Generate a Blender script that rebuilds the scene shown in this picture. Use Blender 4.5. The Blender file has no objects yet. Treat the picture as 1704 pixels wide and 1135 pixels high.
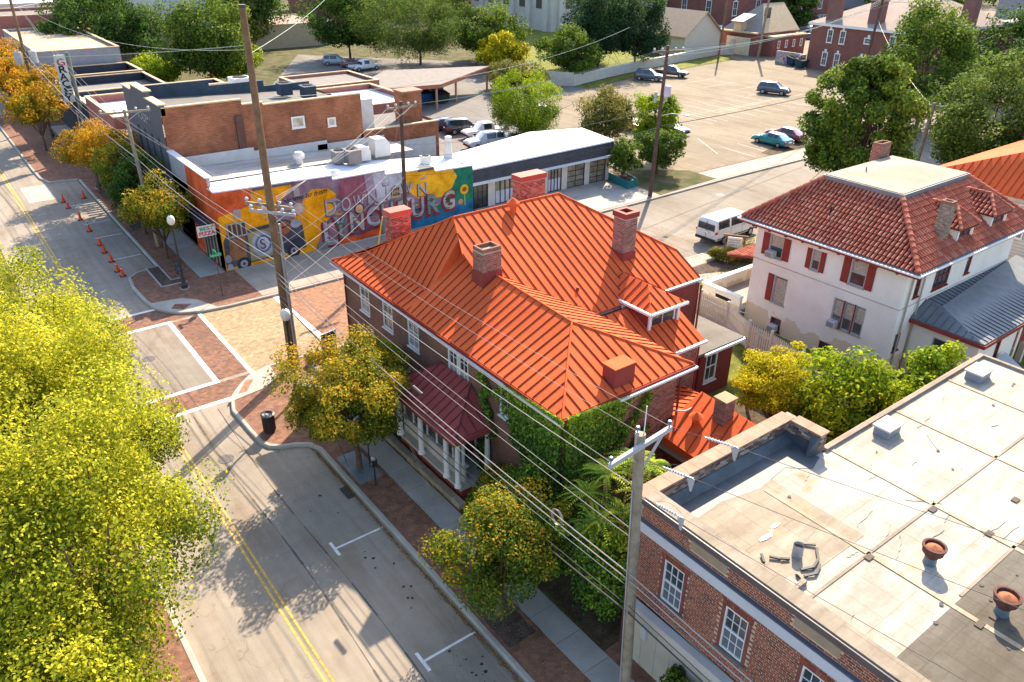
import bpy, math, random
import numpy as np
from mathutils import Vector, Matrix
S = bpy.context.scene
# ------------------------------------------------------------------ camera
cam = bpy.data.objects.new('camera', bpy.data.cameras.new('camera'))
S.collection.objects.link(cam); S.camera = cam
R_ = Vector((0.7990902, -0.60114367, 0.00900754)); U_ = Vector((0.2750963, 0.3789207, 0.88359557)); F_ = Vector((0.53458103, 0.70359462, -0.46816422))
M_ = Matrix((R_, U_, -F_)).transposed().to_4x4(); M_.translation = Vector((0, 0, 22)); cam.matrix_world = M_
cam.data.sensor_width = 36; cam.data.lens = 36 * 1300.24 / 1704; cam.data.clip_start = 0.5; cam.data.clip_end = 3000
# ------------------------------------------------------------------ daylight
SUN_AZ = math.atan2(0.604, 0.797); SUN_EL = math.radians(36.4)
W = bpy.data.worlds.new('World'); S.world = W; W.use_nodes = True
nt = W.node_tree; nt.nodes.clear()
sky = nt.nodes.new('ShaderNodeTexSky'); sky.sky_type = 'NISHITA'; sky.sun_disc = False
sky.sun_elevation = SUN_EL; sky.sun_rotation = math.pi/2 - SUN_AZ; sky.air_density = 1.0; sky.dust_density = 1.2; sky.ozone_density = 1.0
bg = nt.nodes.new('ShaderNodeBackground'); bg.inputs[1].default_value = 0.15
wo = nt.nodes.new('ShaderNodeOutputWorld'); nt.links.new(sky.outputs[0], bg.inputs[0]); nt.links.new(bg.outputs[0], wo.inputs[0])
sd = bpy.data.lights.new('sun', 'SUN'); sd.energy = 4.3; sd.angle = math.radians(0.53); sd.color = (1.0, 0.86, 0.66)
sun = bpy.data.objects.new('sun', sd); S.collection.objects.link(sun)
sdir = Vector((math.cos(SUN_EL)*math.cos(SUN_AZ), math.cos(SUN_EL)*math.sin(SUN_AZ), math.sin(SUN_EL)))
sun.rotation_euler = sdir.to_track_quat('Z', 'Y').to_euler(); sun.location = (60, 60, 80)
S.view_settings.view_transform = 'Standard'; S.view_settings.look = 'None'; S.view_settings.gamma = 1.0; S.view_settings.exposure = 1.6
S.view_settings.use_curve_mapping = False
# ------------------------------------------------------------------ helpers
C = S.collection
random.seed(7); RNG = np.random.default_rng(7)
WL = {}
def tag(o, label=None, cat=None, group=None, kind=None):
    if label: o['label'] = label
    if cat: o['category'] = cat
    if group: o['group'] = group
    if kind: o['kind'] = kind
    return o
def thing(name, label, cat, loc=(0, 0, 0), group=None):
    o = bpy.data.objects.new(name, None); C.objects.link(o); o.location = loc; o.empty_display_size = .3
    WL[o.name] = Vector(loc); return tag(o, label, cat, group)
def norm(v): v = Vector(v); return v.normalized()
class MB:
    def __init__(s): s.v = []; s.f = []; s.m = []; s.c = []
    def add(s, vs, fs, mi=0, col=None):
        k = len(s.v); s.v += [tuple(v) for v in vs]; s.f += [tuple(i + k for i in f) for f in fs]; s.m += [mi] * len(fs)
        s.c += [col or (1, 1, 1)] * len(vs); return s
    def box(s, x0, y0, z0, x1, y1, z1, mi=0, col=None):
        if x0 > x1: x0, x1 = x1, x0
        if y0 > y1: y0, y1 = y1, y0
        if z0 > z1: z0, z1 = z1, z0
        return s.add([(x0,y0,z0),(x1,y0,z0),(x1,y1,z0),(x0,y1,z0),(x0,y0,z1),(x1,y0,z1),(x1,y1,z1),(x0,y1,z1)],
              [(0,3,2,1),(4,5,6,7),(0,1,5,4),(1,2,6,5),(2,3,7,6),(3,0,4,7)], mi, col)
    def obox(s, o, u, v, w, mi=0, col=None):
        o, u, v, w = Vector(o), Vector(u), Vector(v), Vector(w)
        P = [o, o+u, o+u+v, o+v]; P += [p + w for p in P]; fs = [(0,3,2,1),(4,5,6,7),(0,1,5,4),(1,2,6,5),(2,3,7,6),(3,0,4,7)]
        if u.cross(v).dot(w) < 0: fs = [f[::-1] for f in fs]
        return s.add(P, fs, mi, col)
    def bar(s, a, b, w, h=None, mi=0, up=(0,0,1)):
        a, b = Vector(a), Vector(b); h = h or w; d = (b - a).normalized(); u = Vector(up)
        if abs(d.dot(u)) > .95: u = Vector((1, 0, 0))
        r = d.cross(u).normalized(); u = r.cross(d)
        return s.obox(a - r*w/2 - u*h/2, b - a, r*w, u*h, mi)
    def tube(s, pts, r, n=8, mi=0, caps=True, col=None):
        pts = [Vector(p) for p in pts]; rs = r if isinstance(r, (list, tuple)) else [r] * len(pts)
        ring = []; vs = []
        pr = None
        for i, p in enumerate(pts):
            d = (pts[min(i+1, len(pts)-1)] - pts[max(i-1, 0)]).normalized()
            if pr is None:
                a = Vector((0, 0, 1)) if abs(d.z) < .9 else Vector((1, 0, 0)); pr = d.cross(a).normalized()
            pr = (pr - d * pr.dot(d)).normalized(); q = d.cross(pr)
            for k in range(n):
                t = 2*math.pi*k/n; vs.append(p + (pr*math.cos(t) + q*math.sin(t)) * rs[i])
        fs = []
        for i in range(len(pts)-1):
            for k in range(n):
                k2 = (k+1) % n; fs.append((i*n+k, i*n+k2, (i+1)*n+k2, (i+1)*n+k))
        if caps: fs += [tuple(range(n))[::-1], tuple((len(pts)-1)*n + k for k in range(n))]
        return s.add(vs, fs, mi, col)
    def lathe(s, prof, at=(0,0,0), n=16, mi=0):
        x, y, z = at; vs = [(x + r*math.cos(2*math.pi*k/n), y + r*math.sin(2*math.pi*k/n), z + h) for r, h in prof for k in range(n)]
        fs = [(i*n+k, i*n+(k+1)%n, (i+1)*n+(k+1)%n, (i+1)*n+k) for i in range(len(prof)-1) for k in range(n)]
        fs += [tuple(range(n))[::-1], tuple((len(prof)-1)*n+k for k in range(n))]
        return s.add(vs, fs, mi)
    def prism(s, poly, z0, z1, mi=0, side=None):
        n = len(poly); A = sum(poly[i][0]*poly[(i+1)%n][1] - poly[(i+1)%n][0]*poly[i][1] for i in range(n))
        if A < 0: poly = poly[::-1]
        vs = [(p[0], p[1], z0) for p in poly] + [(p[0], p[1], z1) for p in poly]
        s.add(vs, [tuple(range(n))[::-1]] , mi); k = len(s.v) - 2*n
        s.f += [tuple(k+n+i for i in range(n))]; s.m += [mi]
        s.f += [(k+i, k+(i+1)%n, k+n+(i+1)%n, k+n+i) for i in range(n)]; s.m += [mi if side is None else side] * n
        return s
    def sheet(s, poly, z, mi=0):
        n = len(poly); A = sum(poly[i][0]*poly[(i+1)%n][1] - poly[(i+1)%n][0]*poly[i][1] for i in range(n))
        if A < 0: poly = poly[::-1]
        return s.add([(p[0], p[1], z) for p in poly], [tuple(range(n))], mi)
    def slab(s, P, t, mi=0):      # 3-D convex polygon, thickened by vector t
        P = [Vector(p) for p in P]; t = Vector(t); n = len(P)
        N = sum(((P[i]-P[0]).cross(P[(i+1)%n]-P[0]) for i in range(1, n-1)), Vector())
        if N.dot(t) > 0: P = P[::-1]
        fs = [tuple(range(n)), tuple(range(2*n-1, n-1, -1))] + [((i+1)%n, i, n+i, n+(i+1)%n) for i in range(n)]
        return s.add(P + [p + t for p in P], fs, mi)
    def wall(s, o, u, n, w, h, holes=(), rev=.12, mi=0, mr=None):   # vertical wall with openings and reveals
        o, u, n = Vector(o), norm(u), norm(n); z = Vector((0,0,1)); flip = u.cross(z).dot(n) < 0
        us = sorted({0., w, *[a for q in holes for a in (q[0], q[2])]}); zs = sorted({0., h, *[a for q in holes for a in (q[1], q[3])]})
        def q(pts):
            s.add(pts[::-1] if flip else pts, [(0,1,2,3)], mi)
        for i in range(len(us)-1):
            for j in range(len(zs)-1):
                cu, cz = (us[i]+us[i+1])/2, (zs[j]+zs[j+1])/2
                if any(a[0] < cu < a[2] and a[1] < cz < a[3] for a in holes): continue
                q([o+u*us[i]+z*zs[j], o+u*us[i+1]+z*zs[j], o+u*us[i+1]+z*zs[j+1], o+u*us[i]+z*zs[j+1]])
        for a in holes:
            c = [o+u*a[0]+z*a[1], o+u*a[2]+z*a[1], o+u*a[2]+z*a[3], o+u*a[0]+z*a[3]]
            for k in range(4):
                p0, p1 = c[k], c[(k+1)%4]; pts = [p0, p0 - n*rev, p1 - n*rev, p1]
                s.add(pts if not flip else pts[::-1], [(0,1,2,3)], mi if mr is None else mr)
        return s
    def build(s, name, mats, parent=None, kind=None, smooth=False, label=None, col=False, at=None):
        L = WL.get(parent.name, Vector()) if parent else (Vector(at) if at else Vector())
        me = bpy.data.meshes.new(name)
        me.from_pydata([(v[0]-L.x, v[1]-L.y, v[2]-L.z) for v in s.v], [], s.f)
        for m in (mats if isinstance(mats, (list, tuple)) else [mats]): me.materials.append(m)
        if any(s.m): me.polygons.foreach_set('material_index', s.m)
        if smooth: me.polygons.foreach_set('use_smooth', [True]*len(s.f))
        if col:
            at_ = me.attributes.new('Col', 'FLOAT_COLOR', 'POINT'); a = np.ones((len(s.v), 4), 'f'); a[:, :3] = s.c; at_.data.foreach_set('color', a.ravel())
        me.update(); o = bpy.data.objects.new(name, me); C.objects.link(o)
        if parent: o.parent = parent
        else: o.location = L
        WL[o.name] = L
        if kind: o['kind'] = kind
        if label: o['label'] = label
        return o
def kids(o): return [c for c in bpy.data.objects if c.parent == o]
def tree_of(o): return [(c, tree_of(c)) for c in kids(o)]
def copy_tree(o, t, parent=None):
    c = o.copy(); C.objects.link(c); c.parent = parent
    for ch, tt in t: copy_tree(ch, tt, c)
    return c
# ------------------------------------------------------------------ materials
def newmat(name, rough=.8, spec=.3, metal=0.):
    m = bpy.data.materials.new(name); m.use_nodes = True; b = m.node_tree.nodes['Principled BSDF']
    b.inputs['Roughness'].default_value = rough; b.inputs['Specular IOR Level'].default_value = spec; b.inputs['Metallic'].default_value = metal
    return m, m.node_tree, b
def N(t, ty, **kw):
    n = t.nodes.new(ty)
    for k, v in kw.items():
        if k in n.inputs.keys() if hasattr(n.inputs, 'keys') else False: n.inputs[k].default_value = v
        else: setattr(n, k, v)
    return n
def c4(c): return (*c, 1) if len(c) == 3 else c
def geo(t, scale=(1,1,1), rot=(0,0,0), src='Position'):
    g = t.nodes.new('ShaderNodeNewGeometry'); mp = t.nodes.new('ShaderNodeMapping'); mp.inputs['Scale'].default_value = scale; mp.inputs['Rotation'].default_value = rot
    t.links.new(g.outputs[src], mp.inputs[0]); return mp.outputs[0]
def noise(t, vec, scale, detail=4, rough=.55):
    n = t.nodes.new('ShaderNodeTexNoise'); n.inputs['Scale'].default_value = scale; n.inputs['Detail'].default_value = detail; n.inputs['Roughness'].default_value = rough
    t.links.new(vec, n.inputs['Vector']); return n.outputs[0]
def ramp(t, fac, a, b, ca, cb):
    r = t.nodes.new('ShaderNodeValToRGB'); e = r.color_ramp.elements; e[0].position = a; e[1].position = b; e[0].color = c4(ca); e[1].color = c4(cb)
    t.links.new(fac, r.inputs[0]); return r.outputs[0]
def mix(t, fac, a, b, mode='MIX'):
    m = t.nodes.new('ShaderNodeMix'); m.data_type = 'RGBA'; m.blend_type = mode
    for i, v in ((0, fac), (6, a), (7, b)):
        if hasattr(v, 'is_linked'): t.links.new(v, m.inputs[i])
        else: m.inputs[i].default_value = v if i == 0 else c4(v)
    return m.outputs[2]
def bump(t, b, h, strength=.3, dist=.02):
    n = t.nodes.new('ShaderNodeBump'); n.inputs['Strength'].default_value = strength; n.inputs['Distance'].default_value = dist
    t.links.new(h, n.inputs['Height']); t.links.new(n.outputs[0], b.inputs['Normal'])
def flat(name, col, rough=.7, spec=.18, metal=0., var=.12, scale=1.5, bmp=0.):
    m, t, b = newmat(name, rough, spec, metal)
    if var:
        v = geo(t); f = noise(t, v, scale, 5); c = ramp(t, f, .3, .7, [x*(1-var) for x in col], [min(1, x*(1+var)) for x in col])
        f2 = noise(t, v, scale*14, 3); c = mix(t, .5*min(1, var*4), c, ramp(t, f2, .35, .65, (.72,.72,.72), (1,1,1)), 'MULTIPLY'); t.links.new(c, b.inputs['Base Color'])
        if bmp: bump(t, b, f2, bmp)
    else: b.inputs['Base Color'].default_value = c4(col)
    return m
def wallvec(t):   # (x+y, z) mapping that works on any axis-aligned vertical wall
    g = t.nodes.new('ShaderNodeNewGeometry'); s = t.nodes.new('ShaderNodeSeparateXYZ'); t.links.new(g.outputs['Position'], s.inputs[0])
    a = t.nodes.new('ShaderNodeMath'); t.links.new(s.outputs[0], a.inputs[0]); t.links.new(s.outputs[1], a.inputs[1])
    c = t.nodes.new('ShaderNodeCombineXYZ'); t.links.new(a.outputs[0], c.inputs[0]); t.links.new(s.outputs[2], c.inputs[1]); return c.outputs[0], g.outputs['Position']
def bricktex(t, vec, c1, c2, mortar, w=.21, h=.075, m=.010, off=.5):
    n = t.nodes.new('ShaderNodeTexBrick'); n.inputs['Scale'].default_value = 1; n.inputs['Brick Width'].default_value = w; n.inputs['Row Height'].default_value = h
    n.inputs['Mortar Size'].default_value = m; n.inputs['Color1'].default_value = c4(c1); n.inputs['Color2'].default_value = c4(c2); n.inputs['Mortar'].default_value = c4(mortar)
    n.offset = off; n.inputs['Mortar Smooth'].default_value = .2; t.links.new(vec, n.inputs['Vector']); return n
def brickwall(name, c1, c2, mortar, stain=.35, w=.21, h=.075, m=.012, rough=.85):
    mt, t, b = newmat(name, rough, .2); v, p = wallvec(t); n = bricktex(t, v, c1, c2, mortar, w, h, m)
    big = noise(t, p, .7, 6); c = mix(t, stain, n.outputs[0], ramp(t, big, .35, .65, (.45,.42,.42), (1.15,1.1,1.05)), 'MULTIPLY')
    fine = noise(t, p, 26, 2); c = mix(t, .6, c, ramp(t, fine, .3, .7, (.7,.7,.7), (1.2,1.2,1.2)), 'MULTIPLY')
    t.links.new(c, b.inputs['Base Color']); bump(t, b, n.outputs['Fac'], -.5, .01); return mt
def attrmat(name, rough=.85, spec=.2, trans=0., mul=1.):
    m, t, b = newmat(name, rough, spec); a = t.nodes.new('ShaderNodeAttribute'); a.attribute_name = 'Col'
    if trans:
        tr = t.nodes.new('ShaderNodeBsdfTranslucent'); mx = t.nodes.new('ShaderNodeMixShader'); mx.inputs[0].default_value = trans
        out = t.nodes['Material Output']; t.links.new(a.outputs[0], tr.inputs[0]); t.links.new(b.outputs[0], mx.inputs[1]); t.links.new(tr.outputs[0], mx.inputs[2]); t.links.new(mx.outputs[0], out.inputs[0])
    t.links.new(a.outputs[0], b.inputs['Base Color']); return m
def glassmat(name, col=(.02,.03,.035), rough=.06):
    m, t, b = newmat(name, rough, .8); v = geo(t); f = noise(t, v, 1.3, 2); t.links.new(ramp(t, f, .35, .65, col, [x*1.8+.01 for x in col]), b.inputs['Base Color']); return m
def paintmat(name, col): 
    m, t, b = newmat(name, .28, .5); b.inputs['Base Color'].default_value = c4(col); b.inputs['Coat Weight'].default_value = .6; b.inputs['Coat Roughness'].default_value = .08; return m
# ------------------------------------------------------------------ windows
def window(parent, o, u, n, w, h, fm, gm, cols=2, rows=2, fw=.07, sash=True, sill=True, rec=.08, mun=.028, label=None, curtain=None, name='window', sillm=None):
    """window with a frame set into an opening; o = lower left corner on the wall face"""
    o, u, n = Vector(o), norm(u), norm(n); z = Vector((0,0,1)); b = MB(); p = o - n*rec
    d = n*.06
    b.obox(p, u*fw, z*h, d); b.obox(p+u*(w-fw), u*fw, z*h, d); b.obox(p+u*fw, u*(w-2*fw), z*fw, d); b.obox(p+u*fw+z*(h-fw), u*(w-2*fw), z*fw, d)
    if sash: b.obox(p+u*fw+z*(h/2-.03), u*(w-2*fw), z*.06, n*.05)
    for i in range(1, cols): b.obox(p+u*(fw+(w-2*fw)*i/cols-mun/2)+z*fw, u*mun, z*(h-2*fw), n*.035)
    for j in range(1, rows):
        if sash and rows % 2 == 0 and j == rows//2: continue
        b.obox(p+u*fw+z*(fw+(h-2*fw)*j/rows-mun/2), u*(w-2*fw), z*mun, n*.03)
    f = b.build(name, fm, parent, label=label)
    g = MB().obox(p+u*fw*.8+z*fw*.8-n*.03, u*(w-1.6*fw), z*(h-1.6*fw), n*.035); g.build('pane', gm, f)
    if curtain:
        MB().obox(p+u*fw*1.2+z*(h*curtain[0])-n*.0, u*(w-2.4*fw), z*(h*(curtain[1]-curtain[0])-fw), n*.012).build('curtain', curtain[2], f)
    if sill: MB().obox(o-u*.05-z*.07-n*rec, u*(w+.1), z*.07, n*(rec+.07)).build('sill', sillm or fm, f)
    return f
def hole(u0, z0, w, h): return (u0, z0, u0+w, z0+h)
def brickfield(b, o, u, n, w, h, holes=(), cl=.225, ch=.083, pal=((.23,.07,.045),), depth=.006, jit=.3, seed=1, bond=3):
    """real brick faces standing proud of their mortar bed"""
    rn = random.Random(seed); o, u, n = Vector(o), norm(u), norm(n); z = Vector((0,0,1)); rows = int(h/ch)
    for j in range(rows):
        hd = bond and j % 6 == 5; L = cl/2 if hd else cl; x = -L*(.5 if j % 2 else 0)
        z0 = j*ch
        while x < w:
            a0, a1 = max(0, x+.009), min(w, x+L-.009); x += L
            if a1-a0 < .03: continue
            mx, mz = (a0+a1)/2, z0+ch/2
            if any(q[0]-.01 < mx < q[2]+.01 and q[1] < mz < q[3] for q in holes): continue
            c = rn.choice(pal); k = 1 + rn.uniform(-jit, jit); dd = depth*rn.uniform(.7, 1.2)
            b.obox(o+u*a0+z*(z0+.009), u*(a1-a0), z*(ch-.019), n*dd, 0, (c[0]*k, c[1]*k, c[2]*k))
    return b
# ------------------------------------------------------------------ standing-seam roofs
def ruled_bed(parent, e0, e1, r0, r1, m, n=10, dz=.045):
    e0, e1, r0, r1 = map(Vector, (e0, e1, r0, r1)); b = MB(); z = Vector((0,0,dz))
    for k in range(n): a, c = k/n, (k+1)/n; b.add([e0.lerp(e1,a)-z, e0.lerp(e1,c)-z, r0.lerp(r1,c)-z, r0.lerp(r1,a)-z], [(0,1,2,3)])
    return b.build('roof_bed', m, parent)
def ruled_roof(parent, e0, e1, r0, r1, m, ribm, sp=.45, t=.03, rib=.045):
    e0, e1, r0, r1 = map(Vector, (e0, e1, r0, r1)); n = max(1, round((e1-e0).length/sp))
    for k in range(n):
        f0, f1 = (k+.004)/n, (k+.996)/n; P = [e0.lerp(e1, f0), e0.lerp(e1, f1), r0.lerp(r1, f1), r0.lerp(r1, f0)]; b = MB(); b.slab(P, (0,0,-t))
        a, c = P[0], P[3]; d = (c-a); b.obox(a+d*.01, (e1-e0).normalized()*.022, d*.975, (0,0,rib), 1); b.build('roof_panel', [m, ribm], parent)

def clip(poly, k, lo, hi):
    for val, sg in ((lo, 1), (hi, -1)):
        out = []
        for i in range(len(poly)):
            a, b = poly[i], poly[(i+1) % len(poly)]; da, db = sg*(a[k]-val), sg*(b[k]-val)
            if da >= 0: out.append(a)
            if da*db < 0: t = da/(da-db); out.append(tuple(a[q]+(b[q]-a[q])*t for q in range(2)))
        poly = out
        if not poly: return []
    return poly
def seam_roof(parent, P, m, sp=.45, t=.03, rib=.045, name='roof_panel', drop=None, ribm=None, keep=None):
    P = [Vector(p) for p in P]; n = Vector()
    for i in range(1, len(P)-1): n += (P[i]-P[0]).cross(P[i+1]-P[0])
    n.normalize()
    if n.z < 0: n = -n
    d = Vector((n.x, n.y, 0)).normalized(); d = (d - n*d.dot(n)).normalized(); s = n.cross(d)
    o = P[0]; Q = [((p-o).dot(s), (p-o).dot(d)) for p in P]
    k0 = math.floor(min(q[0] for q in Q)/sp); k1 = math.ceil(max(q[0] for q in Q)/sp)
    for k in range(k0, k1):
        c = clip(Q, 0, k*sp+.002, (k+1)*sp-.002)
        if len(c) < 3: continue
        b = MB(); b.slab([o + s*a + d*e for a, e in c], -n*t)
        ed = sorted([q for q in c if abs(q[0]-(k*sp+.002)) < 1e-4], key=lambda q: q[1])
        if len(ed) >= 2 and ed[-1][1]-ed[0][1] > .12:
            a, e = ed[0], ed[-1]; dz = .03
            b.obox(o + s*(a[0]) + d*(a[1]+dz), s*.022, d*(e[1]-a[1]-2*dz), n*rib, 0 if ribm is None else 1)
        b.build(name, m if ribm is None else [m, ribm], parent)
# ------------------------------------------------------------------ ground materials
def asphalt(name, base, warm=(1,1,1)):
    m, t, b = newmat(name, .92, .15); v = geo(t); big = noise(t, v, .12, 6); mid = noise(t, v, 1.6, 5); fine = noise(t, v, 45, 2)
    c = ramp(t, big, .3, .7, [x*.82 for x in base], [x*1.15 for x in base])
    c = mix(t, .45, c, ramp(t, mid, .3, .7, (.78,.76,.74), (1.1,1.08,1.05)), 'MULTIPLY'); c = mix(t, .75, c, ramp(t, fine, .32, .68, (.62,.62,.62), (1.3,1.3,1.3)), 'MULTIPLY')
    # wheel tracks and cracks along the street
    st = noise(t, geo(t, (1.6, .03, 1)), 1.5, 3); c = mix(t, .35, c, ramp(t, st, .4, .62, (.8,.78,.75), (1.08,1.06,1.03)), 'MULTIPLY')
    vo = t.nodes.new('ShaderNodeTexVoronoi'); vo.feature = 'DISTANCE_TO_EDGE'; vo.inputs['Scale'].default_value = .16
    w = t.nodes.new('ShaderNodeVectorMath'); w.operation = 'ADD'; nn = t.nodes.new('ShaderNodeTexNoise'); nn.inputs['Scale'].default_value = .9; t.links.new(v, nn.inputs['Vector'])
    sc = t.nodes.new('ShaderNodeVectorMath'); sc.operation = 'SCALE'; sc.inputs['Scale'].default_value = 2.2; t.links.new(nn.outputs['Color'], sc.inputs[0]); t.links.new(v, w.inputs[0]); t.links.new(sc.outputs[0], w.inputs[1]); t.links.new(w.outputs[0], vo.inputs['Vector'])
    c = mix(t, .4, c, ramp(t, vo.outputs['Distance'], .0, .0035, (.45,.42,.4), (1,1,1)), 'MULTIPLY')
    c = mix(t, .8, c, ramp(t, noise(t, geo(t, (1,.22,1)), .55, 7, .7), .5, .72, (1,1,1), (.74,.62,.48)), 'MULTIPLY'); c = mix(t, .5, c, ramp(t, noise(t, geo(t, (2.2,.05,1)), .8, 5, .6), .55, .7, (1,1,1), (.70,.60,.50)), 'MULTIPLY')
    t.links.new(c, b.inputs['Base Color']); bump(t, b, fine, .35, .01); return m
def pavers(name, c1, c2, mortar, w=.2, h=.1, rot=.785, big=.35, m=.008):
    mt, t, b = newmat(name, .88, .2); v = geo(t, (1,1,1), (0,0,rot)); n = bricktex(t, v, c1, c2, mortar, w, h, m); p = geo(t)
    c = mix(t, .8, n.outputs[0], ramp(t, noise(t, p, 3.2, 3), .3, .7, (.62,.58,.56), (1.3,1.28,1.25)), 'MULTIPLY')
    c = mix(t, big, c, ramp(t, noise(t, p, .5, 5), .3, .7, (.6,.58,.55), (1.2,1.15,1.1)), 'MULTIPLY'); c = mix(t, .4, c, ramp(t, noise(t, p, 30, 2), .3, .7, (.7,.7,.7), (1.2,1.2,1.2)), 'MULTIPLY')
    t.links.new(c, b.inputs['Base Color']); bump(t, b, n.outputs['Fac'], -.4, .01); return mt
def concrete(name, col, joint=1.5, rot=0.):
    m, t, b = newmat(name, .85, .2); v = geo(t); c = ramp(t, noise(t, v, .8, 6), .3, .7, [x*.8 for x in col], [x*1.1 for x in col]); f = noise(t, v, 22, 3)
    c = mix(t, .45, c, ramp(t, f, .3, .7, (.78,.77,.75), (1.1,1.1,1.1)), 'MULTIPLY')
    if joint:
        n = bricktex(t, geo(t, (1,1,1), (0,0,rot)), (1,1,1), (.94,.93,.92), (.5,.48,.45), joint, joint, .012, 0); c = mix(t, 1, c, n.outputs[0], 'MULTIPLY')
    t.links.new(c, b.inputs['Base Color']); bump(t, b, f, .2, .01); return m
def grassmat(name, c1, c2, sc=1.2):
    m, t, b = newmat(name, .95, .1); v = geo(t); c = ramp(t, noise(t, v, sc, 6), .35, .65, c1, c2); c = mix(t, .8, c, ramp(t, noise(t, v, 18, 3), .3, .7, (.5,.5,.5), (1.4,1.4,1.4)), 'MULTIPLY')
    t.links.new(c, b.inputs['Base Color']); bump(t, b, noise(t, v, 30, 2), .8, .05); return m
ASPH = asphalt('asphalt_worn', (.31,.265,.215)); ASPH_LOT = asphalt('asphalt_lot', (.235,.19,.135)); ASPH_DK = asphalt('asphalt_back', (.20,.185,.17)); ASPH_X = asphalt('asphalt_pale', (.25,.215,.175))
PAV = pavers('clay_pavers', (.27,.13,.08), (.20,.10,.065), (.15,.10,.075)); PAVX = pavers('crosswalk_pavers', (.30,.14,.085), (.15,.09,.07), (.12,.08,.065), .2, .1, 0., .6)
PLAZA = pavers('apron_pavers', (.33,.17,.10), (.27,.125,.075), (.25,.16,.1)); TAN = pavers('tan_block_paving', (.37,.275,.165), (.31,.225,.13), (.24,.18,.11), .3, .3, .12, .4, .012)
CONC = concrete('sidewalk_concrete', (.36,.33,.29), 0); CONC_L = concrete('ramp_concrete', (.40,.36,.31), 0); KERB = concrete('kerb_concrete', (.38,.35,.30), 0); CONC_W = concrete('pale_walk_concrete', (.36,.31,.25), 1.5)
GRASS = grassmat('lawn_grass', (.10,.12,.015), (.24,.23,.05)); SOIL = grassmat('garden_soil', (.07,.05,.03), (.14,.10,.06), 2.5); WILD = grassmat('rough_ground', (.06,.07,.02), (.15,.12,.06), .6); MULCH = grassmat('dark_mulch', (.075,.05,.04), (.14,.10,.075), 3)
WHITE = flat('road_paint_white', (.72,.70,.66), .8, var=.15, scale=3); YELLOW = flat('road_paint_yellow', (.56,.37,.09), .85, var=.3, scale=6); FADED = flat('faded_lot_paint', (.46,.41,.34), .85, var=.3, scale=3)
def struct(name, poly, z, m, **k):
    b = MB(); b.sheet(poly, z); return b.build(name, m, kind='structure', **k)
def R4(x0, y0, x1, y1): return [(x0,y0),(x1,y0),(x1,y1),(x0,y1)]
struct('ground', R4(-600,-300,900,1100), -.03, WILD)
struct('road', R4(2.6,-60,11.05,600), 0, ASPH)
struct('cross_street', R4(11.05,30,420,49.5), 0, ASPH_X); struct('cross_street', R4(-200,38.7,2.6,47.6), 0, ASPH_X)
struct('intersection_paving', R4(2.6,38.85,9.15,47.45), .004, ASPH_X)
struct('crosswalk', R4(9.3,38.85,11.05,47.45), .004, PAVX); struct('crosswalk', R4(2.6,36.75,11.05,38.55), .004, PAVX); struct('crosswalk', R4(2.6,47.75,11.05,49.9), .004, PAVX); struct('crosswalk', R4(.6,38.7,2.55,47.6), .004, PAVX)
struct('tan_paving', R4(11.3,38.5,15.95,47.6), .004, TAN); struct('brick_apron', R4(16.3,37.5,27.5,47.6), .004, PLAZA)
bm = MB()
for r in (R4(9.15,38.55,9.42,47.75), R4(11.06,38.4,11.3,47.75), R4(2.6,38.55,9.15,38.85), R4(2.6,36.45,11.05,36.75), R4(2.6,47.45,9.15,47.75), R4(2.6,49.9,11.05,50.15), R4(15.95,38.4,16.3,47.6)): bm.sheet(r, .008)
bm.build('border_line', WHITE, kind='structure')
bm = MB()
for x in (5.75, 5.97):
    y = -40
    while y < 36.2: bm.sheet(R4(x-.045, y, x+.045, min(36.2, y+9.7)), .006); y += 9.75
    y = 50.4
    while y < 300: bm.sheet(R4(x-.35-.055, y, x-.35+.055, y+9.7), .006); y += 9.75
bm.build('centre_line', YELLOW, kind='structure')
bm = MB()
for y in (2.9, 9.6, 16.3, 23.05): bm.sheet(R4(8.8, y-.05, 10.9, y+.05), .006); bm.sheet(R4(8.68, y-.45, 8.8, y+.45), .006)
for y in (60.6, 66.2, 70.2, 76): bm.sheet(R4(8.9, y-.05, 10.9, y+.05), .006)
bm.build('parking_line', WHITE, kind='structure')
# oil drips and patches on the road
bm = MB(); rr = random.Random(3)
for cx, cy, k, sp in ((9.6,21.3,9,.6),(9.8,19.1,5,.3),(9.8,15.9,3,.2),(9.9,14.3,14,.6),(9.7,8,8,.6),(9.6,25.6,6,.8),(8.9,60,7,1.0)):
    for _ in range(k):
        x, y, r = cx+rr.gauss(0,sp*.5), cy+rr.gauss(0,sp*1.2), rr.uniform(.015,.07); bm.sheet([(x+r*math.cos(a)*rr.uniform(.7,1.3), y+r*math.sin(a)*rr.uniform(.7,1.3)) for a in [i*.785 for i in range(8)]], .005)
bm.build('oil_stain', flat('oil', (.035,.03,.03), .5, var=0), kind='structure')
struct('asphalt_patch', R4(6.2,79,8.4,84.5), .004, CONC_L); 
bm = MB()     # dark wheel rubber and tar seams running along the lane
for x, w in ((7.25,.09),(8.35,.07)):
    pts = [(x+.12*math.sin(y*.31+x), y) for y in range(-20, 37)]
    for (a, y0), (c, y1) in zip(pts[:-1], pts[1:]):
        ww = w*(.6+.4*math.sin(y0*1.7)); bm.add([(a-ww/2,y0,.0045),(a+ww/2,y0,.0045),(c+ww/2,y1,.0045),(c-ww/2,y1,.0045)], [(0,1,2,3)])
bm.build('tar_seam', flat('tar', (.12,.095,.08), .8, var=.3, scale=4), kind='structure')
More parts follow.
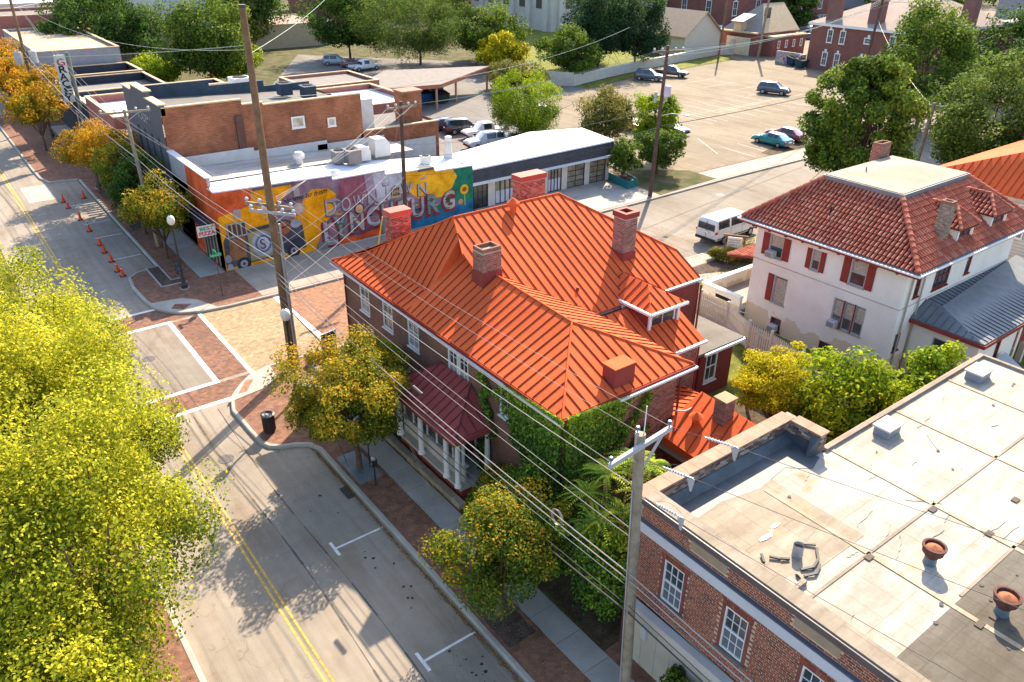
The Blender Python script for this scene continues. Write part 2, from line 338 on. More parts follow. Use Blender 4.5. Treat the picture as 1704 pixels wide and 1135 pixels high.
# blocks with raised sidewalks
SE = [(11.05,-60),(11.05,29.5),(10.8,30.15),(10.3,30.5),(9.7,30.75),(9.25,31.1),(9.0,31.7),(8.95,33),(8.9,35.2),(9.15,36.05),(9.65,36.9),(10.2,37.5),(10.8,38.0),(12.2,38.6)]
SEc = [(16.2,38.4),(22,38.1),(30,37),(38,36),(45,35.8),(60,35.5),(120,35.2),(300,35)]
NW = [(11.15,83.9),(11.15,57.2),(10.4,57.05),(9.6,56.8),(8.95,56.1),(8.75,54.2),(8.85,51.4),(9.1,49.9),(9.6,49.0),(10.2,48.35),(11.5,47.75),(13,47.55),(15.3,47.5),(28,47.5),(50,47.5),(64,47.9),(120,48),(300,48)]
NW2 = [(11.15,84.1),(8.7,84.6),(8.2,86.5),(8.1,90),(8.1,120),(10.9,122),(11,160),(11,600)]
def block(poly, m, name='sidewalk'): b = MB(); b.prism(poly, -.02, .14); return b.build(name, m, kind='structure')
block(SE+SEc+[(300,-60)], PAV); block(NW+[(300,83.9)], PAV); block(NW2+[(300,600),(300,84.1)], PAV)
SWk = [(2.6,-60),(2.6,22),(2.6,34.8),(2.1,36.5),(1.0,37.8),(-.6,38.55),(-200,38.6),(-200,-60)]; NWk = [(-200,47.8),(-.5,47.8),(1.4,48.6),(2.2,50),(2.3,54),(1.4,60),(1.2,600),(-200,600)]
block(SWk, PAV); block(NWk, PAV)
def kerb(path, w=.17, h=.155, L=3.0, side=1):
    P = [Vector((x, y, 0)) for x, y in path]
    b = MB(); n = len(P); off = []
    for i in range(n):
        d = ((P[min(i+1,n-1)]-P[i]).normalized() + (P[i]-P[max(i-1,0)]).normalized()).normalized(); off.append(Vector((d.y, -d.x, 0))*side)
    for i in range(n-1):
        a, c = P[i], P[i+1]; l = (c-a).length; k = max(1, int(l/L)) if l < 200 else 12
        for j in range(k):
            f0, f1 = j/k, (j+1)/k; g = .006/l if l > 1 else 0
            p0, p1 = a.lerp(c, f0+g), a.lerp(c, f1-g); o0, o1 = off[i].lerp(off[i+1], f0), off[i].lerp(off[i+1], f1)
            q = [p0 - o0*.02, p1 - o1*.02, p1 + o1*w, p0 + o0*w]
            vs = [(v.x, v.y, -.02) for v in q] + [(v.x, v.y, h-(.03 if t in (0,1) else 0)) for t, v in enumerate(q)] 
            e = [q[0].lerp(q[3], .22), q[1].lerp(q[2], .22)]; vs += [(v.x, v.y, h) for v in e]
            b.add(vs, [(0,1,5,4),(4,5,9,8),(8,9,6,7),(2,3,7,6),(0,4,8,7,3),(1,2,6,9,5)])
    return b.build('kerb', KERB, kind='structure')
kerb(SE+SEc[:6], side=1); kerb(NW, side=-1); kerb(NW2, side=1); kerb(SWk[:7], side=-1); kerb(NWk[:6], side=-1)
# concrete slabs of the walk, one by one
def slabs(x0, x1, y0, y1, n, z=.14, h=.02, m=CONC, seed=2, ax='y'):
    rn = random.Random(seed); proto = None
    for i in range(n):
        if ax == 'y': a, b_ = y0+(y1-y0)*i/n+.008, y0+(y1-y0)*(i+1)/n-.008; q = (x0, a, x1, b_)
        else: a, b_ = x0+(x1-x0)*i/n+.008, x0+(x1-x0)*(i+1)/n-.008; q = (a, y0, b_, y1)
        if proto is None:
            proto = MB().box(0, 0, z-.03, q[2]-q[0], q[3]-q[1], z+h).build('paving_slab', m, kind='structure'); o = proto
        else: o = proto.copy(); C.objects.link(o)
        o.location = (q[0], q[1], rn.uniform(-.004, .004))
slabs(12.72, 13.85, -2, 36, 26); slabs(13.0, 14.75, 53.2, 84, 19); slabs(13.0,14.75,84.5,110,14)
def flatpoly(name, poly, z, m): return struct(name, poly, z, m)
flatpoly('corner_ramp', [(9.0,36.0),(9.3,36.5),(9.75,37.05),(10.25,37.6),(10.85,38.1),(12.15,38.6),(12.2,38.4),(12.0,36.9),(10.9,36.3)], .162, CONC_L)
flatpoly('tactile_paving', [(9.7,36.55),(10.15,36.5),(10.9,37.55),(10.55,37.7)], .166, PLAZA)
flatpoly('corner_ramp', [(9.1,50.8),(9.25,49.9),(9.7,49.1),(10.3,48.5),(11.5,47.9),(12.4,47.75),(11.7,49.7),(10.9,50.5)], .162, CONC_L)
flatpoly('tactile_paving', [(9.9,49.2),(10.5,48.6),(11.2,49.2),(10.3,49.8)], .166, PAVX)
# planting beds in the far corner and tree pits
flatpoly('tree_bed', [(10.45,57.0),(10.45,53.2),(12.0,53.2),(12.0,53.95),(11.25,53.95),(11.25,57.0)], .16, MULCH)
bm = MB(); 
for a, c in (((10.4,57.1),(10.4,53.1)),((10.4,53.1),(12.1,53.1)),((12.0,53.95),(11.2,53.95)),((11.25,53.95),(11.25,66))): bm.bar((*a,.15), (*c,.15), .1, .06)
bm.build('bed_edging', CONC_L, kind='structure')
def pit(x0, y0, x1, y1, m=MULCH):
    b = MB(); b.sheet(R4(x0,y0,x1,y1), .168); b.build('tree_pit', m, kind='structure')
    b = MB(); w = .1; b.box(x0-w,y0-w,.13,x1+w,y0,.18); b.box(x0-w,y1,.13,x1+w,y1+w,.18); b.box(x0-w,y0,.13,x0,y1,.18); b.box(x1,y0,.13,x1+w,y1,.18); b.build('pit_edging', PAV, kind='structure')
SLATE = flat('pit_slate', (.16,.19,.21), .6, .4, var=.35, scale=1.5); pit(11.35, 25.9, 12.5, 28.4, SLATE); pit(11.35, 14.9, 12.55, 17.6); pit(11.7,66,12.6,68.5); pit(11.7,75.5,12.6,78.5)
# yards, lots and lawns
flatpoly('yard_soil', [(13.86,12.9),(13.86,22.0),(40,22),(40,10),(33.6,11.0),(22.1,11.1),(22.1,12.9)], .15, SOIL)
flatpoly('yard_soil', [(14.0,22.0),(14.0,37.2),(16.5,38.2),(29,37.0),(29,22)], .149, SOIL)
flatpoly('lawn', [(29.4,22),(29.4,33.0),(37,33.0),(48,30.8),(48,16),(60,12),(60,-10),(36,-10),(36,11.5)], .151, GRASS)
flatpoly('mulch_bed', [(36,33.4),(37,34.2),(52,34.2),(52,30.5),(45.9,31.5),(41.9,32.9)], .156, MULCH)
flatpoly('garden_path', [(36,33.3),(41.9,33.1),(46.5,31.4),(46.5,30.8),(43,31.0),(41.2,32.4),(36,32.8)], .16, CONC_W)
flatpoly('concrete_walk', [(29.5,34.3),(60,34.3),(120,33.9),(120,35.0),(60,35.3),(45,35.6),(38,35.8),(29.5,36.8)], .156, CONC_W)
flatpoly('concrete_walk', [(15.4,47.8),(28,47.8),(50,47.8),(64,48.2),(120,48.3),(120,50.8),(58,50.8),(52,51.4),(50,53.4),(15.4,53.4)], .146, CONC_W)
flatpoly('driveway_apron', [(37,48.0),(52.5,48.0),(52.5,54.5),(37,54.5)], .152, CONC_L)
flatpoly('rough_grass', [(15.6,84.5),(300,84.5),(300,590),(15.6,590)], .143, WILD); flatpoly('rough_grass', [(36,56),(60,52),(300,52),(300,83.8),(36,83.8)], .142, ASPH_DK)
flatpoly('parking_lot', [(53.5,51.5),(59,51.2),(96,50.9),(97,89),(128,88.5),(133,84),(150,70),(165,60),(300,58),(300,140),(134,118),(128,99),(97,95.5),(84,92),(70,88),(60,74)], .15, ASPH_LOT)
flatpoly('parking_lot', [(96,50.9),(150,51),(165,60),(150,70),(133,84),(128,88.5),(97,89)], .1495, ASPH_LOT)
flatpoly('rear_parking_lot', [(37,56.5),(60,58),(60,74),(70,88),(84,92),(90,118),(62,150),(40,112),(33,85),(33,74),(39,66)], .147, ASPH_DK)
flatpoly('lawn', [(84,92.2),(97,96),(127,99.5),(132,103),(128,104.5),(104,99.9),(84,94.8)], .158, GRASS)
flatpoly('church_lawn', [(92,118),(84,96),(104,101),(125,106),(150,160),(112,160),(100,140)], .152, GRASS)
flatpoly('dirt_verge', [(53.5,47.9),(62,48.4),(62,52),(57,56),(54,56)], .157, WILD)
flatpoly('dirt_verge', [(74,50.8),(84,50.8),(84,53),(78,53.2),(74,52.2)], .157, SOIL)
bm = MB()
def lotline(a, b_, w=.12):
    a, b_ = Vector((*a, .156)), Vector((*b_, .156)); d = (b_-a).normalized(); r = Vector((d.y, -d.x, 0))*w/2; bm.add([a-r, a+r, b_+r, b_-r], [(0,1,2,3)])
lotline((82.5,65.5),(83.5,74.5)); lotline((87.3,69.3),(100.5,70.2)); lotline((73.4,60.8),(69.7,54.7)); 
for i in range(9):
    x = 78 + i*2.9; lotline((x, 64.8), (x+.6, 75.5), .1); 
for i in range(9): x = 72 + i*2.8; lotline((x,51.3),(x+.5,56.5), .1)
for i in range(6): y = 66 + i*4.2; lotline((100,y),(108,y+.3), .1)
lotline((78,70),(101.5,70.6),.1)
bm.build('lot_line', FADED, kind='structure')

for x, y, l in ((58.5,45.0,''),(7.3,31.5,''),(4.4,55,''),(7.0,43.5,'')):
    b = MB(); b.lathe([(.36,.0),(.36,.008)], (x,y,.004), 20); o = b.build('manhole_cover', flat('manhole_%d' % int(x), (.35,.31,.26) if x > 50 else (.13,.11,.10), .7, var=.2, scale=9), kind='structure')
for y in (25.5, 12.0): MB().box(10.55,y,.003,10.95,y+.9,.009).build('drain_grate', flat('grate', (.06,.055,.05), .7, var=.3, scale=20), kind='structure')
# ------------------------------------------------------------------ the brick house with the red seamed roof
ROOFRED = flat('roof_paint_red', (.65,.112,.033), .78, .08, var=.12, scale=.45); RIBRED = flat('seam_shade_fascia_red', (.22,.035,.02), .8, .05, var=.05); PORCHRED = flat('porch_roof_paint', (.30,.065,.055), .7, .1, var=.1)  # dark rib red paints the seam shadows; it also colours the fascia
DKRED = flat('painted_wall_red', (.24,.045,.035), .7, var=.12, scale=1); HOUSEBRICK = brickwall('house_brick', (.25,.10,.065), (.17,.065,.045), (.27,.2,.15), .55)
REDBRICK = brickwall('red_painted_brick', (.27,.05,.035), (.22,.04,.03), (.18,.05,.04), .3); MORTAR = flat('mortar', (.42,.33,.25), .95, var=.2, scale=5)
TRIM = flat('white_trim', (.74,.72,.68), .5, var=.06, scale=4); GUT = flat('gutter_white', (.62,.6,.56), .45, var=.1); BRICKATTR = attrmat('loose_brick', .85)
GLASS = glassmat('window_glass'); GLASS_L = glassmat('window_glass_pale', (.06,.06,.055)); CURTAIN = flat('curtain', (.38,.33,.27), .9, var=.15, scale=6); DARK = flat('dark_void', (.02,.018,.018), .9, var=0)  # second window glass is a paler tint to vary the panes
H = thing('brick_house', 'long brick house with bright red standing seam metal roof at the street corner', 'house', (15.95, 17.8, .1))
fl = MB(); x0, x1, y0, y1, zt = 15.95, 22.0, 17.8, 35.6, 6.45
# west wall: window list (y from south, z, w, h)
wins = [(y, 4.33, 1.02, 1.72) for y in (33.0, 30.6, 28.15)] ; tall = (24.05, 3.98, 1.62, 2.0)
lowW = [(33.0,1.5,1.02,1.7),(30.6,1.5,1.02,1.7),(28.4,1.5,.95,1.6)]; iv = [(20.85,4.3,.95,1.65),(18.9,4.3,.0,.0)]
hW = [hole(y-17.8, z-.1, w, h) for y, z, w, h in wins+[tall]+lowW+iv[:1]]
door = hole(24.3-17.8, .75, 1.2, 2.35); pw = [hole(22.7-17.8, 1.2, 1.0, 1.9)]; hW += [door]+pw
fl.wall((x0,y0,.1), (0,1,0), (-1,0,0), y1-y0, zt-.1, hW, .14)
fl.wall((x0,y1,.1), (1,0,0), (0,1,0), 13.0, zt-.1, [hole(1.5,4.2,1,1.7),hole(5,4.2,1,1.7),hole(8,4.2,1,1.7)])
fl.build('wall', HOUSEBRICK, H); MB().wall((x1,y0,.1), (0,1,0), (1,0,0), 5.4, zt-.1).build('wall', HOUSEBRICK, H); MB().wall((29.0,22.8,.1), (0,1,0), (1,0,0), 12.8, zt-.1, [hole(4,4.2,1,1.7)]).build('wall', HOUSEBRICK, H)
b = MB().wall((22.0,22.85,.1), (1,0,0), (0,-1,0), 7.0, 6.4, [], mi=0); b.build('painted_wall', REDBRICK, H)
# south gable-end wall in real bricks
b = MB(); b.box(x0+.02,y0,.1,x1,y0+.2,zt); b.build('south_wall', MORTAR, H)
pal = [(.26,.075,.045),(.20,.06,.04),(.29,.09,.055),(.15,.055,.045),(.31,.12,.08)]
b = brickfield(MB(), (x0,y0,.1), (1,0,0), (0,-1,0), x1-x0, zt-.12, [hole(4.1,.8,.9,1.6)], pal=pal, seed=4); b.build('brickwork', BRICKATTR, H, kind='stuff', col=True)
window(H, (x0+4.1,y0-.02,.9), (1,0,0), (0,-1,0), .9, 1.6, TRIM, GLASS, rec=-.02)
for i, (y, z, w, h) in enumerate(wins+lowW+iv[:1]): window(H, (x0,y,z), (0,1,0), (-1,0,0), w, h, TRIM, GLASS_L if i % 2 else GLASS, 2, 4, fw=.09, curtain=(.0,.5,CURTAIN) if i in (0,2,3) else None)
y, z, w, h = tall
for k in (0, 1): window(H, (x0,y+k*.83,z), (0,1,0), (-1,0,0), .79, h, TRIM, GLASS, 2, 4, fw=.1, curtain=(.0,.52,CURTAIN))
window(H, (x0,22.7,1.3), (0,1,0), (-1,0,0), 1.0, 1.9, TRIM, GLASS, 2, 4)
d = MB(); d.box(x0+.06,24.3,.85,x0+.12,25.5,3.2); dd = d.build('door', flat('door_green', (.03,.06,.055), .4), H); MB().box(x0+.02,24.42,.93,x0+.06,25.38,1.6).build('door_panel', TRIM, dd); MB().box(x0,25.33,1.75,x0+.06,25.4,1.9).build('handle', flat('brass', (.5,.35,.12), .3, metal=1), dd)
# downpipe at the left corner
b = MB(); b.tube([(15.85,35.5,6.3),(15.85,35.5,.2)], .055); b.build('downpipe', DKRED, H)
MB().tube([(29.05,22.72,6.4),(29.05,22.72,2.5)], .05).build('downpipe', DKRED, H); MB().tube([(22.1,17.7,6.3),(22.1,17.7,3.2)], .05).build('downpipe', DKRED, H)
# --- roofs
def hipsolid(name, P, F, m, parent, t=0): b = MB(); b.add(P, F); return b.build(name, m, parent)
e = 6.55; RW = 8.1; rx = 18.93
RN = (18.6,28.35,8.6); Wp = [(15.5,17.4,e),(22.4,17.4,e),(rx,20.95,7.98),RN,(15.5,28.4,e),(22.4,28.4,e)]
rf = hipsolid('roof', [(p[0],p[1],p[2]-(.06)) for p in Wp] + [(15.5,17.4,e-.14),(22.4,17.4,e-.14),(22.4,28.4,e-.14),(15.5,28.4,e-.14)], [(0,1,2),(6,7,1,0),(6,0,4,9),(7,8,5,1),(9,8,7,6)], ROOFRED, H)
seam_roof(rf, [Wp[0],Wp[1],Wp[2]], ROOFRED, ribm=RIBRED); seam_roof(rf, [(15.5,20.95,e),Wp[0],Wp[2]], ROOFRED, ribm=RIBRED); ruled_roof(rf, (15.5,20.95,e),Wp[4],Wp[2],Wp[3], ROOFRED, RIBRED); seam_roof(rf, [Wp[1],(22.4,20.95,e),Wp[2]], ROOFRED, ribm=RIBRED); ruled_roof(rf, (22.4,20.95,e),Wp[5],Wp[2],Wp[3], ROOFRED, RIBRED)
# corner block: bell-cast west slope, south slope, hipped east end
A = (18.9,29.5,10.0); B = (25.3,29.5,10.0); K = (29.4,24.8,7.46); xc, zc = 16.75, 7.12
sw = (15.5,24.0,e); Np = {'nw': (15.5,36.0,e), 'se': (29.4,23.1,e), 'ne': (29.4,36.0,e), 'ck': (29.4,34.2,7.46)}
cN = (xc,34.75,zc); cS = (xc,26.0,zc)
slN = (10-e)/6.5; pS = (18.9-3.4, 23.1, e)
Nv = [(15.5,36,e),(xc,34.55,zc),A,B,(29.4,34.2,7.46),(29.4,36,e),(29.4,23.1,e),K,(18.6,23.1,e),(xc,28.3,zc),(15.5,28.3,e)]
ruled_bed(rf, Wp[0],(15.5,20.95,e),Wp[2],Wp[2],ROOFRED); ruled_bed(rf, (15.5,20.95,e),Wp[4],Wp[2],Wp[3],ROOFRED); ruled_bed(rf, Wp[1],(22.4,20.95,e),Wp[2],Wp[2],ROOFRED); ruled_bed(rf, (22.4,20.95,e),Wp[5],Wp[2],Wp[3],ROOFRED)
b = MB(); q = [(x,y,z-.05) for x,y,z in Nv]
b.add(q, [(8,6,7,3,2),(0,1,2,3,4,5),(5,4,3,7,6),(0,10,9,1),(1,9,8,2),(0,5,6,8,10),(10,8,9)]); rn_ = b.build('roof', ROOFRED, H)
def Sz(x, y): return e + (y-23.1)*(10-e)/6.4
seam_roof(rn_, [(18.1,23.1,e),(29.4,23.1,e),K,B,A,(18.42,28.35,9.38),(18.1,27.6,8.97)], ROOFRED, ribm=RIBRED)
seam_roof(rn_, [(xc,34.55,zc),(xc,28.35,zc),(18.42,28.35,zc+(18.42-xc)*1.34),A], ROOFRED, ribm=RIBRED)
seam_roof(rn_, [(15.5,36,e+.01),(15.5,28.2,e+.01),(xc,28.2,zc),(xc,34.55,zc)], ROOFRED, ribm=RIBRED)
seam_roof(rn_, [(15.5,36,e),(29.4,36,e),(29.4,34.2,7.46),B,A,(xc,34.55,zc)], ROOFRED, ribm=RIBRED)
MB().add([(16.0,28.33,6.6),(16.72,28.33,7.08),(18.4,28.33,9.33),(18.95,28.33,9.3),(18.95,28.33,6.6)],[(0,1,2,3,4)]).build('roof_cheek', ROOFRED, rn_)
# ridge and hip caps
b = MB()
for a, c in ((A,B),(B,K),(A,(xc,34.55,zc)),((xc,34.55,zc),(15.5,36,e)),(A,RN),((rx,20.95,7.98),RN),((rx,20.95,7.98),(15.5,17.4,e)),((rx,20.95,7.98),(22.4,17.4,e))):
    b.tube([(a[0],a[1],a[2]+.015),(c[0],c[1],c[2]+.015)], .045, 6)
b.build('ridge_cap', ROOFRED, rn_)
# eaves: fascia, soffit, gutters
b = MB(); b.box(15.42,17.35,6.33,15.52,36.02,6.53); b.box(15.5,17.3,6.36,22.45,17.4,6.53); b.build('fascia', RIBRED, H)
b = MB(); b.box(15.5,17.42,6.32,22.38,35.98,6.37); b.box(22,23.2,6.32,29.35,35.9,6.37); b.build('soffit', TRIM, H)
b = MB(); b.box(18.2,17.2,6.36,22.5,17.3,6.46); b.build('gutter', GUT, H); b = MB(); b.box(23.9,22.98,6.4,29.45,23.1,6.54); b.build('gutter', GUT, H)
b = MB(); b.box(15.34,17.3,6.34,15.42,36.0,6.40); b.build('gutter', GUT, H)
# low link roof, dormer, lean-to
def plane_roof(P, m=ROOFRED, under=.12): 
    b = MB(); b.slab([Vector(p)-Vector((0,0,.04)) for p in P], (0,0,-under)); r = b.build('roof', m, H); seam_roof(r, P, m, ribm=RIBRED); return r
plane_roof([(21.2,22.85,6.15),(24.65,22.85,6.05),(23.0,24.85,6.95),(21.2,24.85,7.0)]) 
b = MB(); b.box(23.2,22.72,5.9,24.8,22.84,6.03); b.build('gutter', GUT, H); MB().box(22,22.9,5.2,24.4,23,6.0).build('link_wall', DKRED, H)
b = MB(); b.box(21.2,24.9,6.85,23.0,25.0,7.5); b.build('link_wall', DKRED, H)
de = 6.72; dr = 7.42; D = [(24.05,21.35,de),(26.4,21.35,de),(25.2,22.75,dr),(25.2,25.0,dr),(24.05,24.4,de),(26.4,23.6,de)]
b = MB(); b.add([(x,y,z-.04) for x,y,z in D]+[(24.05,21.35,de-.12),(26.4,21.35,de-.12),(26.4,25,de-.12),(24.05,25,de-.12)], [(0,1,2),(6,7,1,0),(6,0,4,9),(7,8,5,1)]); rd = b.build('roof', ROOFRED, H)
seam_roof(rd, D[:3], ROOFRED, .42, ribm=RIBRED); seam_roof(rd, [D[4],D[0],D[2],D[3]], ROOFRED, .42, ribm=RIBRED); seam_roof(rd, [D[1],D[5],D[3],D[2]], ROOFRED, .42, ribm=RIBRED)
b = MB(); b.wall((24.2,21.6,5.3), (1,0,0), (0,-1,0), 1.95, 1.35, [hole(.16,.18,1.64,.95)], .1); b.wall((24.2,21.6,5.1), (0,1,0), (-1,0,0), 2.6, 1.55); b.wall((26.15,21.6,5.1), (0,1,0), (1,0,0), 2.6, 1.55); dm = b.build('dormer', DKRED, H)
b = MB(); 
for x in (24.16, 26.05): b.box(x,21.52,5.3,x+.14,21.6,6.62)
b.box(24.02,21.25,6.6,26.45,21.36,6.72); b.box(23.93,21.3,6.6,24.05,24.3,6.72); b.build('dormer_trim', TRIM, dm)
window(H, (24.36,21.6,5.48), (1,0,0), (0,-1,0), 1.64, .95, TRIM, GLASS, 2, 1, sash=False, fw=.09)
L = [(22.2,20.2,5.1),(26.65,20.2,5.1),(26.65,22.85,6.0+.45),(22.2,22.85,6.45)]
plane_roof(L); b = MB(); b.wall((22,20.4,.1), (1,0,0), (0,-1,0), 4.4, 4.95); b.wall((26.4,20.4,.1), (0,1,0), (1,0,0), 2.5, 4.95); b.build('wall', MORTAR, H)
b = brickfield(MB(), (22,20.4,.1), (1,0,0), (0,-1,0), 4.4, 4.9, pal=[(.21,.1,.07),(.17,.085,.06),(.25,.13,.09)], seed=9); b.build('brickwork', BRICKATTR, H, kind='stuff', col=True)
b = MB(); b.box(22.3,20.08,4.98,26.7,20.2,5.1); b.build('gutter', GUT, H); MB().tube([(26.3,20.25,5.0),(26.3,20.25,.4)], .05).build('downpipe', DKRED, H)
# lower rear wing: small hipped roof by the neighbour's parapet
Rr = [(22.0,17.1,4.3),(22.02,20.2,3.6),(25.6,18.9,3.05),(25.6,16.4,3.05),(22.9,15.4,3.05),(22.0,15.0,3.05)]
a0, a1 = (22.1,17.55,4.05), (24.6,16.5,3.98)
plane_roof([(22.0,20.6,3.05),(25.6,19.2,3.05),(25.6,16.2,3.05),(24.4,16.9,4.0),(22.0,17.6,4.05)]) if False else None
def quadroof(P): 
    b = MB(); b.slab([Vector(p)-Vector((0,0,.04)) for p in P], (0,0,-.1)); r = b.build('roof', ROOFRED, H); seam_roof(r, P, ROOFRED, ribm=RIBRED)
quadroof([(22.0,20.3,3.0),(25.6,20.3,3.0),(23.8,17.7,4.05),(22.0,17.7,4.05)]); quadroof([(25.6,20.3,3.0),(25.6,13.4,3.0),(23.8,13.4,4.05),(23.8,17.7,4.05)]); quadroof([(22.0,17.7,4.05),(23.8,17.7,4.05),(23.8,13.4,4.05),(21.3,13.4,2.95),(21.3,17.7,2.95)])
b = MB(); b.wall((21.6,13.5,.1), (0,1,0), (-1,0,0), 4.2, 2.9); b.wall((21.6,13.5,.1), (1,0,0), (0,-1,0), 3.8, 2.9); b.wall((25.4,13.5,.1), (0,1,0), (1,0,0), 6.7, 2.9); b.wall((22,20.2,.1), (1,0,0), (0,1,0), 3.4, 2.9); b.build('wall', REDBRICK, H)
b = MB(); b.box(21.15,13.4,2.82,21.3,17.7,2.96); b.build('gutter', flat('gutter_old', (.35,.27,.18), .7), H); b = MB(); b.tube([(22.6,16.3,3.2),(22.6,16.3,5.0)], .05) if False else None
# annex with flat grey roof
AN = thing('annex', 'small red brick annex with flat grey roof and white framed window', 'shed', (28.9,21.7,.1))
b = MB(); b.wall((28.7,21.9,.1), (1,0,0), (0,-1,0), 2.6, 2.95, [hole(.5,.9,.95,1.75)]); b.wall((28.7,21.9,.1), (0,1,0), (-1,0,0), 1.0, 2.95); b.wall((31.3,21.9,.1), (0,1,0), (1,0,0), 6, 2.95); b.build('wall', REDBRICK, AN)
b = MB(); b.box(26.6,21.55,3.05,31.6,28,3.2); b.build('flat_roof', flat('felt_grey', (.17,.15,.125), .9, var=.2, scale=1), AN); b = MB(); b.box(28.5,21.42,3.0,31.7,21.54,3.14); b.box(31.61,21.42,3.0,31.7,28,3.14); b.build('gutter', TRIM, AN)
window(AN, (29.2,21.9,1.0), (1,0,0), (0,-1,0), .95, 1.75, TRIM, GLASS, 2, 2, fw=.11)
MB().tube([(30.9,26.0,3.2),(30.9,26.0,4.9)], .09).build('vent_pipe', flat('pipe_mauve', (.22,.14,.15), .6), AN); MB().lathe([(.13,0),(.13,.1),(.02,.14)], (30.9,26.0,4.9)).build('vent_cap', GUT, AN)
# chimneys
def chimney(parent, x0, y0, x1, y1, zb, zt, pal, mortar=MORTAR, cap=None, capm=None, base=None, seed=1, hollow=True, ch=.085):
    b = MB(); b.box(x0,y0,zb,x1,y1,zt); c = b.build('chimney', mortar, parent); n = MB()
    for o, u, nn, w in (((x0,y0,zb),(1,0,0),(0,-1,0),x1-x0),((x0,y0,zb),(0,1,0),(-1,0,0),y1-y0),((x1,y0,zb),(0,1,0),(1,0,0),y1-y0),((x0,y1,zb),(1,0,0),(0,1,0),x1-x0)): brickfield(n, o, u, nn, w, zt-zb, pal=pal, seed=seed, ch=ch, depth=.008); seed += 1
    n.build('brickwork', BRICKATTR, c, kind='stuff', col=True)
    m = MB(); k = .06
    if cap: m.box(x0-k,y0-k,zt,x1+k,y0+.14,zt+cap); m.box(x0-k,y1-.14,zt,x1+k,y1+k,zt+cap); m.box(x0-k,y0+.14,zt,x0+.14,y1-.14,zt+cap); m.box(x1-.14,y0+.14,zt,x1+k,y1-.14,zt+cap); m.box(x0+.14,y0+.14,zt,x1-.14,y1-.14,zt+(.02 if hollow else cap)); m.build('chimney_cap', capm, c)
    else: m.box(x0,y0,zt,x1,y0+.1,zt+.16); m.box(x0,y1-.1,zt,x1,y1,zt+.16); m.box(x0,y0+.1,zt,x0+.1,y1-.1,zt+.16); m.box(x1-.1,y0+.1,zt,x1,y1-.1,zt+.16); m.build('chimney_rim', flat('rim_brick', (.24,.12,.085), .9, var=.3, scale=9) if capm is None else capm, c)
    if base: q = MB(); q.box(x0-.04,y0-.04,zb,x1+.04,y1+.04,base); q.build('flashing', DKRED, c)
    return c
P1 = [(.26,.085,.06),(.24,.08,.055),(.28,.11,.08),(.21,.075,.055)]; P2 = [(.24,.11,.085),(.21,.10,.08),(.27,.14,.11),(.18,.09,.07)]; P3 = [(.28,.05,.035),(.2,.04,.03),(.36,.14,.10)]
chimney(H, 18.0,25.85,19.0,26.6, 7.6, 9.55, P1, base=8.62, seed=11)
chimney(H, 25.8,25.1,26.6,25.9, 7.2, 9.75, P2, cap=.26, capm=DKRED, base=8.0, seed=21)
chimney(H, 18.4,34.7,19.55,35.4, 6.6, 8.6, P3, cap=.3, capm=flat('cap_paint', (.42,.10,.07), .6), seed=31, hollow=False)
chimney(H, 26.9,34.7,28.7,35.5, 6.6, 9.05, P3, cap=.3, capm=flat('cap_paint', (.33,.07,.05), .6), seed=41, hollow=False)
chimney(H, 22.75,15.8,23.35,16.35, 3.0, 5.3, P2, cap=.08, capm=flat('cap_stone', (.33,.22,.13), .8), base=4.05, seed=51, hollow=False)
b = MB(); b.box(18.27,17.68,6.6,19.32,18.35,7.48); c = b.build('capped_chimney', DKRED, H); MB().box(18.24,17.65,7.48,19.35,18.38,7.52).build('chimney_cap', ROOFRED, c)
b = MB(); b.lathe([(.16,0),(.16,.45),(.3,.47),(.32,.62),(.05,.85)], (22.1,29.1,9.6), 12); b.build('roof_vent', ROOFRED, H)
b = MB(); b.lathe([(.15,0),(.15,.5),(.32,.5),(.02,.72)], (22.3,16.8,3.85), 12); b.build('roof_vent', ROOFRED, H)
b = MB(); b.tube([(22.3,24.4,6.7),(22.3,24.4,7.4)], .07); b.build('roof_pipe', DKRED, H); MB().tube([(23.6,23.3,6.1),(23.6,23.3,6.5)], .08).build('roof_pipe', DKRED, H)
# wires conduit hanging off the south wall
b = MB(); b.tube([(21.95,17.6,4.35),(22.4,17.45,4.25),(23.0,17.35,4.35),(23.6,17.3,4.6)], .035); b.build('conduit', GUT, H)
# ---- front porch
px0, pxw, py0, py1 = 14.25, 15.95, 22.25, 27.6; pe = 3.62
b = MB(); b.box(px0+.1,py0+.1,.12,pxw,py1-.1,.78); b.build('porch_base', REDBRICK, H); MB().box(px0,py0,.78,pxw,py1,.9).build('porch_floor', flat('porch_floor_paint', (.45,.42,.36), .7), H)
R0 = [(13.95,22.1,pe),(13.95,27.8,pe),(15.9,26.1,4.75),(15.9,23.8,4.75),(15.9,27.8,pe),(15.9,22.1,pe)]
b = MB(); b.add([(x,y,z-.05) for x,y,z in R0]+[(x,y,z-.13) for x,y,z in R0], [(0,3,2,1),(1,2,4),(0,5,3),(0,1,7,6),(1,4,10,7),(5,0,6,11),(6,7,10,11)]); rp = b.build('porch_roof', PORCHRED, H); PR2 = flat('porch_seam', (.15,.035,.035), .5)
seam_roof(rp, [R0[0],R0[1],R0[2],R0[3]], PORCHRED, ribm=PR2); seam_roof(rp, [R0[1],R0[4],R0[2]], PORCHRED, ribm=PR2); seam_roof(rp, [R0[5],R0[0],R0[3]], PORCHRED, ribm=PR2)
MB().tube([(13.95,22.1,pe+.02),(15.9,23.8,4.77)], .035, 6).build('hip_cap', PR2, rp); MB().tube([(13.95,27.8,pe+.02),(15.9,26.1,4.77)], .035, 6).build('hip_cap', PR2, rp)
